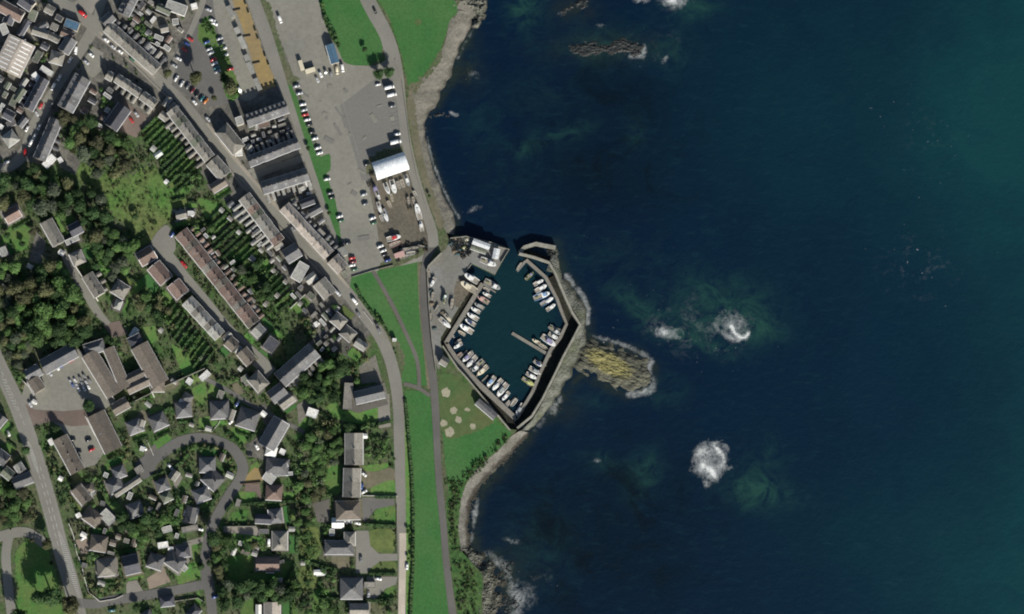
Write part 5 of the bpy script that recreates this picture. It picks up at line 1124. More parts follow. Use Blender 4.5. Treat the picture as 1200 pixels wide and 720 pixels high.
# greenhouses and small garden sheds
def greenhouse(u, v, ang, L_, W_, look):
    x, y = P(u, v, ZL + 2); r = link('greenhouse', None, loc=(x, y, ZL + .02), rz=R(-ang))
    m = MB(); m.box(-L_ / 2, L_ / 2, -W_ / 2, W_ / 2, 0, 1.7); link('wall', m.mesh('wall'), r, M['render_w'])
    for s in (-1, 1):
        m = MB(); m.add([(-L_ / 2, s * W_ / 2, 1.7), (L_ / 2, s * W_ / 2, 1.7), (L_ / 2, 0, 2.6), (-L_ / 2, 0, 2.6)], [(0, 1, 2, 3)]); link('roof', m.mesh('roof'), r, M['glazing'])
        m = MB(); 
        for i in range(int(L_ / .9) + 1):
            x_ = -L_ / 2 + .9 * i; m.add([(x_ - .05, s * W_ / 2, 1.75), (x_ + .05, s * W_ / 2, 1.75), (x_ + .05, 0, 2.65), (x_ - .05, 0, 2.65)], [(0, 1, 2, 3)])
        link('glazing_bar', m.mesh('glazing_bar'), r, M['trim'])
    reg(r, 'greenhouse', look)
M['glazing'] = mat('whitened_glazing', (.42, .46, .42), var=.2, scale=1.0, rough=.3, spec=.6)
greenhouse(185.5, 181, -35, 5.2, 3.6, 'white greenhouse among the narrow gardens')
greenhouse(376.5, 671, -4, 6.5, 4.5, 'pale greenhouse in the garden below the shore road villas')
greenhouse(157, 390, -55, 7, 3.8, 'slatted glasshouse north of the school')
sheds = [(195, 213, 40, 'w'), (225, 250, 30, 'w'), (189, 387, 40, 'c'), (254, 307, 40, 'c'), (270, 334, 40, 'c'), (371, 380, 60, 'w'), (349, 443, 40, 'w'), (345, 448, 40, 'w'), (362, 427, 40, 'c'), (72, 296, 30, 'w'), (35, 312, 30, 'c'), (4, 336, 30, 'c'), (174, 474, 40, 'c'), (204, 447, 30, 'c'), (213, 470, 30, 'w'), (199, 148, 40, 'c'), (180, 174, 40, 'c'), (282, 432, 40, 'c'),
         (309, 485, 40, 'w'), (261, 480, 0, 'w'), (109, 578, 60, 'c'), (92, 604, 60, 'w'), (98, 627, 30, 'w'), (71, 561, 30, 'w'), (60, 518, 60, 'w'), (40, 471, 30, 'w'), (322, 318, 40, 'g'), (335, 330, 40, 'g'), (296, 303, 40, 'g'), (280, 272, 40, 'c'), (260, 246, 40, 'c'), (270, 256, 40, 'g'), (364, 420, 40, 'g'), (300, 362, 40, 'c'), (312, 356, 40, 'g'), (352, 356, 40, 'g'),
         (372, 671, 0, 'w'), (342, 620, 0, 'c'), (428, 511, 0, 'w'), (355, 660, 0, 'c'), (200, 643, 0, 'w'), (328, 680, 0, 'c'), (247, 566, 20, 'c'), (296, 352, 40, 'g'), (325, 346, 40, 'g')]
for u, v, a, c in sheds:
    ang = R(-a); q = rnd.uniform(2.2, 4.2)
    house(u - q * math.cos(ang), v + q * math.sin(ang), u + q * math.cos(ang), v - q * math.sin(ang), rnd.uniform(4, 6), c, 'gable', 2.1, look=f'{ROOFNAME[c]} garden shed', area='garden sheds ' + ('of the old town' if v < 300 else 'of the middle gardens' if v < 420 else 'of the southern gardens'), name='garden_shed', cat='shed', chim=0, wins=False, pitch=20, wallm='render_c')

# more sheds, garages and yard buildings where the town is packed
bg_ = random.Random(31)
def fill(poly, n, ang, area, roofs, L0=5, L1=10, W0=4, W1=7, h=(2.4, 3.6), big=False):
    us_ = [p[0] for p in poly]; vs9 = [p[1] for p in poly]; got = 0
    def inside(u, v):
        c = False
        for i in range(len(poly)):
            a, b = poly[i], poly[(i + 1) % len(poly)]
            if (a[1] > v) != (b[1] > v) and u < (b[0] - a[0]) * (v - a[1]) / (b[1] - a[1]) + a[0]: c = not c
        return c
    for _ in range(n * 60):
        if got >= n: break
        u, v = bg_.uniform(min(us_), max(us_)), bg_.uniform(min(vs9), max(vs9))
        if not inside(u, v): continue
        a = R(ang + (90 if bg_.random() < .4 else 0) + bg_.uniform(-4, 4)); L9 = bg_.uniform(L0, L1); w9 = bg_.uniform(W0, W1); ca, sa = math.cos(a), math.sin(a)
        if any(occ(u + ca * L9 / 2 * s - sa * w9 / 2 * t, v + sa * L9 / 2 * s + ca * w9 / 2 * t) in (1, 2) for s in (-1.15, 0, 1.15) for t in (-1.2, 0, 1.2)): continue
        k = bg_.choice(roofs); e = bg_.uniform(*h); kind = 'flat' if bg_.random() < .45 else 'gable'
        house(u - ca * L9 / 2, v - sa * L9 / 2, u + ca * L9 / 2, v + sa * L9 / 2, w9, k, kind, e, look=f'{ROOFNAME[k]}-roofed {"flat-topped " if kind == "flat" else ""}{"building" if big else "outbuilding"}', area=area, name='town_building' if big else 'outbuilding', cat='building' if big else 'outbuilding', chim=0, wins=big, pitch=26)
        got += 1
RS = ['c', 'g', 's', 'e', 'g', 'b', 'c', 'n']
fill([(0, 0), (50, 0), (70, 20), (88, 40), (70, 80), (0, 45)], 9, 30, 'packed top-left block', RS, 8, 15, 7, 10, (4, 6), True)
fill([(0, 88), (20, 96), (50, 80), (60, 90), (36, 130), (20, 160), (0, 160)], 12, -58, 'yards by the ribbed shed', RS, 6, 12, 5, 8, (3, 5), True)
fill([(160, 0), (225, 0), (212, 40), (190, 75), (150, 45)], 13, 38, 'yards off the top-left lane', RS)
fill([(105, 95), (125, 98), (140, 118), (118, 150), (92, 128)], 8, 32, 'plots behind the dormered terrace', RS)
fill([(286, 146), (335, 135), (345, 165), (300, 176)], 12, -17, 'courts between the side-street terraces', RS, 4, 8, 3, 5)
fill([(312, 228), (362, 210), (368, 226), (345, 240), (322, 238)], 8, -17, 'backs of the lowest side-street terrace', RS, 4, 8, 3, 5)
fill([(345, 240), (372, 228), (384, 250), (398, 290), (392, 296)], 12, 48, 'strip behind the pale tan terrace', RS, 4, 9, 3.5, 6)
fill([(262, 232), (280, 238), (322, 290), (340, 320), (326, 318), (290, 280)], 12, -42, 'backs of the street terrace', RS, 5, 10, 3.5, 5)
fill([(340, 335), (372, 340), (400, 365), (388, 385), (366, 372), (348, 362)], 10, 45, 'yards inside the road bend', RS, 5, 10, 4, 6)
fill([(372, 378), (388, 384), (402, 400), (396, 418), (372, 408)], 8, 45, 'yards below the hipped pair', RS, 4, 8, 3, 5)
fill([(340, 440), (372, 414), (380, 420), (350, 448)], 5, -42, 'backs of the big slate terrace', ['w', 'c', 'w'], 3.5, 5, 3, 4)
fill([(226, 250), (240, 262), (300, 345), (318, 372), (306, 376), (262, 318), (226, 276)], 12, 52, 'backs of the long brown terrace', RS, 4, 7, 3, 4.5)
fill([(100, 555), (240, 480), (300, 510), (330, 640), (200, 690), (110, 690)], 26, 20, 'gardens around the crescent', ['c', 'g', 's', 'w', 'k', 'c'], 5, 10, 4, 7)
fill([(90, 690), (100, 590), (135, 580), (130, 690)], 5, 15, 'gardens of the hatched road homes', ['c', 'g', 's', 'k'], 5, 9, 4, 7)
# ------------------------------------------------------------------ vehicles
def wheel_mesh():
    m = MB(); m.cyl((0, -.1, 0), (0, .1, 0), .31, n=12); m.cyl((0, -.115, 0), (0, .115, 0), .18, n=8, mi=1)
    me = m.mesh('wheel'); me.materials.append(M['rubber']); me.materials.append(M['steel']); return me
def car_body(van):
    if van: pr = [(-2.5, .35), (-2.5, 1.0), (-2.42, 2.0), (-2.2, 2.15), (1.2, 2.15), (1.75, 1.25), (2.45, 1.0), (2.55, .6), (2.5, .35)]
    else: pr = [(-2.1, .32), (-2.14, .75), (-1.95, .95), (-1.75, .98), (-1.25, 1.42), (-.9, 1.46), (.35, 1.45), (1.05, .98), (1.85, .85), (2.12, .7), (2.15, .35)]
    W = .95 if van else .86
    vs = []; n = len(pr)
    for s in (-1, 1):
        for x, z in pr:
            vs.append((x, s * (W if z < 1.05 else W - (.08 if van else .2)), z))
    fs = [tuple(range(n)), tuple(range(2 * n - 1, n - 1, -1))] + [(i, n + i, n + (i + 1) % n, (i + 1) % n) for i in range(n)]
    me = mesh('body', vs, fs); bm = bmesh.new(); bm.from_mesh(me); bmesh.ops.recalc_face_normals(bm, faces=bm.faces)
    bmesh.ops.bevel(bm, geom=[e for e in bm.edges], offset=.05, segments=2, affect='EDGES'); bm.to_mesh(me); bm.free()
    me.polygons.foreach_set('use_smooth', [True] * len(me.polygons))
    return me
def quad(vs, name, m):
    me = mesh(name, vs, [(0, 1, 2, 3)]); me.materials.append(m); return me
def make_car(color, van):
    pre = 'van' if van else 'car'
    def body():
        me = car_body(van); me.materials.append(M['car_' + color]); return me
    r = bpy.data.objects.new('parked_van' if van else 'parked_car', None); col.objects.link(r)
    put('body', shared(pre + color, body), r, (0, 0, 0))
    if van: ws = [('windscreen', [(1.22, -.78, 2.13), (1.22, .78, 2.13), (1.76, .86, 1.28), (1.76, -.86, 1.28)]), ('rear_window', [(-2.455, -.6, 1.9), (-2.5, -.6, 1.3), (-2.5, .6, 1.3), (-2.455, .6, 1.9)])]
    else: ws = [('windscreen', [(.4, -.56, 1.47), (.4, .56, 1.47), (1.06, .7, 1.02), (1.06, -.7, 1.02)]), ('rear_window', [(-1.28, -.56, 1.45), (-1.76, -.66, 1.03), (-1.76, .66, 1.03), (-1.28, .56, 1.45)])]
    for nm, q in ws:
        off = .035
        def f(q=q, nm=nm):
            a, b, c, d = (Vector(p) for p in q); n_ = (b - a).cross(c - a).normalized(); n_ = n_ if n_.z > 0 or van and n_.x * q[0][0] > 0 else -n_
            return quad([p + n_ * off for p in (a, b, c, d)], nm, M['glass'])
        put(nm, shared(pre + nm, f), r, (0, 0, 0))
    for s in (-1, 1):
        def sidewin(s=s):
            if van: q = [(.3, s * .93, 1.25), (1.5, s * .93, 1.25), (1.15, s * .9, 1.95), (.3, s * .9, 1.95)]
            else: q = [(-1.4, s * .80, 1.03), (.9, s * .80, 1.03), (.32, s * .7, 1.38), (-1.1, s * .7, 1.38)]
            return quad(q, 'side_window', M['glass'])
        put('side_window', shared(f'{pre}sw{s}', sidewin), r, (0, 0, 0))
        for x in ((-1.55, 1.6) if van else (-1.3, 1.32)): put('wheel', shared('wheel', wheel_mesh), r, (x, s * (.86 if van else .8), .31))
        def hl():
            m = MB(); m.box(-.05, .05, -.16, .16, -.07, .07); me = m.mesh('headlight'); me.materials.append(M['lamp']); return me
        put('headlight', shared('headlight', hl), r, (2.5 if van else 2.1, s * .62, .72))
    return r
def copy_tree(o, parent=None):
    c = o.copy(); col.objects.link(c); c.parent = parent
    for ch in o.children: copy_tree(ch, c)
    return c
protos = {}
def car(u, v, ang, color='white', area=None, van=False, key='v', sc_=1.0):
    k = (color, van)
    if k not in protos: protos[k] = make_car(color, van); o = protos[k]
    else: o = copy_tree(protos[k])
    x, y = P(u, v, ZL + .8)
    o.location = (x, y, ZL + .17); o.rotation_euler = (0, 0, R(-ang)); o.scale = (sc_,) * 3
    reg(o, 'van' if van else 'car', f'{color} {"van" if van else "car"}', area, u, v, key)
    return o
W_, S_, G_, K_, R_, M_, B_, T_ = 'white', 'silver', 'grey', 'black', 'red', 'maroon', 'blue', 'teal'
AP = "cars on the big car park's west edge"
for u, v, c in ((347.5, 101, S_), (351, 109.5, S_), (354.8, 122.5, W_), (356.5, 129, S_), (357.5, 134.5, R_), (360, 140.5, W_), (362.5, 146, K_), (365.5, 155, K_), (369, 162.5, W_), (372.5, 173.5, W_), (374.5, 179.5, W_), (383.3, 210, W_), (387, 226.5, G_), (389, 231.5, K_), (398, 253.8, W_), (399.5, 258.8, 'green'),
                (400.5, 285, K_), (407.5, 285, K_), (412.5, 302.5, R_), (414, 307, M_), (412.5, 311, W_), (415.3, 316, 'green')):
    car(u, v, -14 + rnd.uniform(-4, 4), c, AP)
AQ = "cars along the boatyard's west fence"
for u, v, c in ((426.5, 228, S_), (428, 239, G_), (436.5, 255.8, W_), (438, 261.3, 'green'), (445.5, 288.8, W_), (449, 294, W_), (450.7, 298.6, K_), (454.3, 305.2, B_), (430, 192.5, K_)): car(u, v, -20, c, AQ)
AR = 'vehicles on the car park by the coast road'
for u, v, c, van, s in ((456, 102.5, W_, True, 1.3), (459, 111.3, W_, True, 1.25), (443, 99.3, W_, False, .8), (459.5, 124.5, G_, False, 1), (465.5, 157.3, W_, False, 1), (463.5, 166.5, W_, True, 1.45)): car(u, v, -13, c, AR, van, sc_=s)
AT = 'vehicles parked below the blue-roofed shed'
for u, v, c, van, a in ((371.8, 93.5, S_, False, 65), (375.8, 87.5, W_, False, 65), (381.5, 84.5, G_, False, 75), (387.8, 86.3, G_, False, 80), (394.8, 83, 'cream', True, 84), (401.3, 80.2, W_, True, 80)): car(u, v, a, c, AT, van, key='u')
car(328, 23, 68, W_, None, True)
LABELS[-1] = (LABELS[-1][0], 'lone white van on the open tarmac near the top edge', None, 0, 0, 'v')
LT = "cars on the town car park's left side"
for u, v, c, a in ((223, 46, R_, 35), (219, 51.5, B_, 35), (216, 58, R_, 35), (209.3, 69, W_, 30), (204.3, 77, S_, 30), (206.5, 92, W_, -58), (213, 98.3, W_, -58), (220, 101, G_, -58), (225.5, 106, M_, -58), (231, 110.5, K_, -58), (236.5, 115.5, T_, -55), (241, 118.5, 'orange', -50)): car(u, v, a, c, LT)
LM = "cars on the town car park's middle row"
for u, v, c in ((242, 49.5, B_), (245, 57.8, S_), (247.2, 62.2, S_), (250, 70, R_), (251.5, 74.5, W_), (253.5, 79.5, T_), (255, 84, S_)): car(u, v, -22, c, LM)
LR = 'cars right of the car park hedge strip'
for u, v, c, a in ((244.5, 11.5, S_, 20), (249, 24, W_, 20), (251.5, 28, W_, 20), (257.3, 45.5, S_, -20), (259, 50.5, G_, -20), (262, 57, W_, -20), (264, 65, W_, -25), (270, 81, R_, -10), (280.8, 105.5, W_, 70)): car(u, v, a, c, LR)
LS = 'cars in front of the top-left street terrace'
for u, v, c in ((124.3, 47, W_), (132.5, 55, S_), (140.8, 60.5, W_), (155, 69.5, 'green')): car(u, v, 38, c, LS)
LQ = 'vehicles on the south-west street'
for u, v, c, van, a in ((88.8, 59.5, W_, True, 100), (82, 70.5, W_, False, 120), (69.5, 91.3, W_, False, 120), (62.5, 102, W_, True, 118), (60, 123, G_, False, 120), (48, 124, R_, False, 118), (43, 133, S_, False, 60), (46, 149, W_, False, 118), (40.5, 160, W_, False, 118), (36, 168, W_, True, 118), (31.5, 151, W_, False, 118), (29.5, 179, R_, True, 90), (8.5, 190, S_, False, 160)): car(u, v, a, c, LQ, van)
LC = 'cars in the walled triangle at the junction'
for u, v, c in ((107, 64.5, W_), (101, 73, S_)): car(u, v, 40, c, LC)
car(97, 16.5, 40, R_, None, True, sc_=1.25); LABELS[-1] = (LABELS[-1][0], 'big red van standing in the paved square at the top', None, 0, 0, 'v')
LG = 'cars grouped in the middle of the school yard'
for u, v, c in ((82.5, 447, S_), (85, 451, B_), (88, 446, W_), (90, 451.5, S_), (92, 456, W_), (94, 443.5, G_), (96.5, 450, S_), (98.5, 455.5, W_), (98.5, 440.5, G_), (101, 448, S_), (103.5, 453.5, W_), (105, 446, G_)): car(u, v, 60, c, LG, sc_=.85)
LH = 'cars along the upper edge of the school yard'
for u, v, c, a in ((83.7, 422.3, R_, -35), (67, 431, W_, 50), (70.5, 428, B_, 50), (58.5, 437.8, S_, 50)): car(u, v, a, c, LH, key='u')
LJ = 'cars between the two lower school ranges'
for u, v, c, a in ((85, 515.5, K_, -15), (92, 530, K_, -15), (103.7, 515.8, K_, -25), (107.3, 527, R_, -30)): car(u, v, a, c, LJ)
LK = 'vehicles on residential driveways'
for u, v, c, van, a in ((10, 508, W_, False, 70), (40, 471.5, W_, False, 30), (35.5, 474, S_, False, 60), (169.3, 525, W_, False, 50), (199.5, 547, W_, False, 50), (217, 601, S_, False, 110), (234.5, 620.5, W_, False, 10), (242, 570.5, W_, False, 30), (271, 494.5, W_, False, 140), (278, 473, B_, False, 120), (301, 524, W_, False, 60), (315, 636, W_, True, 90),
                        (404.5, 612, W_, False, 30), (409.5, 611, S_, False, 30), (419, 613.5, W_, False, 10), (426.5, 556, W_, False, 40), (424, 570, B_, False, 100), (426.5, 576.5, W_, False, -30), (443.5, 678.5, W_, False, 10), (432, 697, S_, False, 90), (252, 699.5, B_, False, -20), (131, 715.5, T_, False, -5), (423, 655, G_, False, 90), (97.7, 631, W_, False, -30), (371, 380.5, W_, False, -30),
                        (202, 275, B_, False, 130), (214, 308.5, R_, False, 55), (76, 706, G_, False, 70) if False else (216.5, 311, R_, False, 55), (477, 664, W_, False, 95), (415.7, 353.3, W_, True, 50), (439.5, 13, K_, False, 65), (441, 380, K_, False, 62), (444, 387, G_, False, 62), (395.5, 343.5, S_, True, 45), (420, 368, G_, False, 60), (154, 141, R_, False, 55), (160, 134, S_, False, 55), (304, 196, G_, False, 55) if False else (257, 162, G_, False, 55), (343.3, 268, G_, False, 48), (243.5, 139.5, S_, False, 45), (228, 120, W_, False, 48)):
    car(u, v, a, c, 'vehicles along the shore road' if u > 403 and not (404 <= u <= 432 and 550 < v < 700) else LK, van)

# ------------------------------------------------------------------ boats
def hull_mesh(L_, B, H, color):
    n = 12; vs = []; fs = []
    secs = []
    for i in range(n + 1):
        t = i / n; x = -L_ / 2 + L_ * t
        w = B / 2 * (1 if t < .45 else math.sqrt(max(0, 1 - ((t - .45) / .55) ** 2.2))) * (.86 + .14 * min(1, t * 4))
        w = max(w, .02); sh = H * (1 + .25 * t ** 2)
        secs.append([(x, -w, sh), (x, -w * .8, sh * .35), (x, 0, -.25), (x, w * .8, sh * .35), (x, w, sh), (x, w * .82, sh), (x, w * .78, sh * .72), (x, -w * .78, sh * .72), (x, -w * .82, sh)])
    for s_ in secs: vs += s_
    k = 9
    for i in range(n):
        for j in range(k):
            fs.append((i * k + j, (i + 1) * k + j, (i + 1) * k + (j + 1) % k, i * k + (j + 1) % k))
    fs += [tuple(range(k))[::-1], tuple(range(n * k, n * k + k))]
    mi = []
    for i in range(n):
        for j in range(k): mi.append(1 if j == 6 else 0)
    mi += [0, 0]
    me = mesh('hull', vs, fs, mi); bm = bmesh.new(); bm.from_mesh(me); bmesh.ops.recalc_face_normals(bm, faces=bm.faces); bm.to_mesh(me); bm.free()
    me.materials.append(M['boat_' + color]); me.materials.append(M['boat_inside'])
    return me
def boat(u, v, a, L_px, color='white', kind='cruiser', area=None, afloat=True, cabin=None, key='v', look=None):
    """a: heading of the bow in degrees, measured in the photo (0 right, 90 down)"""
    L_ = L_px * S; B = L_ * (.36 if kind != 'yacht' else .31); H = .5 + L_ * .055
    z = 0 if afloat == True else ZL + .9 if afloat is False else afloat
    x, y = P(u, v, z + H)
    r = link('moored_boat' if z == 0 else 'boat_ashore', None, loc=(x, y, z + (.12 if z == 0 else 0)), rz=R(-a))
    cabin = cabin or color
    hk = ('hull', round(L_ * 2), color, kind)
    hm = shared(hk, lambda: hull_mesh(round(L_ * 2) / 2, round(L_ * 2) / 2 * (.36 if kind != 'yacht' else .31), H, color))
    put('hull', hm, r, (0, 0, 0))
    if kind in ('cruiser', 'yacht', 'work'):
        # foredeck
        m = MB(); n = 6; pts = []
        for i in range(n + 1):
            t = .5 + .48 * i / n; w = B / 2 * math.sqrt(max(0.001, 1 - ((t - .45) / .55) ** 2.2)) * .88; pts.append((-L_ / 2 + L_ * t, w, H * (1 + .25 * t * t) + .03))
        vs = [(x_, -w, z_) for x_, w, z_ in pts] + [(x_, w, z_) for x_, w, z_ in pts] + [(x_, 0, z_ + .12) for x_, w, z_ in pts]
        k = n + 1
        for i in range(n): m.add([vs[i], vs[i + 1], vs[2 * k + i + 1], vs[2 * k + i]], [(0, 1, 2, 3)]); m.add([vs[k + i], vs[2 * k + i], vs[2 * k + i + 1], vs[k + i + 1]], [(0, 1, 2, 3)])
        link('foredeck', m.mesh('foredeck'), r, M['boat_' + (color if color != 'blue' else 'white')])
        c0, c1, hh, cw = {'cruiser': (-.12, .2, 1.35, .3), 'yacht': (-.1, .22, .55, .24), 'work': (.08, .28, 1.9, .26)}[kind]
        m = MB(); m.box(L_ * c0, L_ * c1, -B * cw, B * cw, H * .7, H + hh, 0, taper=.12)
        m.box(L_ * c0 + .02, L_ * c1 - .02, -B * cw - .004, B * cw + .004, H + hh * .35, H + hh * .7, 1, taper=.1)
        cb = link('cabin', m.mesh('cabin'), r, [M['boat_' + cabin], M['glass']])
        m = MB(); m.box(L_ * c0 - .15, L_ * c1 - .05, -B * cw + .02, B * cw - .02, H + hh + .005, H + hh + .08); link('cabin_roof', m.mesh('cabin_roof'), cb, M['boat_' + cabin])
        m = MB(); m.add([(L_ * c1 - .04, -B * cw * .8, H + hh * .95), (L_ * c1 - .04, B * cw * .8, H + hh * .95), (L_ * c1 + hh * .45, B * cw * .75, H + .12), (L_ * c1 + hh * .45, -B * cw * .75, H + .12)], [(0, 3, 2, 1)]); link('windscreen', m.mesh('windscreen'), cb, M['glass'])
    else:
        for t in (-.2, .1):
            m = MB(); m.box(L_ * t - .15, L_ * t + .15, -B * .4, B * .4, H * .75, H * .82); link('thwart', m.mesh('thwart'), r, M['wood'])
    if kind == 'yacht':
        m = MB(); m.cyl((L_ * .12, 0, H), (L_ * .12, 0, H + L_ * 1.1), .07, .05, 6); m.cyl((L_ * .12, 0, H + 1.0), (-L_ * .3, 0, H + 1.05), .06, n=6); link('mast', m.mesh('mast'), r, M['steel'])
        m = MB(); m.cyl((L_ * .1, 0, H + 1.12), (-L_ * .28, 0, H + 1.18), .16, .1, 6); link('furled_sail', m.mesh('furled_sail'), r, M['boat_navy'])
    if kind in ('cruiser', 'dinghy'):
        m = MB(); m.box(-L_ / 2 - .35, -L_ / 2 + .05, -.16, .16, H * .4, H + .35, taper=.03); link('outboard_motor', m.mesh('outboard_motor'), r, M['boat_dark'])
    if kind == 'work':
        m = MB(); m.box(-L_ * .38, -L_ * .2, -.4, .4, H * .72, H + .5); link('fish_box', m.mesh('fish_box'), r, M['boat_olive'])
        m = MB()
        for s in (-1, 1): m.cyl((-L_ * .42, s * B * .36, H * .8), (-L_ * .42, s * B * .36, H + 1.6), .05, n=6)
        m.cyl((-L_ * .42, -B * .36, H + 1.6), (-L_ * .42, B * .36, H + 1.6), .05, n=6); link('gantry', m.mesh('gantry'), r, M['steel'])
    if afloat is False:
        m = MB()
        for x_ in (-L_ * .25, L_ * .2):
            m.box(x_ - .12, x_ + .12, -B * .4, B * .4, -.75, -.1)
        m.box(-L_ * .3, L_ * .3, -.12, .12, -.3, -.12); link('cradle', m.mesh('cradle'), r, M['wood'])
    nm = {'cruiser': 'motor boat', 'yacht': 'sailing boat', 'dinghy': 'dinghy', 'work': 'fishing boat'}[kind]
    cl = {'pink': 'faded pink', 'dark': 'dark grey', 'cream': 'cream'}.get(color, color)
    reg(r, 'boat', look or f'{cl} {nm}' + (f' with {cabin} cabin' if cabin != color else ''), area, u, v, key)
    return r
BW_ = 'boats along the west walkway'
for d in ((577, 334, 28, 21, 'grey', 'work', 'white'), (570, 339.3, 210, 9, 'white', 'dinghy'), (570.5, 345.5, 210, 11, 'white', 'cruiser'), (566.2, 351.3, 212, 15.5, 'pink', 'work'), (561.5, 358.6, 212, 13, 'grey', 'cruiser', 'grey'), (557.3, 363.5, 212, 13, 'white', 'cruiser'),
          (554, 371, 212, 15.5, 'white', 'cruiser'), (551.2, 378, 212, 14, 'white', 'cruiser', 'navy'), (546.5, 385.3, 212, 18, 'white', 'cruiser'), (541, 390.5, 212, 10, 'cream', 'dinghy'), (530.5, 394.2, 215, 5, 'white', 'dinghy')):
    boat(*d[:6], area=BW_, cabin=d[6] if len(d) > 6 else None)
BS = 'boats along the south-west walkway'
for d in ((536.8, 405.2, 148, 12, 'white', 'cruiser'), (536.5, 400.5, 148, 9, 'grey', 'dinghy'), (538, 416.3, 142, 8.5, 'pink', 'dinghy'), (547.5, 418.8, 137, 15, 'white', 'cruiser', 'purple'), (552.6, 424, 132, 17, 'white', 'yacht'), (559.8, 429, 136, 19, 'grey', 'work', 'white'), (565.5, 434.3, 138, 16.5, 'cream', 'cruiser'), (553.7, 413.8, 60, 5.5, 'white', 'dinghy'), (557.8, 418.6, 60, 6, 'white', 'dinghy'),
          (575.5, 447, 128, 15, 'white', 'cruiser', 'blue'), (582.8, 451, 132, 17, 'white', 'yacht'), (588.7, 457, 128, 19, 'white', 'cruiser', 'grey'), (592.7, 464.3, 130, 13, 'white', 'cruiser'), (602, 472.3, 130, 12, 'white', 'dinghy'), (595.3, 472.8, 120, 7, 'white', 'dinghy'), (609.2, 480, 122, 15.5, 'white', 'cruiser', 'grey')):
    boat(*d[:6], area=BS, cabin=d[6] if len(d) > 6 else None)
BE = 'boats along the south-east walkway'
for d in ((650, 387.2, 38, 16.5, 'grey', 'work', 'white'), (648.8, 394.2, 32, 14, 'white', 'cruiser'), (643, 399.6, 36, 20, 'white', 'cruiser', 'purple'), (628.3, 400.3, 212, 10.5, 'cream', 'cruiser'), (636.5, 406.3, 30, 11, 'cream', 'dinghy'), (630.5, 426.3, 34, 12, 'white', 'cruiser', 'navy'), (627, 435, 32, 15.5, 'white', 'cruiser', 'grey'), (622.7, 440.7, 28, 14, 'white', 'cruiser'), (619, 447.5, 32, 16, 'yellow', 'yacht')):
    boat(*d[:6], area=BE, cabin=d[6] if len(d) > 6 else None)
BN = 'boats along the north-east walkway'
for d in ((620.5, 323.5, -45, 13, 'olive', 'work', 'purple'), (631, 331.2, -28, 13, 'white', 'cruiser'), (634, 338, -30, 15.5, 'white', 'cruiser'), (634.8, 346.7, -20, 20, 'blue', 'work', 'blue'), (641, 353.2, -30, 17, 'blue', 'yacht', 'white'), (645.5, 360.3, -35, 13, 'white', 'cruiser'), (609, 312.5, -60, 11, 'grey', 'dinghy')):
    boat(*d[:6], area=BN, cabin=d[6] if len(d) > 6 else None)
BQ = 'boats standing on the quay yard'
for d in ((572.3, 307.6, 22, 20, 'white', 'work'), (552.5, 326.2, 211, 19, 'white', 'cruiser'), (549.2, 336.2, 212, 22, 'cream', 'cruiser'), (507.2, 330.7, 115, 12, 'white', 'cruiser'), (521.3, 350, -80, 14, 'green', 'work', 'white'), (530, 357, 98, 14, 'dark', 'dinghy'), (507.5, 348, 95, 11, 'grey', 'dinghy'), (524.6, 372.6, 50, 12, 'cream', 'yacht'), (521.5, 378.5, 42, 17, 'white', 'yacht'), (503, 322, 80, 9, 'dark', 'dinghy'), (505, 372, 90, 9, 'dark', 'dinghy'), (512, 362, 120, 9, 'grey', 'dinghy')):
    boat(*d[:6], area=BQ, afloat=False, cabin=d[6] if len(d) > 6 else None)
BY = 'boats ashore in the boatyard'
for d in ((440.5, 223.5, -110, 14, 'purple', 'work', 'purple'), (443.5, 230, 70, 9, 'white', 'cruiser'), (444.5, 243, 75, 14, 'white', 'yacht'), (451.5, 252.5, 68, 16, 'blue', 'yacht', 'white'), (447.3, 256.3, 70, 9.5, 'white', 'dinghy'), (453.5, 221, 68, 15, 'white', 'cruiser', 'grey'), (461, 219, 74, 17, 'white', 'cruiser'), (467.5, 218, 70, 12, 'grey', 'dinghy'), (472, 216, 70, 12, 'cream', 'dinghy'), (477, 211.5, 72, 15, 'grey', 'cruiser', 'white'),
          (486.5, 227.5, 60, 8, 'white', 'dinghy'), (459.5, 233, 75, 12, 'olive', 'dinghy'), (456.5, 240, 65, 10, 'cream', 'dinghy'), (490, 248.3, -105, 20, 'white', 'yacht'), (493.7, 265.2, -102, 13, 'white', 'cruiser'), (461.5, 279, -15, 17, 'white', 'cruiser', 'red'), (463.5, 286, -22, 15, 'pink', 'dinghy'), (485, 236, 75, 11, 'dark', 'dinghy'), (498, 228, 60, 9, 'grey', 'dinghy') if False else (479, 236, 80, 10, 'dark', 'dinghy'),
          (476, 293, -10, 14, 'grey', 'dinghy'), (486, 291, -5, 13, 'dark', 'dinghy'), (494, 289, 10, 9, 'dark', 'dinghy'), (482, 297, -14, 12, 'white', 'dinghy'), (474, 301, -14, 12, 'grey', 'dinghy')):
    boat(*d[:6], area=BY, afloat=False, cabin=d[6] if len(d) > 6 else None)

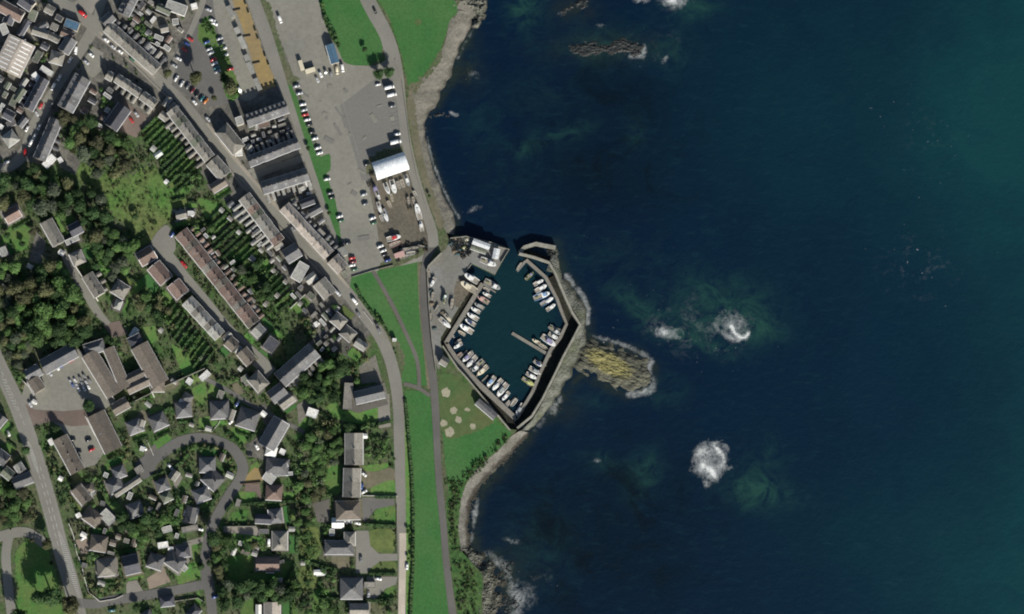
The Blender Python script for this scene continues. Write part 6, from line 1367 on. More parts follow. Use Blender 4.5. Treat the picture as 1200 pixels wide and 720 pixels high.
# lobster creels and net heaps on the quay
def creels(u, v, a, n, look, area):
    x, y = P(u, v); r = link('creel_stack', None, loc=(x, y, ZL + .16), rz=R(-a)); g = random.Random(int(u * 7 + v))
    for i in range(n):
        m = MB(); x0 = (i % 3 - 1) * 1.0 + g.uniform(-.15, .15); y0 = (i // 3 % 3 - 1) * 1.1 + g.uniform(-.2, .2); z0 = (i // 9) * .5
        c, s = .4, .3
        m.box(x0 - c, x0 + c, y0 - s, y0 + s, z0, z0 + .05)
        for dx in (-c, 0, c): m.box(x0 + dx - .035, x0 + dx + .035, y0 - s, y0 + s, z0 + .05, z0 + .45, taper=.03)
        m.box(x0 - c, x0 + c, y0 - .05, y0 + .05, z0 + .45, z0 + .5)
        link('creel', m.mesh('creel'), r, g.choice([M['wood'], M['net'], M['rubber']]))
    reg(r, 'creels', look, area, u, v)
for u, v in ((530, 282), (534, 286), (538, 281), (531, 290), (536, 292), (541, 296), (545, 284), (541, 288), (548, 292), (543, 301), (549, 297), (552, 292.5)): creels(u, v, rnd.uniform(0, 90), 18, 'stack of lobster creels', 'creel stacks on the north quay')
for u, v in ((470, 290), (478, 287), (488, 296), (497, 284), (499, 292), (467, 305), (433, 216), (436, 204), (480, 243)): creels(u, v, rnd.uniform(0, 90), 18, 'heap of gear', 'gear heaps around the boatyard')
def nets(u, v, r_, m, look, area):
    x, y = P(u, v); mb = MB(); n = 14; g = random.Random(int(u + v * 3)); vs = [(0, 0, .9)]
    for k, (q, z) in enumerate(((.45, .75), (.8, .4), (1.05, 0))):
        for i in range(n): t = 2 * math.pi * i / n; rr = r_ * q * g.uniform(.8, 1.2); vs.append((rr * math.cos(t), rr * math.sin(t) * .7, z * g.uniform(.7, 1.2)))
    fs = [(0, 1 + i, 1 + (i + 1) % n) for i in range(n)] + [(1 + k * n + i, 1 + (k + 1) * n + i, 1 + (k + 1) * n + (i + 1) % n, 1 + k * n + (i + 1) % n) for k in range(2) for i in range(n)]
    mb.add(vs, fs); o = link('net_heap', mb.mesh('net_heap'), None, m, (x, y, ZL + .15)); reg(o, 'net heap', look, area, u, v)
for u, v, c in ((528, 286, 'net'), (533, 279.5, 'wood'), (539, 293, 'net'), (544, 290, 'boat_olive'), (547, 281, 'boat_cream'), (536, 298, 'net'), (533, 295, 'wood'), (505, 341, 'net'), (506, 356, 'wood'), (509, 385, 'net'), (519, 366, 'wood')): nets(u, v, 1.8, M[c], 'fishing net heap', 'net heaps on the quay')

# ------------------------------------------------------------------ vegetation
def crown_mesh(seed, N_=900, spiky=.0, leaf=.11):
    g = random.Random(seed); m = MB()
    lobes = [(Vector((0, 0, .1)), .72)]
    for i in range(9):
        t = g.uniform(0, 6.28); q = g.uniform(.3, .68); lobes.append((Vector((q * math.cos(t), q * math.sin(t), g.uniform(-.35, .5))), g.uniform(.24, .46)))
    # inner mass of the crown, lumpy
    bm = bmesh.new(); bmesh.ops.create_icosphere(bm, subdivisions=3, radius=1)
    for v_ in bm.verts:
        d = v_.co.normalized(); best = 0
        for c, r_ in lobes:
            b_ = d.dot(c); disc = b_ * b_ - c.dot(c) + r_ * r_
            if disc > 0: best = max(best, b_ + math.sqrt(disc))
        v_.co = d * best * (.8 + .12 * noise.noise(d * 3 + Vector((seed, 0, 0))))
    bm.verts.index_update()
    m.add([v_.co.copy() for v_ in bm.verts], [tuple(v_.index for v_ in f.verts) for f in bm.faces]); bm.free()
    for i in range(N_):
        c, r_ = lobes[g.randrange(len(lobes))] if g.random() > .25 else lobes[0]
        d = Vector((g.gauss(0, 1), g.gauss(0, 1), g.gauss(.25, 1))).normalized()
        p = c + d * r_ * g.uniform(.82, 1.12)
        n_ = (d + Vector((g.uniform(-.7, .7), g.uniform(-.7, .7), g.uniform(-.2, .9)))).normalized()
        a = n_.orthogonal().normalized(); a.rotate(Matrix.Rotation(g.uniform(0, 6.28), 3, n_)); b_ = n_.cross(a)
        s_ = leaf * g.uniform(.5, 1.25)
        m.add([p - a * s_, p - b_ * s_ * .7, p + a * s_, p + b_ * s_ * .7], [(0, 1, 2, 3)])
    me = m.mesh('crown'); me.materials.append(M['leaf_mid']); return me
def trunk_mesh():
    m = MB(); m.cyl((0, 0, -.05), (0, 0, 1.1), .1, .055, 7)
    for t in range(5): a = t * 1.256; m.cyl((0, 0, .7 + t * .07), (.45 * math.cos(a), .45 * math.sin(a), 1.25 + .06 * t), .04, .015, 5)
    me = m.mesh('trunk'); me.materials.append(M['bark']); return me
def conifer_mesh(seed):
    g = random.Random(seed); m = MB(); n = 14; vs = []
    for k in range(9):
        z = k / 8; r_ = (1 - z) ** .7 * .6 + .02
        for i in range(n): t = 2 * math.pi * i / n; rr = r_ * g.uniform(.82, 1.12); vs.append((rr * math.cos(t), rr * math.sin(t), -.6 + z * 2.2))
    m.add(vs, [(k * n + i, k * n + (i + 1) % n, (k + 1) * n + (i + 1) % n, (k + 1) * n + i) for k in range(8) for i in range(n)])
    for i in range(420):
        z = g.random(); r_ = (1 - z) ** .7 * .66 + .02; t = g.uniform(0, 6.28); p = Vector((r_ * math.cos(t), r_ * math.sin(t), -.6 + z * 2.2))
        a = Vector((math.cos(t), math.sin(t), -.4)) * .13; b_ = Vector((-math.sin(t), math.cos(t), 0)) * .07
        m.add([p - b_, p + a, p + b_], [(0, 1, 2)])
    me = m.mesh('crown'); me.materials.append(M['leaf_dark']); return me
CROWNS = {}
def get_crown(kind, var):
    k = (kind, var)
    if k not in CROWNS:
        base = shared(('crown', var), lambda: crown_mesh(var * 17 + 5)) if var < 6 else shared('conifer%d' % var, lambda: conifer_mesh(var))
        me = base.copy(); me.materials.clear(); me.materials.append(M['leaf_' + kind]); CROWNS[k] = me
    return CROWNS[k]
LEAFNAME = {'dark': 'dark green', 'mid': 'green', 'olive': 'olive', 'fresh': 'fresh green', 'grey': 'grey-green', 'brown': 'brownish'}
tg = random.Random(99)
TREES = []
def tree(u, v, r_px, kind='mid', area=None, look=None, tall=1.0, con=False): TREES.append((u, v, r_px, kind, area, look, tall, con))
def real_tree(u, v, r_px, kind='mid', area=None, look=None, tall=1.0, con=False):
    r_ = r_px * S; h = r_ * 1.9 * tall + .8
    x, y = P(u, v, ZL + h * .6)
    small = r_ < 1.6
    root = link('shrub' if small else 'conifer' if con else 'broadleaf_tree', None, loc=(x, y, ZL + .05), rz=tg.uniform(0, 6.28))
    var = 6 + tg.randrange(2) if con else tg.randrange(6)
    c = put('crown', get_crown(kind, var), root, (0, 0, h * .62)); zs = r_ * (.95 if con else .78) * tall
    c.scale = (r_ * 1.06 * (1.6 if con else 1), r_ * 1.06 * (1.6 if con else 1), zs)
    t = put('trunk', shared('trunk', trunk_mesh), root, (0, 0, 0)); t.scale = (r_ * .9, r_ * .9, h * .5)
    size = 'small' if r_px < 3.2 else 'big' if r_px > 7.5 else ''
    nm = 'shrub' if small else 'conifer' if con else 'tree'
    reg(root, 'shrub' if small else 'tree', look or ' '.join(x for x in (size, LEAFNAME[kind], nm) if x), area, u, v)
    return root
def poly_in(p, u, v):
    c = False
    for i in range(len(p)):
        a, b = p[i], p[(i + 1) % len(p)]
        if (a[1] > v) != (b[1] > v) and u < (b[0] - a[0]) * (v - a[1]) / (b[1] - a[1]) + a[0]: c = not c
    return c
FOOT = []   # footprints already taken by buildings, in photo pixels
for o, look, area, u, v, key in LABELS:
    if o['category'] in ('house', 'building', 'villa', 'bungalow', 'school', 'outbuilding', 'hall', 'annexe', 'store', 'shed', 'greenhouse') : FOOT.append((u, v, 7 if o['category'] not in ('shed', 'outbuilding') else 3.5)) if u else None
def wood(poly, n, rr, kinds, area, gap=.95, tall=1.0, con=0.0, avoid=True):
    us = [p[0] for p in poly]; vs2 = [p[1] for p in poly]; got = []; tries = 0
    while len(got) < n and tries < n * 60:
        tries += 1
        u = tg.uniform(min(us), max(us)); v = tg.uniform(min(vs2), max(vs2)); r_ = tg.uniform(*rr)
        if not poly_in(poly, u, v): continue
        if rr[1] > 5: r_ *= 1.18
        if any(math.hypot(u - a, v - b) < (r_ + c) * gap * .6 for a, b, c in got): continue
        if any(occ(u + r_ * .7 * a, v + r_ * .7 * b) in (1, 2) for a, b in ((0, 0), (1, 0), (-1, 0), (0, 1), (0, -1))): continue
        got.append((u, v, r_)); k = tg.choice(kinds)
        tree(u, v, r_, k, area, tall=tall * tg.uniform(.85, 1.2), con=tg.random() < con)
D_, MD, OL, GR, BR = 'dark', 'mid', 'olive', 'grey', 'brown'
wood([(0, 195), (38, 192), (75, 212), (100, 222), (122, 236), (128, 270), (110, 285), (95, 262), (62, 250), (30, 240), (0, 238)], 34, (5, 9), [D_, D_, MD, OL, GR], 'wood west of the meadow', tall=1.1)
wood([(66, 135), (95, 132), (120, 140), (150, 160), (156, 200), (125, 212), (100, 195), (72, 170)], 26, (4.5, 8.5), [D_, MD, OL, GR, BR], 'grove below the slate hall')
wood([(100, 285), (128, 272), (160, 285), (166, 296), (150, 318), (135, 330), (112, 315)], 20, (4, 7.5), [D_, MD, 'fresh', GR], 'trees below the meadow')
wood([(22, 335), (42, 305), (70, 300), (80, 325), (100, 350), (112, 378), (104, 398), (62, 408), (32, 400), (18, 372)], 40, (5, 10), [D_, 'fresh', MD, 'fresh', OL, D_], 'wood north of the school', tall=1.15)
wood([(-4, 305), (24, 312), (20, 340), (16, 370), (34, 404), (24, 432), (8, 422), (-4, 390)], 26, (4.5, 8), [D_, 'fresh', GR, OL], 'trees on the left edge above the school')
wood([(108, 394), (122, 396), (140, 402), (142, 424), (130, 432), (118, 412)], 7, (3.5, 5.5), [D_, MD], 'trees wedged between the school ranges')
wood([(346, 492), (366, 506), (392, 484), (398, 505), (399, 545), (382, 548), (376, 592), (350, 590), (347, 540), (352, 520)], 42, (3.5, 6.5), [OL, MD, GR, 'fresh', MD], 'scrub west of the long villas', tall=.8)
wood([(346, 600), (366, 592), (370, 615), (384, 615), (380, 660), (350, 660), (346, 625)], 14, (3, 5.5), [MD, D_, MD], 'trees west of the lower villas')
wood([(250, 636), (270, 632), (312, 640), (308, 652), (284, 650), (262, 656), (268, 684), (252, 676)], 18, (4, 6.5), [MD, D_, MD, OL], 'trees around the brown-roofed bungalow')
wood([(256, 685), (300, 684), (345, 680), (352, 690), (342, 704), (290, 704), (262, 712)], 20, (4.5, 8), [D_, D_, D_, MD, GR], 'tree belt near the bottom edge', tall=1.15)
wood([(140, 604), (150, 610), (172, 606), (182, 596), (198, 604), (186, 630), (168, 640), (146, 638)], 20, (4, 7), [D_, D_, MD], 'trees behind the hatched road homes')
wood([(-4, 573), (30, 578), (40, 586), (40, 606), (22, 618), (2, 624), (-4, 624)], 24, (4, 7), [MD, OL, D_, BR], 'thicket at the left edge below the cross-shaped house', tall=.8)
wood([(338, 452), (352, 430), (372, 424), (392, 424), (406, 432), (404, 446), (390, 468), (362, 470), (348, 466)], 24, (4.5, 7.5), [D_, D_, MD], 'trees south of the big slate terrace', tall=1.15)
wood([(230, 262), (250, 268), (268, 284), (262, 300), (290, 318), (312, 336), (318, 352), (300, 352), (272, 326), (244, 300), (224, 278)], 14, (3, 6), [D_, D_, MD, GR], 'back garden trees above the long brown terrace')
wood([(262, 306), (300, 292), (322, 318), (318, 340), (296, 338)], 7, (3, 6), [D_, D_, MD], 'trees among the steep back gardens')
wood([(206, 372), (222, 380), (246, 416), (258, 424), (252, 438), (226, 424), (208, 396)], 6, (3, 5), [D_, D_, MD, GR], 'garden trees below the pale terrace')
wood([(160, 342), (190, 345), (200, 362), (206, 384), (188, 384), (180, 362), (164, 360)], 14, (4, 6.5), [D_, MD, OL], 'trees between lane and brown houses')
wood([(100, 706), (146, 702), (150, 690), (140, 676), (118, 684), (102, 680)], 10, (2.5, 5), [MD, OL, D_], 'garden shrubs in the corner plot')
wood([(94, 655), (112, 655), (140, 650), (120, 645), (96, 648)], 7, (2.5, 4), [BR, MD, D_], 'garden shrubs between two roadside bungalows')
wood([(100, 560), (125, 560), (128, 575), (118, 596), (105, 596), (112, 575)], 9, (3, 5), [MD, D_], 'trees behind the lower school range')
wood([(382, 596), (393, 585), (385, 580), (378, 590)], 3, (2.5, 4), [D_], 'shrubs beside the villa drive')
wood([(434, 514), (455, 514), (458, 520), (457, 540), (436, 544), (428, 530)], 14, (2.5, 4.5), [D_, MD, MD], 'front garden trees of the long villas')
wood([(400, 648), (386, 664), (362, 668), (352, 672), (362, 690), (384, 700), (396, 700), (398, 680), (388, 668)], 14, (2.5, 5), [D_, D_, MD], 'trees around the pale greenhouse')
wood([(344, 705), (395, 705), (395, 722), (350, 722)], 10, (3.5, 6), [D_, MD, MD], 'trees on the bottom edge')
wood([(436, 706), (464, 704), (466, 722), (436, 722)], 6, (2.5, 4), [OL, MD, D_], 'shrubs on the bottom edge by the track')
wood([(478, 616), (484, 620), (484, 658), (478, 656)], 9, (1.8, 3), [D_, MD], 'shrubs along the shore road hedge')
wood([(376, -4), (382, 20), (392, 40), (399, 58), (402, 72), (392, 50), (384, 36), (374, 10)], 13, (2, 4), [D_, D_, MD], 'bushes along the upper green')
wood([(232, 22), (248, 26), (256, 44), (264, 62), (272, 74), (262, 70), (246, 50), (236, 40)], 12, (2, 3.6), [MD, D_, MD], 'shrubs on the car park divider')
wood([(236, 515), (262, 520), (276, 540), (274, 560), (264, 562), (270, 540), (256, 528), (222, 530), (214, 545), (206, 535)], 20, (2, 3.8), [MD, D_, OL], 'shrubs inside the crescent')
wood([(264, 506), (284, 524), (302, 510), (300, 534), (290, 545), (270, 526)], 8, (2, 3.6), [MD, D_, OL], 'shrubs outside the crescent bend')
wood([(206, 578), (222, 582), (224, 592), (206, 620), (196, 626), (186, 618), (200, 596)], 14, (3, 5), [D_, MD, D_], 'trees left of the dark-roofed bungalow')
wood([(152, 456), (172, 458), (176, 474), (150, 482)], 8, (1.5, 3), [OL, MD, GR], 'shrubs in the school garden')
wood([(150, 470), (208, 445), (210, 452), (154, 480)], 5, (1.8, 3), [D_, MD], 'shrubs below the school wall')
wood([(120, 505), (150, 515), (152, 530), (146, 545), (128, 530)], 9, (2.5, 4.5), [MD, D_, OL], 'trees east of the lower school range')
wood([(16, 428), (30, 440), (36, 452), (26, 452), (14, 436)], 6, (2.5, 4.5), [D_, MD, OL], 'shrubs beside the small school range')
wood([(56, 520), (66, 540), (70, 556), (60, 545), (54, 528)], 6, (1.8, 3.4), [D_, OL], 'shrubs in front gardens of the brown-grey row')
wood([(86, 610), (104, 618), (104, 630), (90, 628), (84, 618)], 8, (1.2, 2.4), [GR, MD, OL], 'small shrubs in the stony front garden')
wood([(64, 570), (80, 566), (88, 592), (78, 600), (70, 586)], 5, (3, 4.5), [D_, MD], 'trees beside the tiny red roof')
wood([(396, 440), (430, 420), (424, 440), (404, 446)], 8, (3, 5), [D_, MD, OL], 'trees by the sandy forecourt')
wood([(24, 42), (38, 50), (56, 50), (62, 58), (50, 72), (36, 60)], 10, (3, 5), [OL, OL, D_], 'trees right of the ribbed shed')
wood([(154, 8), (166, 16), (176, 30), (178, 46), (166, 40), (156, 26), (150, 18)], 12, (2.5, 4.5), [MD, D_, MD], 'trees in the top-left back yards')
wood([(62, 132), (80, 140), (80, 160), (66, 160)], 7, (2.5, 4.5), [MD, D_], 'garden trees east of the dark terrace')
wood([(118, 104), (134, 114), (132, 128), (120, 124)], 6, (2.5, 4), [MD, MD, D_], 'trees behind the stepped row')
wood([(205, 206), (222, 200), (240, 210), (236, 222), (214, 226)], 8, (2.5, 4.5), [D_, MD], 'trees at the end of the narrow gardens')
wood([(372, 282), (380, 296), (398, 292), (410, 296), (408, 318), (402, 322), (404, 300)], 8, (1.5, 3), [D_, MD], 'shrubs at the lower car park corner')
wood([(440, 366), (452, 384), (460, 400), (468, 430), (462, 430), (450, 396)], 10, (1.2, 2.6), [OL, D_, MD], 'low shrubs on the main road verge')
wood([(420, 498), (440, 494), (456, 497), (458, 504), (440, 502), (424, 504)], 8, (2, 3.4), [D_, D_, MD], 'bushes north of the long villas')
wood([(252, 446), (262, 452), (282, 440), (300, 436), (284, 460), (268, 446)], 8, (2, 3.6), [MD, D_], 'shrubs beside the long footpath')
wood([(350, 372), (364, 370), (388, 386), (402, 402), (396, 420), (376, 410)], 20, (2, 4), [D_, GR, MD, OL], 'yard shrubs behind the main road houses')
single = [(229.5, 91, 9, OL, 'olive-topped tree standing alone in the town car park'), (270, 103, 10, OL, 'biggest tree at the foot of the town car park'), (263, 92, 7, D_, 'dark tree beside the red car right of the hedge strip'), (274, 112, 6.5, MD, 'green tree at the bottom tip of the town car park'),
          (197, 86, 5.5, OL, 'rounded tree in the corner where the lane meets the street'), (251, 115, 4, OL, 'small olive tree on the ringed island by the car park exit'), (427.5, 58, 3.6, D_, 'lone dark bush in the middle of the upper green'), (444, 87, 7, D_, 'left tree of the clump beside the coast road vans'), (456, 85, 7, D_, 'right tree of the clump beside the coast road vans'),
          (83, 710, 13, OL, 'huge olive-topped tree at the foot of the hatched road'), (60, 700, 14, D_, 'large dark tree at the bottom of the roundabout grass'), (44, 700, 9, D_, 'dark tree in the roundabout grass above the bottom pair'), (55, 638, 7.5, OL, 'olive tree at the top of the roundabout grass'), (38, 634, 3, BR, 'small brown bush on the roundabout grass edge'),
          (22, 722, 10, D_, 'tall dark tree beside the left loop road'), (60, 660, 3, D_, 'small dark tree on the right edge of the roundabout grass'), (158, 254, 4.5, D_, 'round dark bush alone in the meadow'), (8, 276, 4.5, D_, 'round dark tree on the left lawn'), (26, 286, 4, D_, 'small dark tree at the foot of the left lawn'), (38, 272, 5, BR, 'brown-tinged round tree on the right of the left lawn'),
          (245, 660, 4, D_, 'shrub in the verge just below the tree shadow on the lower street'), (250, 632, 10, D_, 'big dark tree shading the lower end of the crescent'), (66, 503, 6, D_, 'dark tree at the school entrance'), (104, 476, 8, D_, 'big dark tree in the middle of the red court'), (30, 528, 6, D_, 'dark tree above the cross-shaped house'), (8, 560, 4, MD, 'small green tree beside the cross-shaped house'),
          (361, 240, 3, D_, 'dark shrub at the back of the tan terrace'), (386, 250, 3.2, D_, 'dark bush on the green strip by the car park'), (361, 174, 3, D_, 'dark bush midway down the green strip'), (503, 230, 2.4, D_, 'dark bush on the beach above the quay'), (160, 712, 5, D_, 'dark round tree on the lower street pavement'), (235, 664, 3.6, D_, 'dark conifer at the corner of the small green lawn'),
          (332, 428, 4, D_, 'dark tree at the corner of the lower lane'), (418, 447, 4.5, MD, 'tree beside the flat annexe of the sandy forecourt'), (285, 607, 2.4, D_, 'round bush on the front lawn beside the two long drives'), (462, 538, 2.2, D_, 'bush at the gate of the upper long villa'), (410, 502, 8, D_, 'big dark tree north of the upper long villa'), (392, 360, 4, D_, 'dark tree below the grey corner house')]
for u, v, r_, k, look in single: tree(u, v, r_, k, None, look, tall=1.6 if r_ >= 9 or u < 70 and v > 600 and r_ > 5 else 1.0, con='conifer' in look)

# hedges: clipped rows with leafy faces
def hedge(pts, w, h, kind, look, area=None):
    (x0, y0) = P(*pts[0]); g = random.Random(int(pts[0][0] * 13 + pts[0][1]))
    m = MB(); c = resample(pts, max(3, int(sum(math.hypot(b[0] - a[0], b[1] - a[1]) for a, b in zip(pts, pts[1:])) / 1.5)))
    A = offs(c, w / 2 / S); B = offs(c, -w / 2 / S); vs = []
    for a, b in zip(A, B):
        pa, pb = Vector((*P(*a), 0)), Vector((*P(*b), 0)); off = Vector((x0, y0, 0)); j = lambda: Vector((g.uniform(-.2, .2), g.uniform(-.2, .2), g.uniform(-.25, .25)))
        hh = h * g.uniform(.8, 1.12)
        vs += [pa - off, pa - off + Vector((0, 0, hh)) + j(), pb - off + Vector((0, 0, hh)) + j(), pb - off]
    n = len(c)
    m.add(vs, [(4 * i + q, 4 * i + 4 + q, 4 * i + 5 + q, 4 * i + 1 + q) for i in range(n - 1) for q in range(3)])
    for i in range(n * 16):
        k = g.randrange(n - 1); f = g.random(); a = vs[4 * k + 1].lerp(vs[4 * k + 5], f); b = vs[4 * k + 2].lerp(vs[4 * k + 6], f); p = a.lerp(b, g.uniform(-.15, 1.15)) + Vector((0, 0, g.uniform(-.8, .15)))
        d = Vector((g.uniform(-1, 1), g.uniform(-1, 1), g.uniform(-.5, .5))).normalized() * .28; e_ = d.orthogonal().normalized() * .22
        m.add([p - d, p - e_, p + d, p + e_], [(0, 1, 2, 3)])
    me = m.mesh('hedge'); bm = bmesh.new(); bm.from_mesh(me); bmesh.ops.recalc_face_normals(bm, faces=bm.faces); bm.to_mesh(me); bm.free()
    o = link('hedge', me, None, M['leaf_' + kind], (x0, y0, ZL + .02)); reg(o, 'hedge', look, area, pts[0][0], pts[0][1], 'v'); return o
hg = random.Random(5)
def lerp(a, b, t): return (a[0] + (b[0] - a[0]) * t, a[1] + (b[1] - a[1]) * t)
def gardens(a, b, n, d, L0, L1, area, h=(1.7, 2.6), lawn=True):
    for i in range(n + 1):
        p = lerp(a, b, i / n); ln = L0 + (L1 - L0) * i / n * 1.0; ln *= hg.uniform(.85, 1.1)
        q = (p[0] + d[0] * ln, p[1] + d[1] * ln); mid = lerp(p, q, .5); mid = (mid[0] + hg.uniform(-.8, .8), mid[1] + hg.uniform(-.8, .8))
        hedge([p, mid, q], hg.uniform(.7, 1.6), hg.uniform(*h), hg.choice(['dark', 'dark', 'mid']), 'garden hedge', area)
        if lawn and i < n:
            p2 = lerp(a, b, (i + 1) / n); q2 = (p2[0] + d[0] * ln, p2[1] + d[1] * ln); t0, t1 = hg.uniform(.02, .3), hg.uniform(.6, .95)
            s0, s1 = .15, hg.uniform(.6, .9)
            c = [lerp(lerp(p, q, t0), lerp(p2, q2, t0), s0), lerp(lerp(p, q, t1), lerp(p2, q2, t1), s0), lerp(lerp(p, q, t1), lerp(p2, q2, t1), s1), lerp(lerp(p, q, t0), lerp(p2, q2, t0), s1)]
            sheet('garden_lawn', c, 2, M[hg.choice(['grass_bright', 'grass_bright', 'verge', 'grass_dry'])], soft=False, rag=.8)
gardens((188, 134), (236, 198), 12, (-.72, .69), 30, 46, 'narrow gardens behind the long terrace')
gardens((262, 244), (312, 305), 11, (-.74, .67), 34, 44, 'gardens behind the street terrace', h=(1.4, 2.4))
gardens((322, 312), (348, 346), 6, (-.74, .67), 34, 30, 'gardens below the slate corner house')
gardens((206, 356), (250, 412), 9, (-.6, .8), 26, 34, 'gardens below the pale terrace', h=(1.8, 2.8))
HS = [([(475, 468), (478, 500), (480.5, 530), (483, 560), (484.3, 600), (484.3, 660), (482, 700), (481, 730)], 'long thin hedge beside the shore road'), ([(403, 497), (420, 500), (440, 498), (458, 494)], 'hedge between the L-shaped house and the long villas'), ([(424, 604), (462, 603)], 'hedge crossing between the two middle shore lawns') if False else ([(426, 615), (464, 617)], 'long hedge above the drive of the lower villa'), ([(432, 672.5), (464, 673)], 'hedge below the half-oval lawn'),
      ([(376, 699), (400, 703), (440, 704), (462, 702)], 'hedge below the hipped villa near the bottom'), ([(440, 583), (464, 583)], 'hedge below the curved lawn'), ([(278, 592), (320, 588), (352, 588)], 'hedge below the lawn east of the crescent road'), ([(189, 484), (200, 478), (214, 492)], 'hedge behind the round-hipped bungalow'),
      ([(376, 483), (388, 496), (400, 506)], 'diagonal hedge near the white-roofed annexe'), ([(366, 483), (360, 505), (350, 522)], 'hedge beside the emerald lawn'), ([(290, 517), (302, 504)], 'short hedge left of the blue-slate house'), ([(132, 512), (160, 500)], 'hedge above the turning head bungalow') if False else ([(204, 548), (214, 540), (222, 534)], 'curved hedge at the start of the crescent'),
      ([(352, 656), (376, 664), (396, 668)], 'hedge below the dry lawn'), ([(334, 690), (338, 672), (346, 662)], 'curving hedge right of the brown-roofed bungalow'), ([(240, 608), (250, 588), (256, 578)], 'roadside hedge on the inner side of the crescent'), ([(265, 600), (272, 590)], 'roadside hedge outside the crescent'), ([(180, 612), (200, 624), (210, 628)], 'hedge above the pair of garages'),
      ([(418, 338), (424, 352), (436, 368), (446, 380)], 'dark hedge along the triangular green')]
for pts, look in HS: hedge(pts, 1.6, 1.9, 'dark', look)
# garden paving round the houses
z = nextz(2); by = {}
for i, (rc, mm) in enumerate(PATIO):
    vs_, fs_ = by.setdefault(mm, ([], [])); k = len(vs_)
    vs_ += [(*P(u, v), z + .0007 * i) for u, v in rc]; fs_.append((k, k + 3, k + 2, k + 1))
for mm, (vs_, fs_) in by.items():
    me = mesh('garden_paving', vs_, fs_); bm = bmesh.new(); bm.from_mesh(me)
    for f in bm.faces:
        if f.normal.z < 0: f.normal_flip()
    bm.to_mesh(me); bm.free(); structure(link('garden_paving', me, None, M[mm]))
# back and front lawns beside the detached houses, with a hedge on some outer edges
hn = 0
for i, (rc, mm) in enumerate(PATIO):
    a, b, c, d = [Vector(p) for p in rc]; wv = (d - a); nrm = wv.normalized(); along = (b - a)
    for s, (p, q) in ((-1, (a, b)), (1, (d, c))):
        dep = rnd.uniform(6, 12); t0, t1 = rnd.uniform(-.05, .25), rnd.uniform(.75, 1.1)
        while dep > 3:
            r1, r2 = p + (q - p) * t0, p + (q - p) * t1; r3, r4 = r2 + nrm * s * dep, r1 + nrm * s * dep
            pts = [r1 + nrm * s * .5, r2 + nrm * s * .5, r3, r4]
            bad = sum(occ(*(r1 + (r2 - r1) * f + nrm * s * dep * g_)) in (1, 2) for f in (0, .5, 1) for g_ in (.15, .6, 1))
            if bad == 0: break
            dep -= 1.5
        if dep <= 3: continue
        sheet('lawn', [tuple(x) for x in pts], 2, M[rnd.choice(['grass_bright', 'grass_bright', 'grass', 'grass_dry'])], soft=False, rag=.8)
        if hn < 44 and rnd.random() < .6: hedge([tuple(r4), tuple((r3 + r4) / 2), tuple(r3)], 1.1, 1.7, 'dark', 'garden hedge', 'lawn hedges around the detached houses'); hn += 1
# trees: the 292 largest stand alone, the rest read as one mass
TREES.sort(key=lambda t: -(t[2] + (100 if t[5] else 0)))
big_ = [t for t in TREES if t[2] * S >= 1.6]; sh_ = [t for t in TREES if t[2] * S < 1.6]
for t in big_[:292] + sh_[:280]: real_tree(*t)
print('trees', len(big_), len(sh_))
def mass(name, items, nq=46):
    vs_ = []; fs_ = []; mi = []; g = random.Random(11)
    kinds = ['leaf_fresh', 'leaf_dark', 'leaf_mid', 'leaf_olive', 'leaf_grey', 'leaf_brown']
    for u, v, r_px, kind, h in items:
        x, y = P(u, v, ZL + h * .6); r_ = r_px * S; k3 = kinds.index('leaf_' + kind)
        for i in range(nq):
            d = Vector((g.gauss(0, 1), g.gauss(0, 1), g.gauss(.3, 1))).normalized(); q = r_ * g.uniform(.55, 1.05)
            p = Vector((x + d.x * q, y + d.y * q, ZL + .1 + max(.15, h * .5 + d.z * h * .5)))
            n_ = (d + Vector((g.uniform(-.6, .6), g.uniform(-.6, .6), g.uniform(0, .9)))).normalized(); a = n_.orthogonal().normalized(); b_ = n_.cross(a); s_ = min(.5, r_ * .35) * g.uniform(.6, 1.3)
            k = len(vs_); vs_ += [p - a * s_, p - b_ * s_, p + a * s_, p + b_ * s_]; fs_.append((k, k + 1, k + 2, k + 3)); mi.append(k3)
    me = mesh(name, vs_, fs_, None)
    for k in kinds: me.materials.append(M[k])
    me.polygons.foreach_set('material_index', mi); o = link(name, me); o['kind'] = 'stuff'; return o
mass('small_trees', [(t[0], t[1], t[2], t[3], t[2] * S * 1.8) for t in big_[292:] + sh_[280:]])
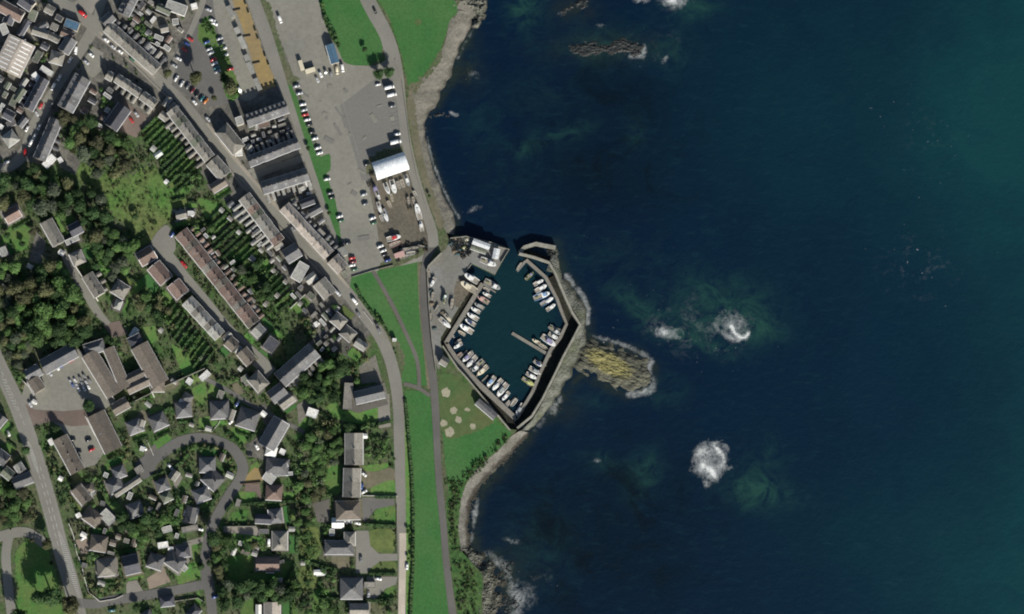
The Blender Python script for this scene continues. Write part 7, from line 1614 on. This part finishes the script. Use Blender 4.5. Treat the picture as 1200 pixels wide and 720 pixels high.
# low garden planting, hedging and weeds between the houses
items = []; g = random.Random(21)
zones = [([(0, 200), (60, 200), (200, 290), (330, 440), (350, 480), (400, 500), (465, 520), (465, 720), (130, 720), (96, 700), (70, 600), (40, 500), (0, 420)], 2600), ([(60, 130), (120, 158), (196, 155), (250, 225), (290, 262), (345, 345), (330, 440), (200, 290), (80, 200)], 900),
         ([(0, 0), (245, 0), (200, 90), (250, 180), (330, 180), (350, 240), (280, 230), (120, 60), (0, 190)], 420), ([(340, 340), (400, 370), (430, 420), (400, 500), (345, 470)], 260), ([(0, 540), (40, 580), (50, 640), (0, 640)], 120), ([(523, 566), (545, 554), (570, 532), (590, 510), (597, 513), (577, 539), (553, 560), (530, 584)], -110), ([(525, 585), (540, 575), (538, 600), (536, 630), (545, 655), (560, 680), (558, 725), (540, 725), (530, 680)], -170)]
for pz, n in zones:
    free = n < 0; n = abs(n)
    us2 = [p[0] for p in pz]; vv2 = [p[1] for p in pz]; c_n = 0
    for _ in range(n * 12):
        if c_n >= n: break
        u, v = g.uniform(min(us2), max(us2)), g.uniform(min(vv2), max(vv2))
        if not poly_in(pz, u, v) or occ(u, v) in (1, 2) or occ(u + 1, v) in (1, 2) or occ(u, v + 1) in (1, 2) or occ(u - 1, v - 1) in (1, 2): continue
        if not free and occ(u, v) == 3 and g.random() > .06: continue
        if occ(u, v) == 4 and g.random() > .4: continue
        if noise.noise(Vector((u * .07, v * .07, 2))) < g.uniform(-.45, .25): continue
        c_n += 1; r_ = g.uniform(.8, 2.6); items.append((u, v, r_, g.choice(['dark', 'mid', 'fresh', 'olive', 'grey', 'fresh', 'brown', 'mid']), g.uniform(.5, 2.4)))
mass('low_planting', items, 14)

# people too small for more than a figure, one on the quay and one on the grass
def person(u, v, ang, z, look, cloth):
    x, y = P(u, v, z + 1)
    r = link('person', None, loc=(x, y, z), rz=ang)
    def body():
        bm = bmesh.new()
        pts = [(0, 0, .95), (0, 0, 1.2), (0, 0, 1.42), (0, 0, 1.52), (0, 0, 1.66), (0, .18, 1.4), (0.02, .25, 1.12), (.08, .27, .88), (0, -.18, 1.4), (-.02, -.25, 1.12), (.04, -.27, .88), (0, .1, .9), (.08, .11, .5), (.02, .12, .06), (.14, .12, .03), (0, -.1, .9), (-.06, -.11, .5), (-.12, -.12, .06), (0, -.12, .03)]
        ed = [(0, 1), (1, 2), (2, 3), (3, 4), (2, 5), (5, 6), (6, 7), (2, 8), (8, 9), (9, 10), (0, 11), (11, 12), (12, 13), (13, 14), (0, 15), (15, 16), (16, 17), (17, 18)]
        rad = [.14, .13, .13, .055, .1, .065, .05, .035, .065, .05, .035, .09, .065, .045, .04, .09, .065, .045, .04]
        me = bpy.data.meshes.new('body'); me.from_pydata(pts, ed, []); return me, rad
    me, rad = body(); me.materials.append(M[cloth]); b = link('body', me, r)
    b.modifiers.new('skin', 'SKIN'); 
    for i, q in enumerate(rad): me.skin_vertices[0].data[i].radius = (q, q)
    b.modifiers.new('sub', 'SUBSURF').levels = 1
    reg(r, 'person', look)
def add_skin_layer(): pass
for a in ((572.3, 314, .5, ZL + .15, 'person in dark clothes standing on the quay below the white boat', 'boat_navy'), (519, 522, 1.4, ZL + .2, 'person in light clothes walking the promenade beside the headland lawn', 'boat_grey')):
    try: person(*a)
    except Exception as ex: print('person', ex)

# ------------------------------------------------------------------ labels
groups = {}
for rec in LABELS:
    if rec[2]: groups.setdefault(rec[2], []).append(rec)
    else: rec[0]['label'] = rec[1]
def art(s): return s
for area, L_ in groups.items():
    if len(L_) == 1: L_[0][0]['label'] = f'{L_[0][1]}, {area}' if len((L_[0][1] + area).split()) < 14 else L_[0][1]; continue
    su = max(r[3] for r in L_) - min(r[3] for r in L_); sv = max(r[4] for r in L_) - min(r[4] for r in L_)
    ax, side = (4, 'top') if sv >= su * .8 else (3, 'left')
    # within one look, count along the longer axis, so that each label points at one thing
    by = {}
    for r in L_: by.setdefault(r[1], []).append(r)
    for look, rs in by.items():
        rs.sort(key=lambda r: r[ax])
        for i, r in enumerate(rs):
            if len(rs) == 1: lab = f'the only {look}, {area}'
            else: lab = f'{look}, {ORD[i + 1]} such from the {side}, {area}'
            if len(lab.split()) > 16: lab = lab.replace(' such', '').replace('terraced ', '')
            if len(lab.split()) > 16: lab = lab.replace('the only ', '')
            if len(lab.split()) > 16: print('LONG', lab)
            r[0]['label'] = lab
            r[0]['group'] = area

# ------------------------------------------------------------------ light, sky, camera
EL, AZ = 29.5, 159.0
w = bpy.data.worlds.new('World'); sc.world = w; w.use_nodes = True
nt = w.node_tree; bg = nt.nodes['Background']
sky = nt.nodes.new('ShaderNodeTexSky'); sky.sky_type = 'NISHITA'; sky.sun_disc = False; sky.sun_elevation = R(EL); sky.sun_rotation = R(AZ)
nt.links.new(sky.outputs[0], bg.inputs[0]); bg.inputs[1].default_value = .07
ld = bpy.data.lights.new('sun', 'SUN'); ld.energy = 5.0; ld.angle = R(.5); ld.color = (1, .95, .87)
lo = bpy.data.objects.new('sun', ld); col.objects.link(lo)
d = Vector((math.sin(R(AZ)) * math.cos(R(EL)), math.cos(R(AZ)) * math.cos(R(EL)), math.sin(R(EL))))
lo.rotation_euler = d.to_track_quat('Z', 'Y').to_euler(); lo.location = d * 500
cd = bpy.data.cameras.new('camera'); co = bpy.data.objects.new('camera', cd); col.objects.link(co)
co.location = (OX, OY, ZL + D); cd.sensor_width = 36; cd.lens = 36 * D / (1200 * S)
cd.shift_x = -OX / (1200 * S); cd.shift_y = -OY / (1200 * S)
cd.clip_start = 10; cd.clip_end = 40000
sc.camera = co
sc.view_settings.view_transform = 'Standard'; sc.view_settings.look = 'None'; sc.view_settings.gamma = 1; sc.view_settings.exposure = .47
sc.cycles.filter_width = 2.0
sc.cycles.max_bounces = 4; sc.cycles.diffuse_bounces = 1
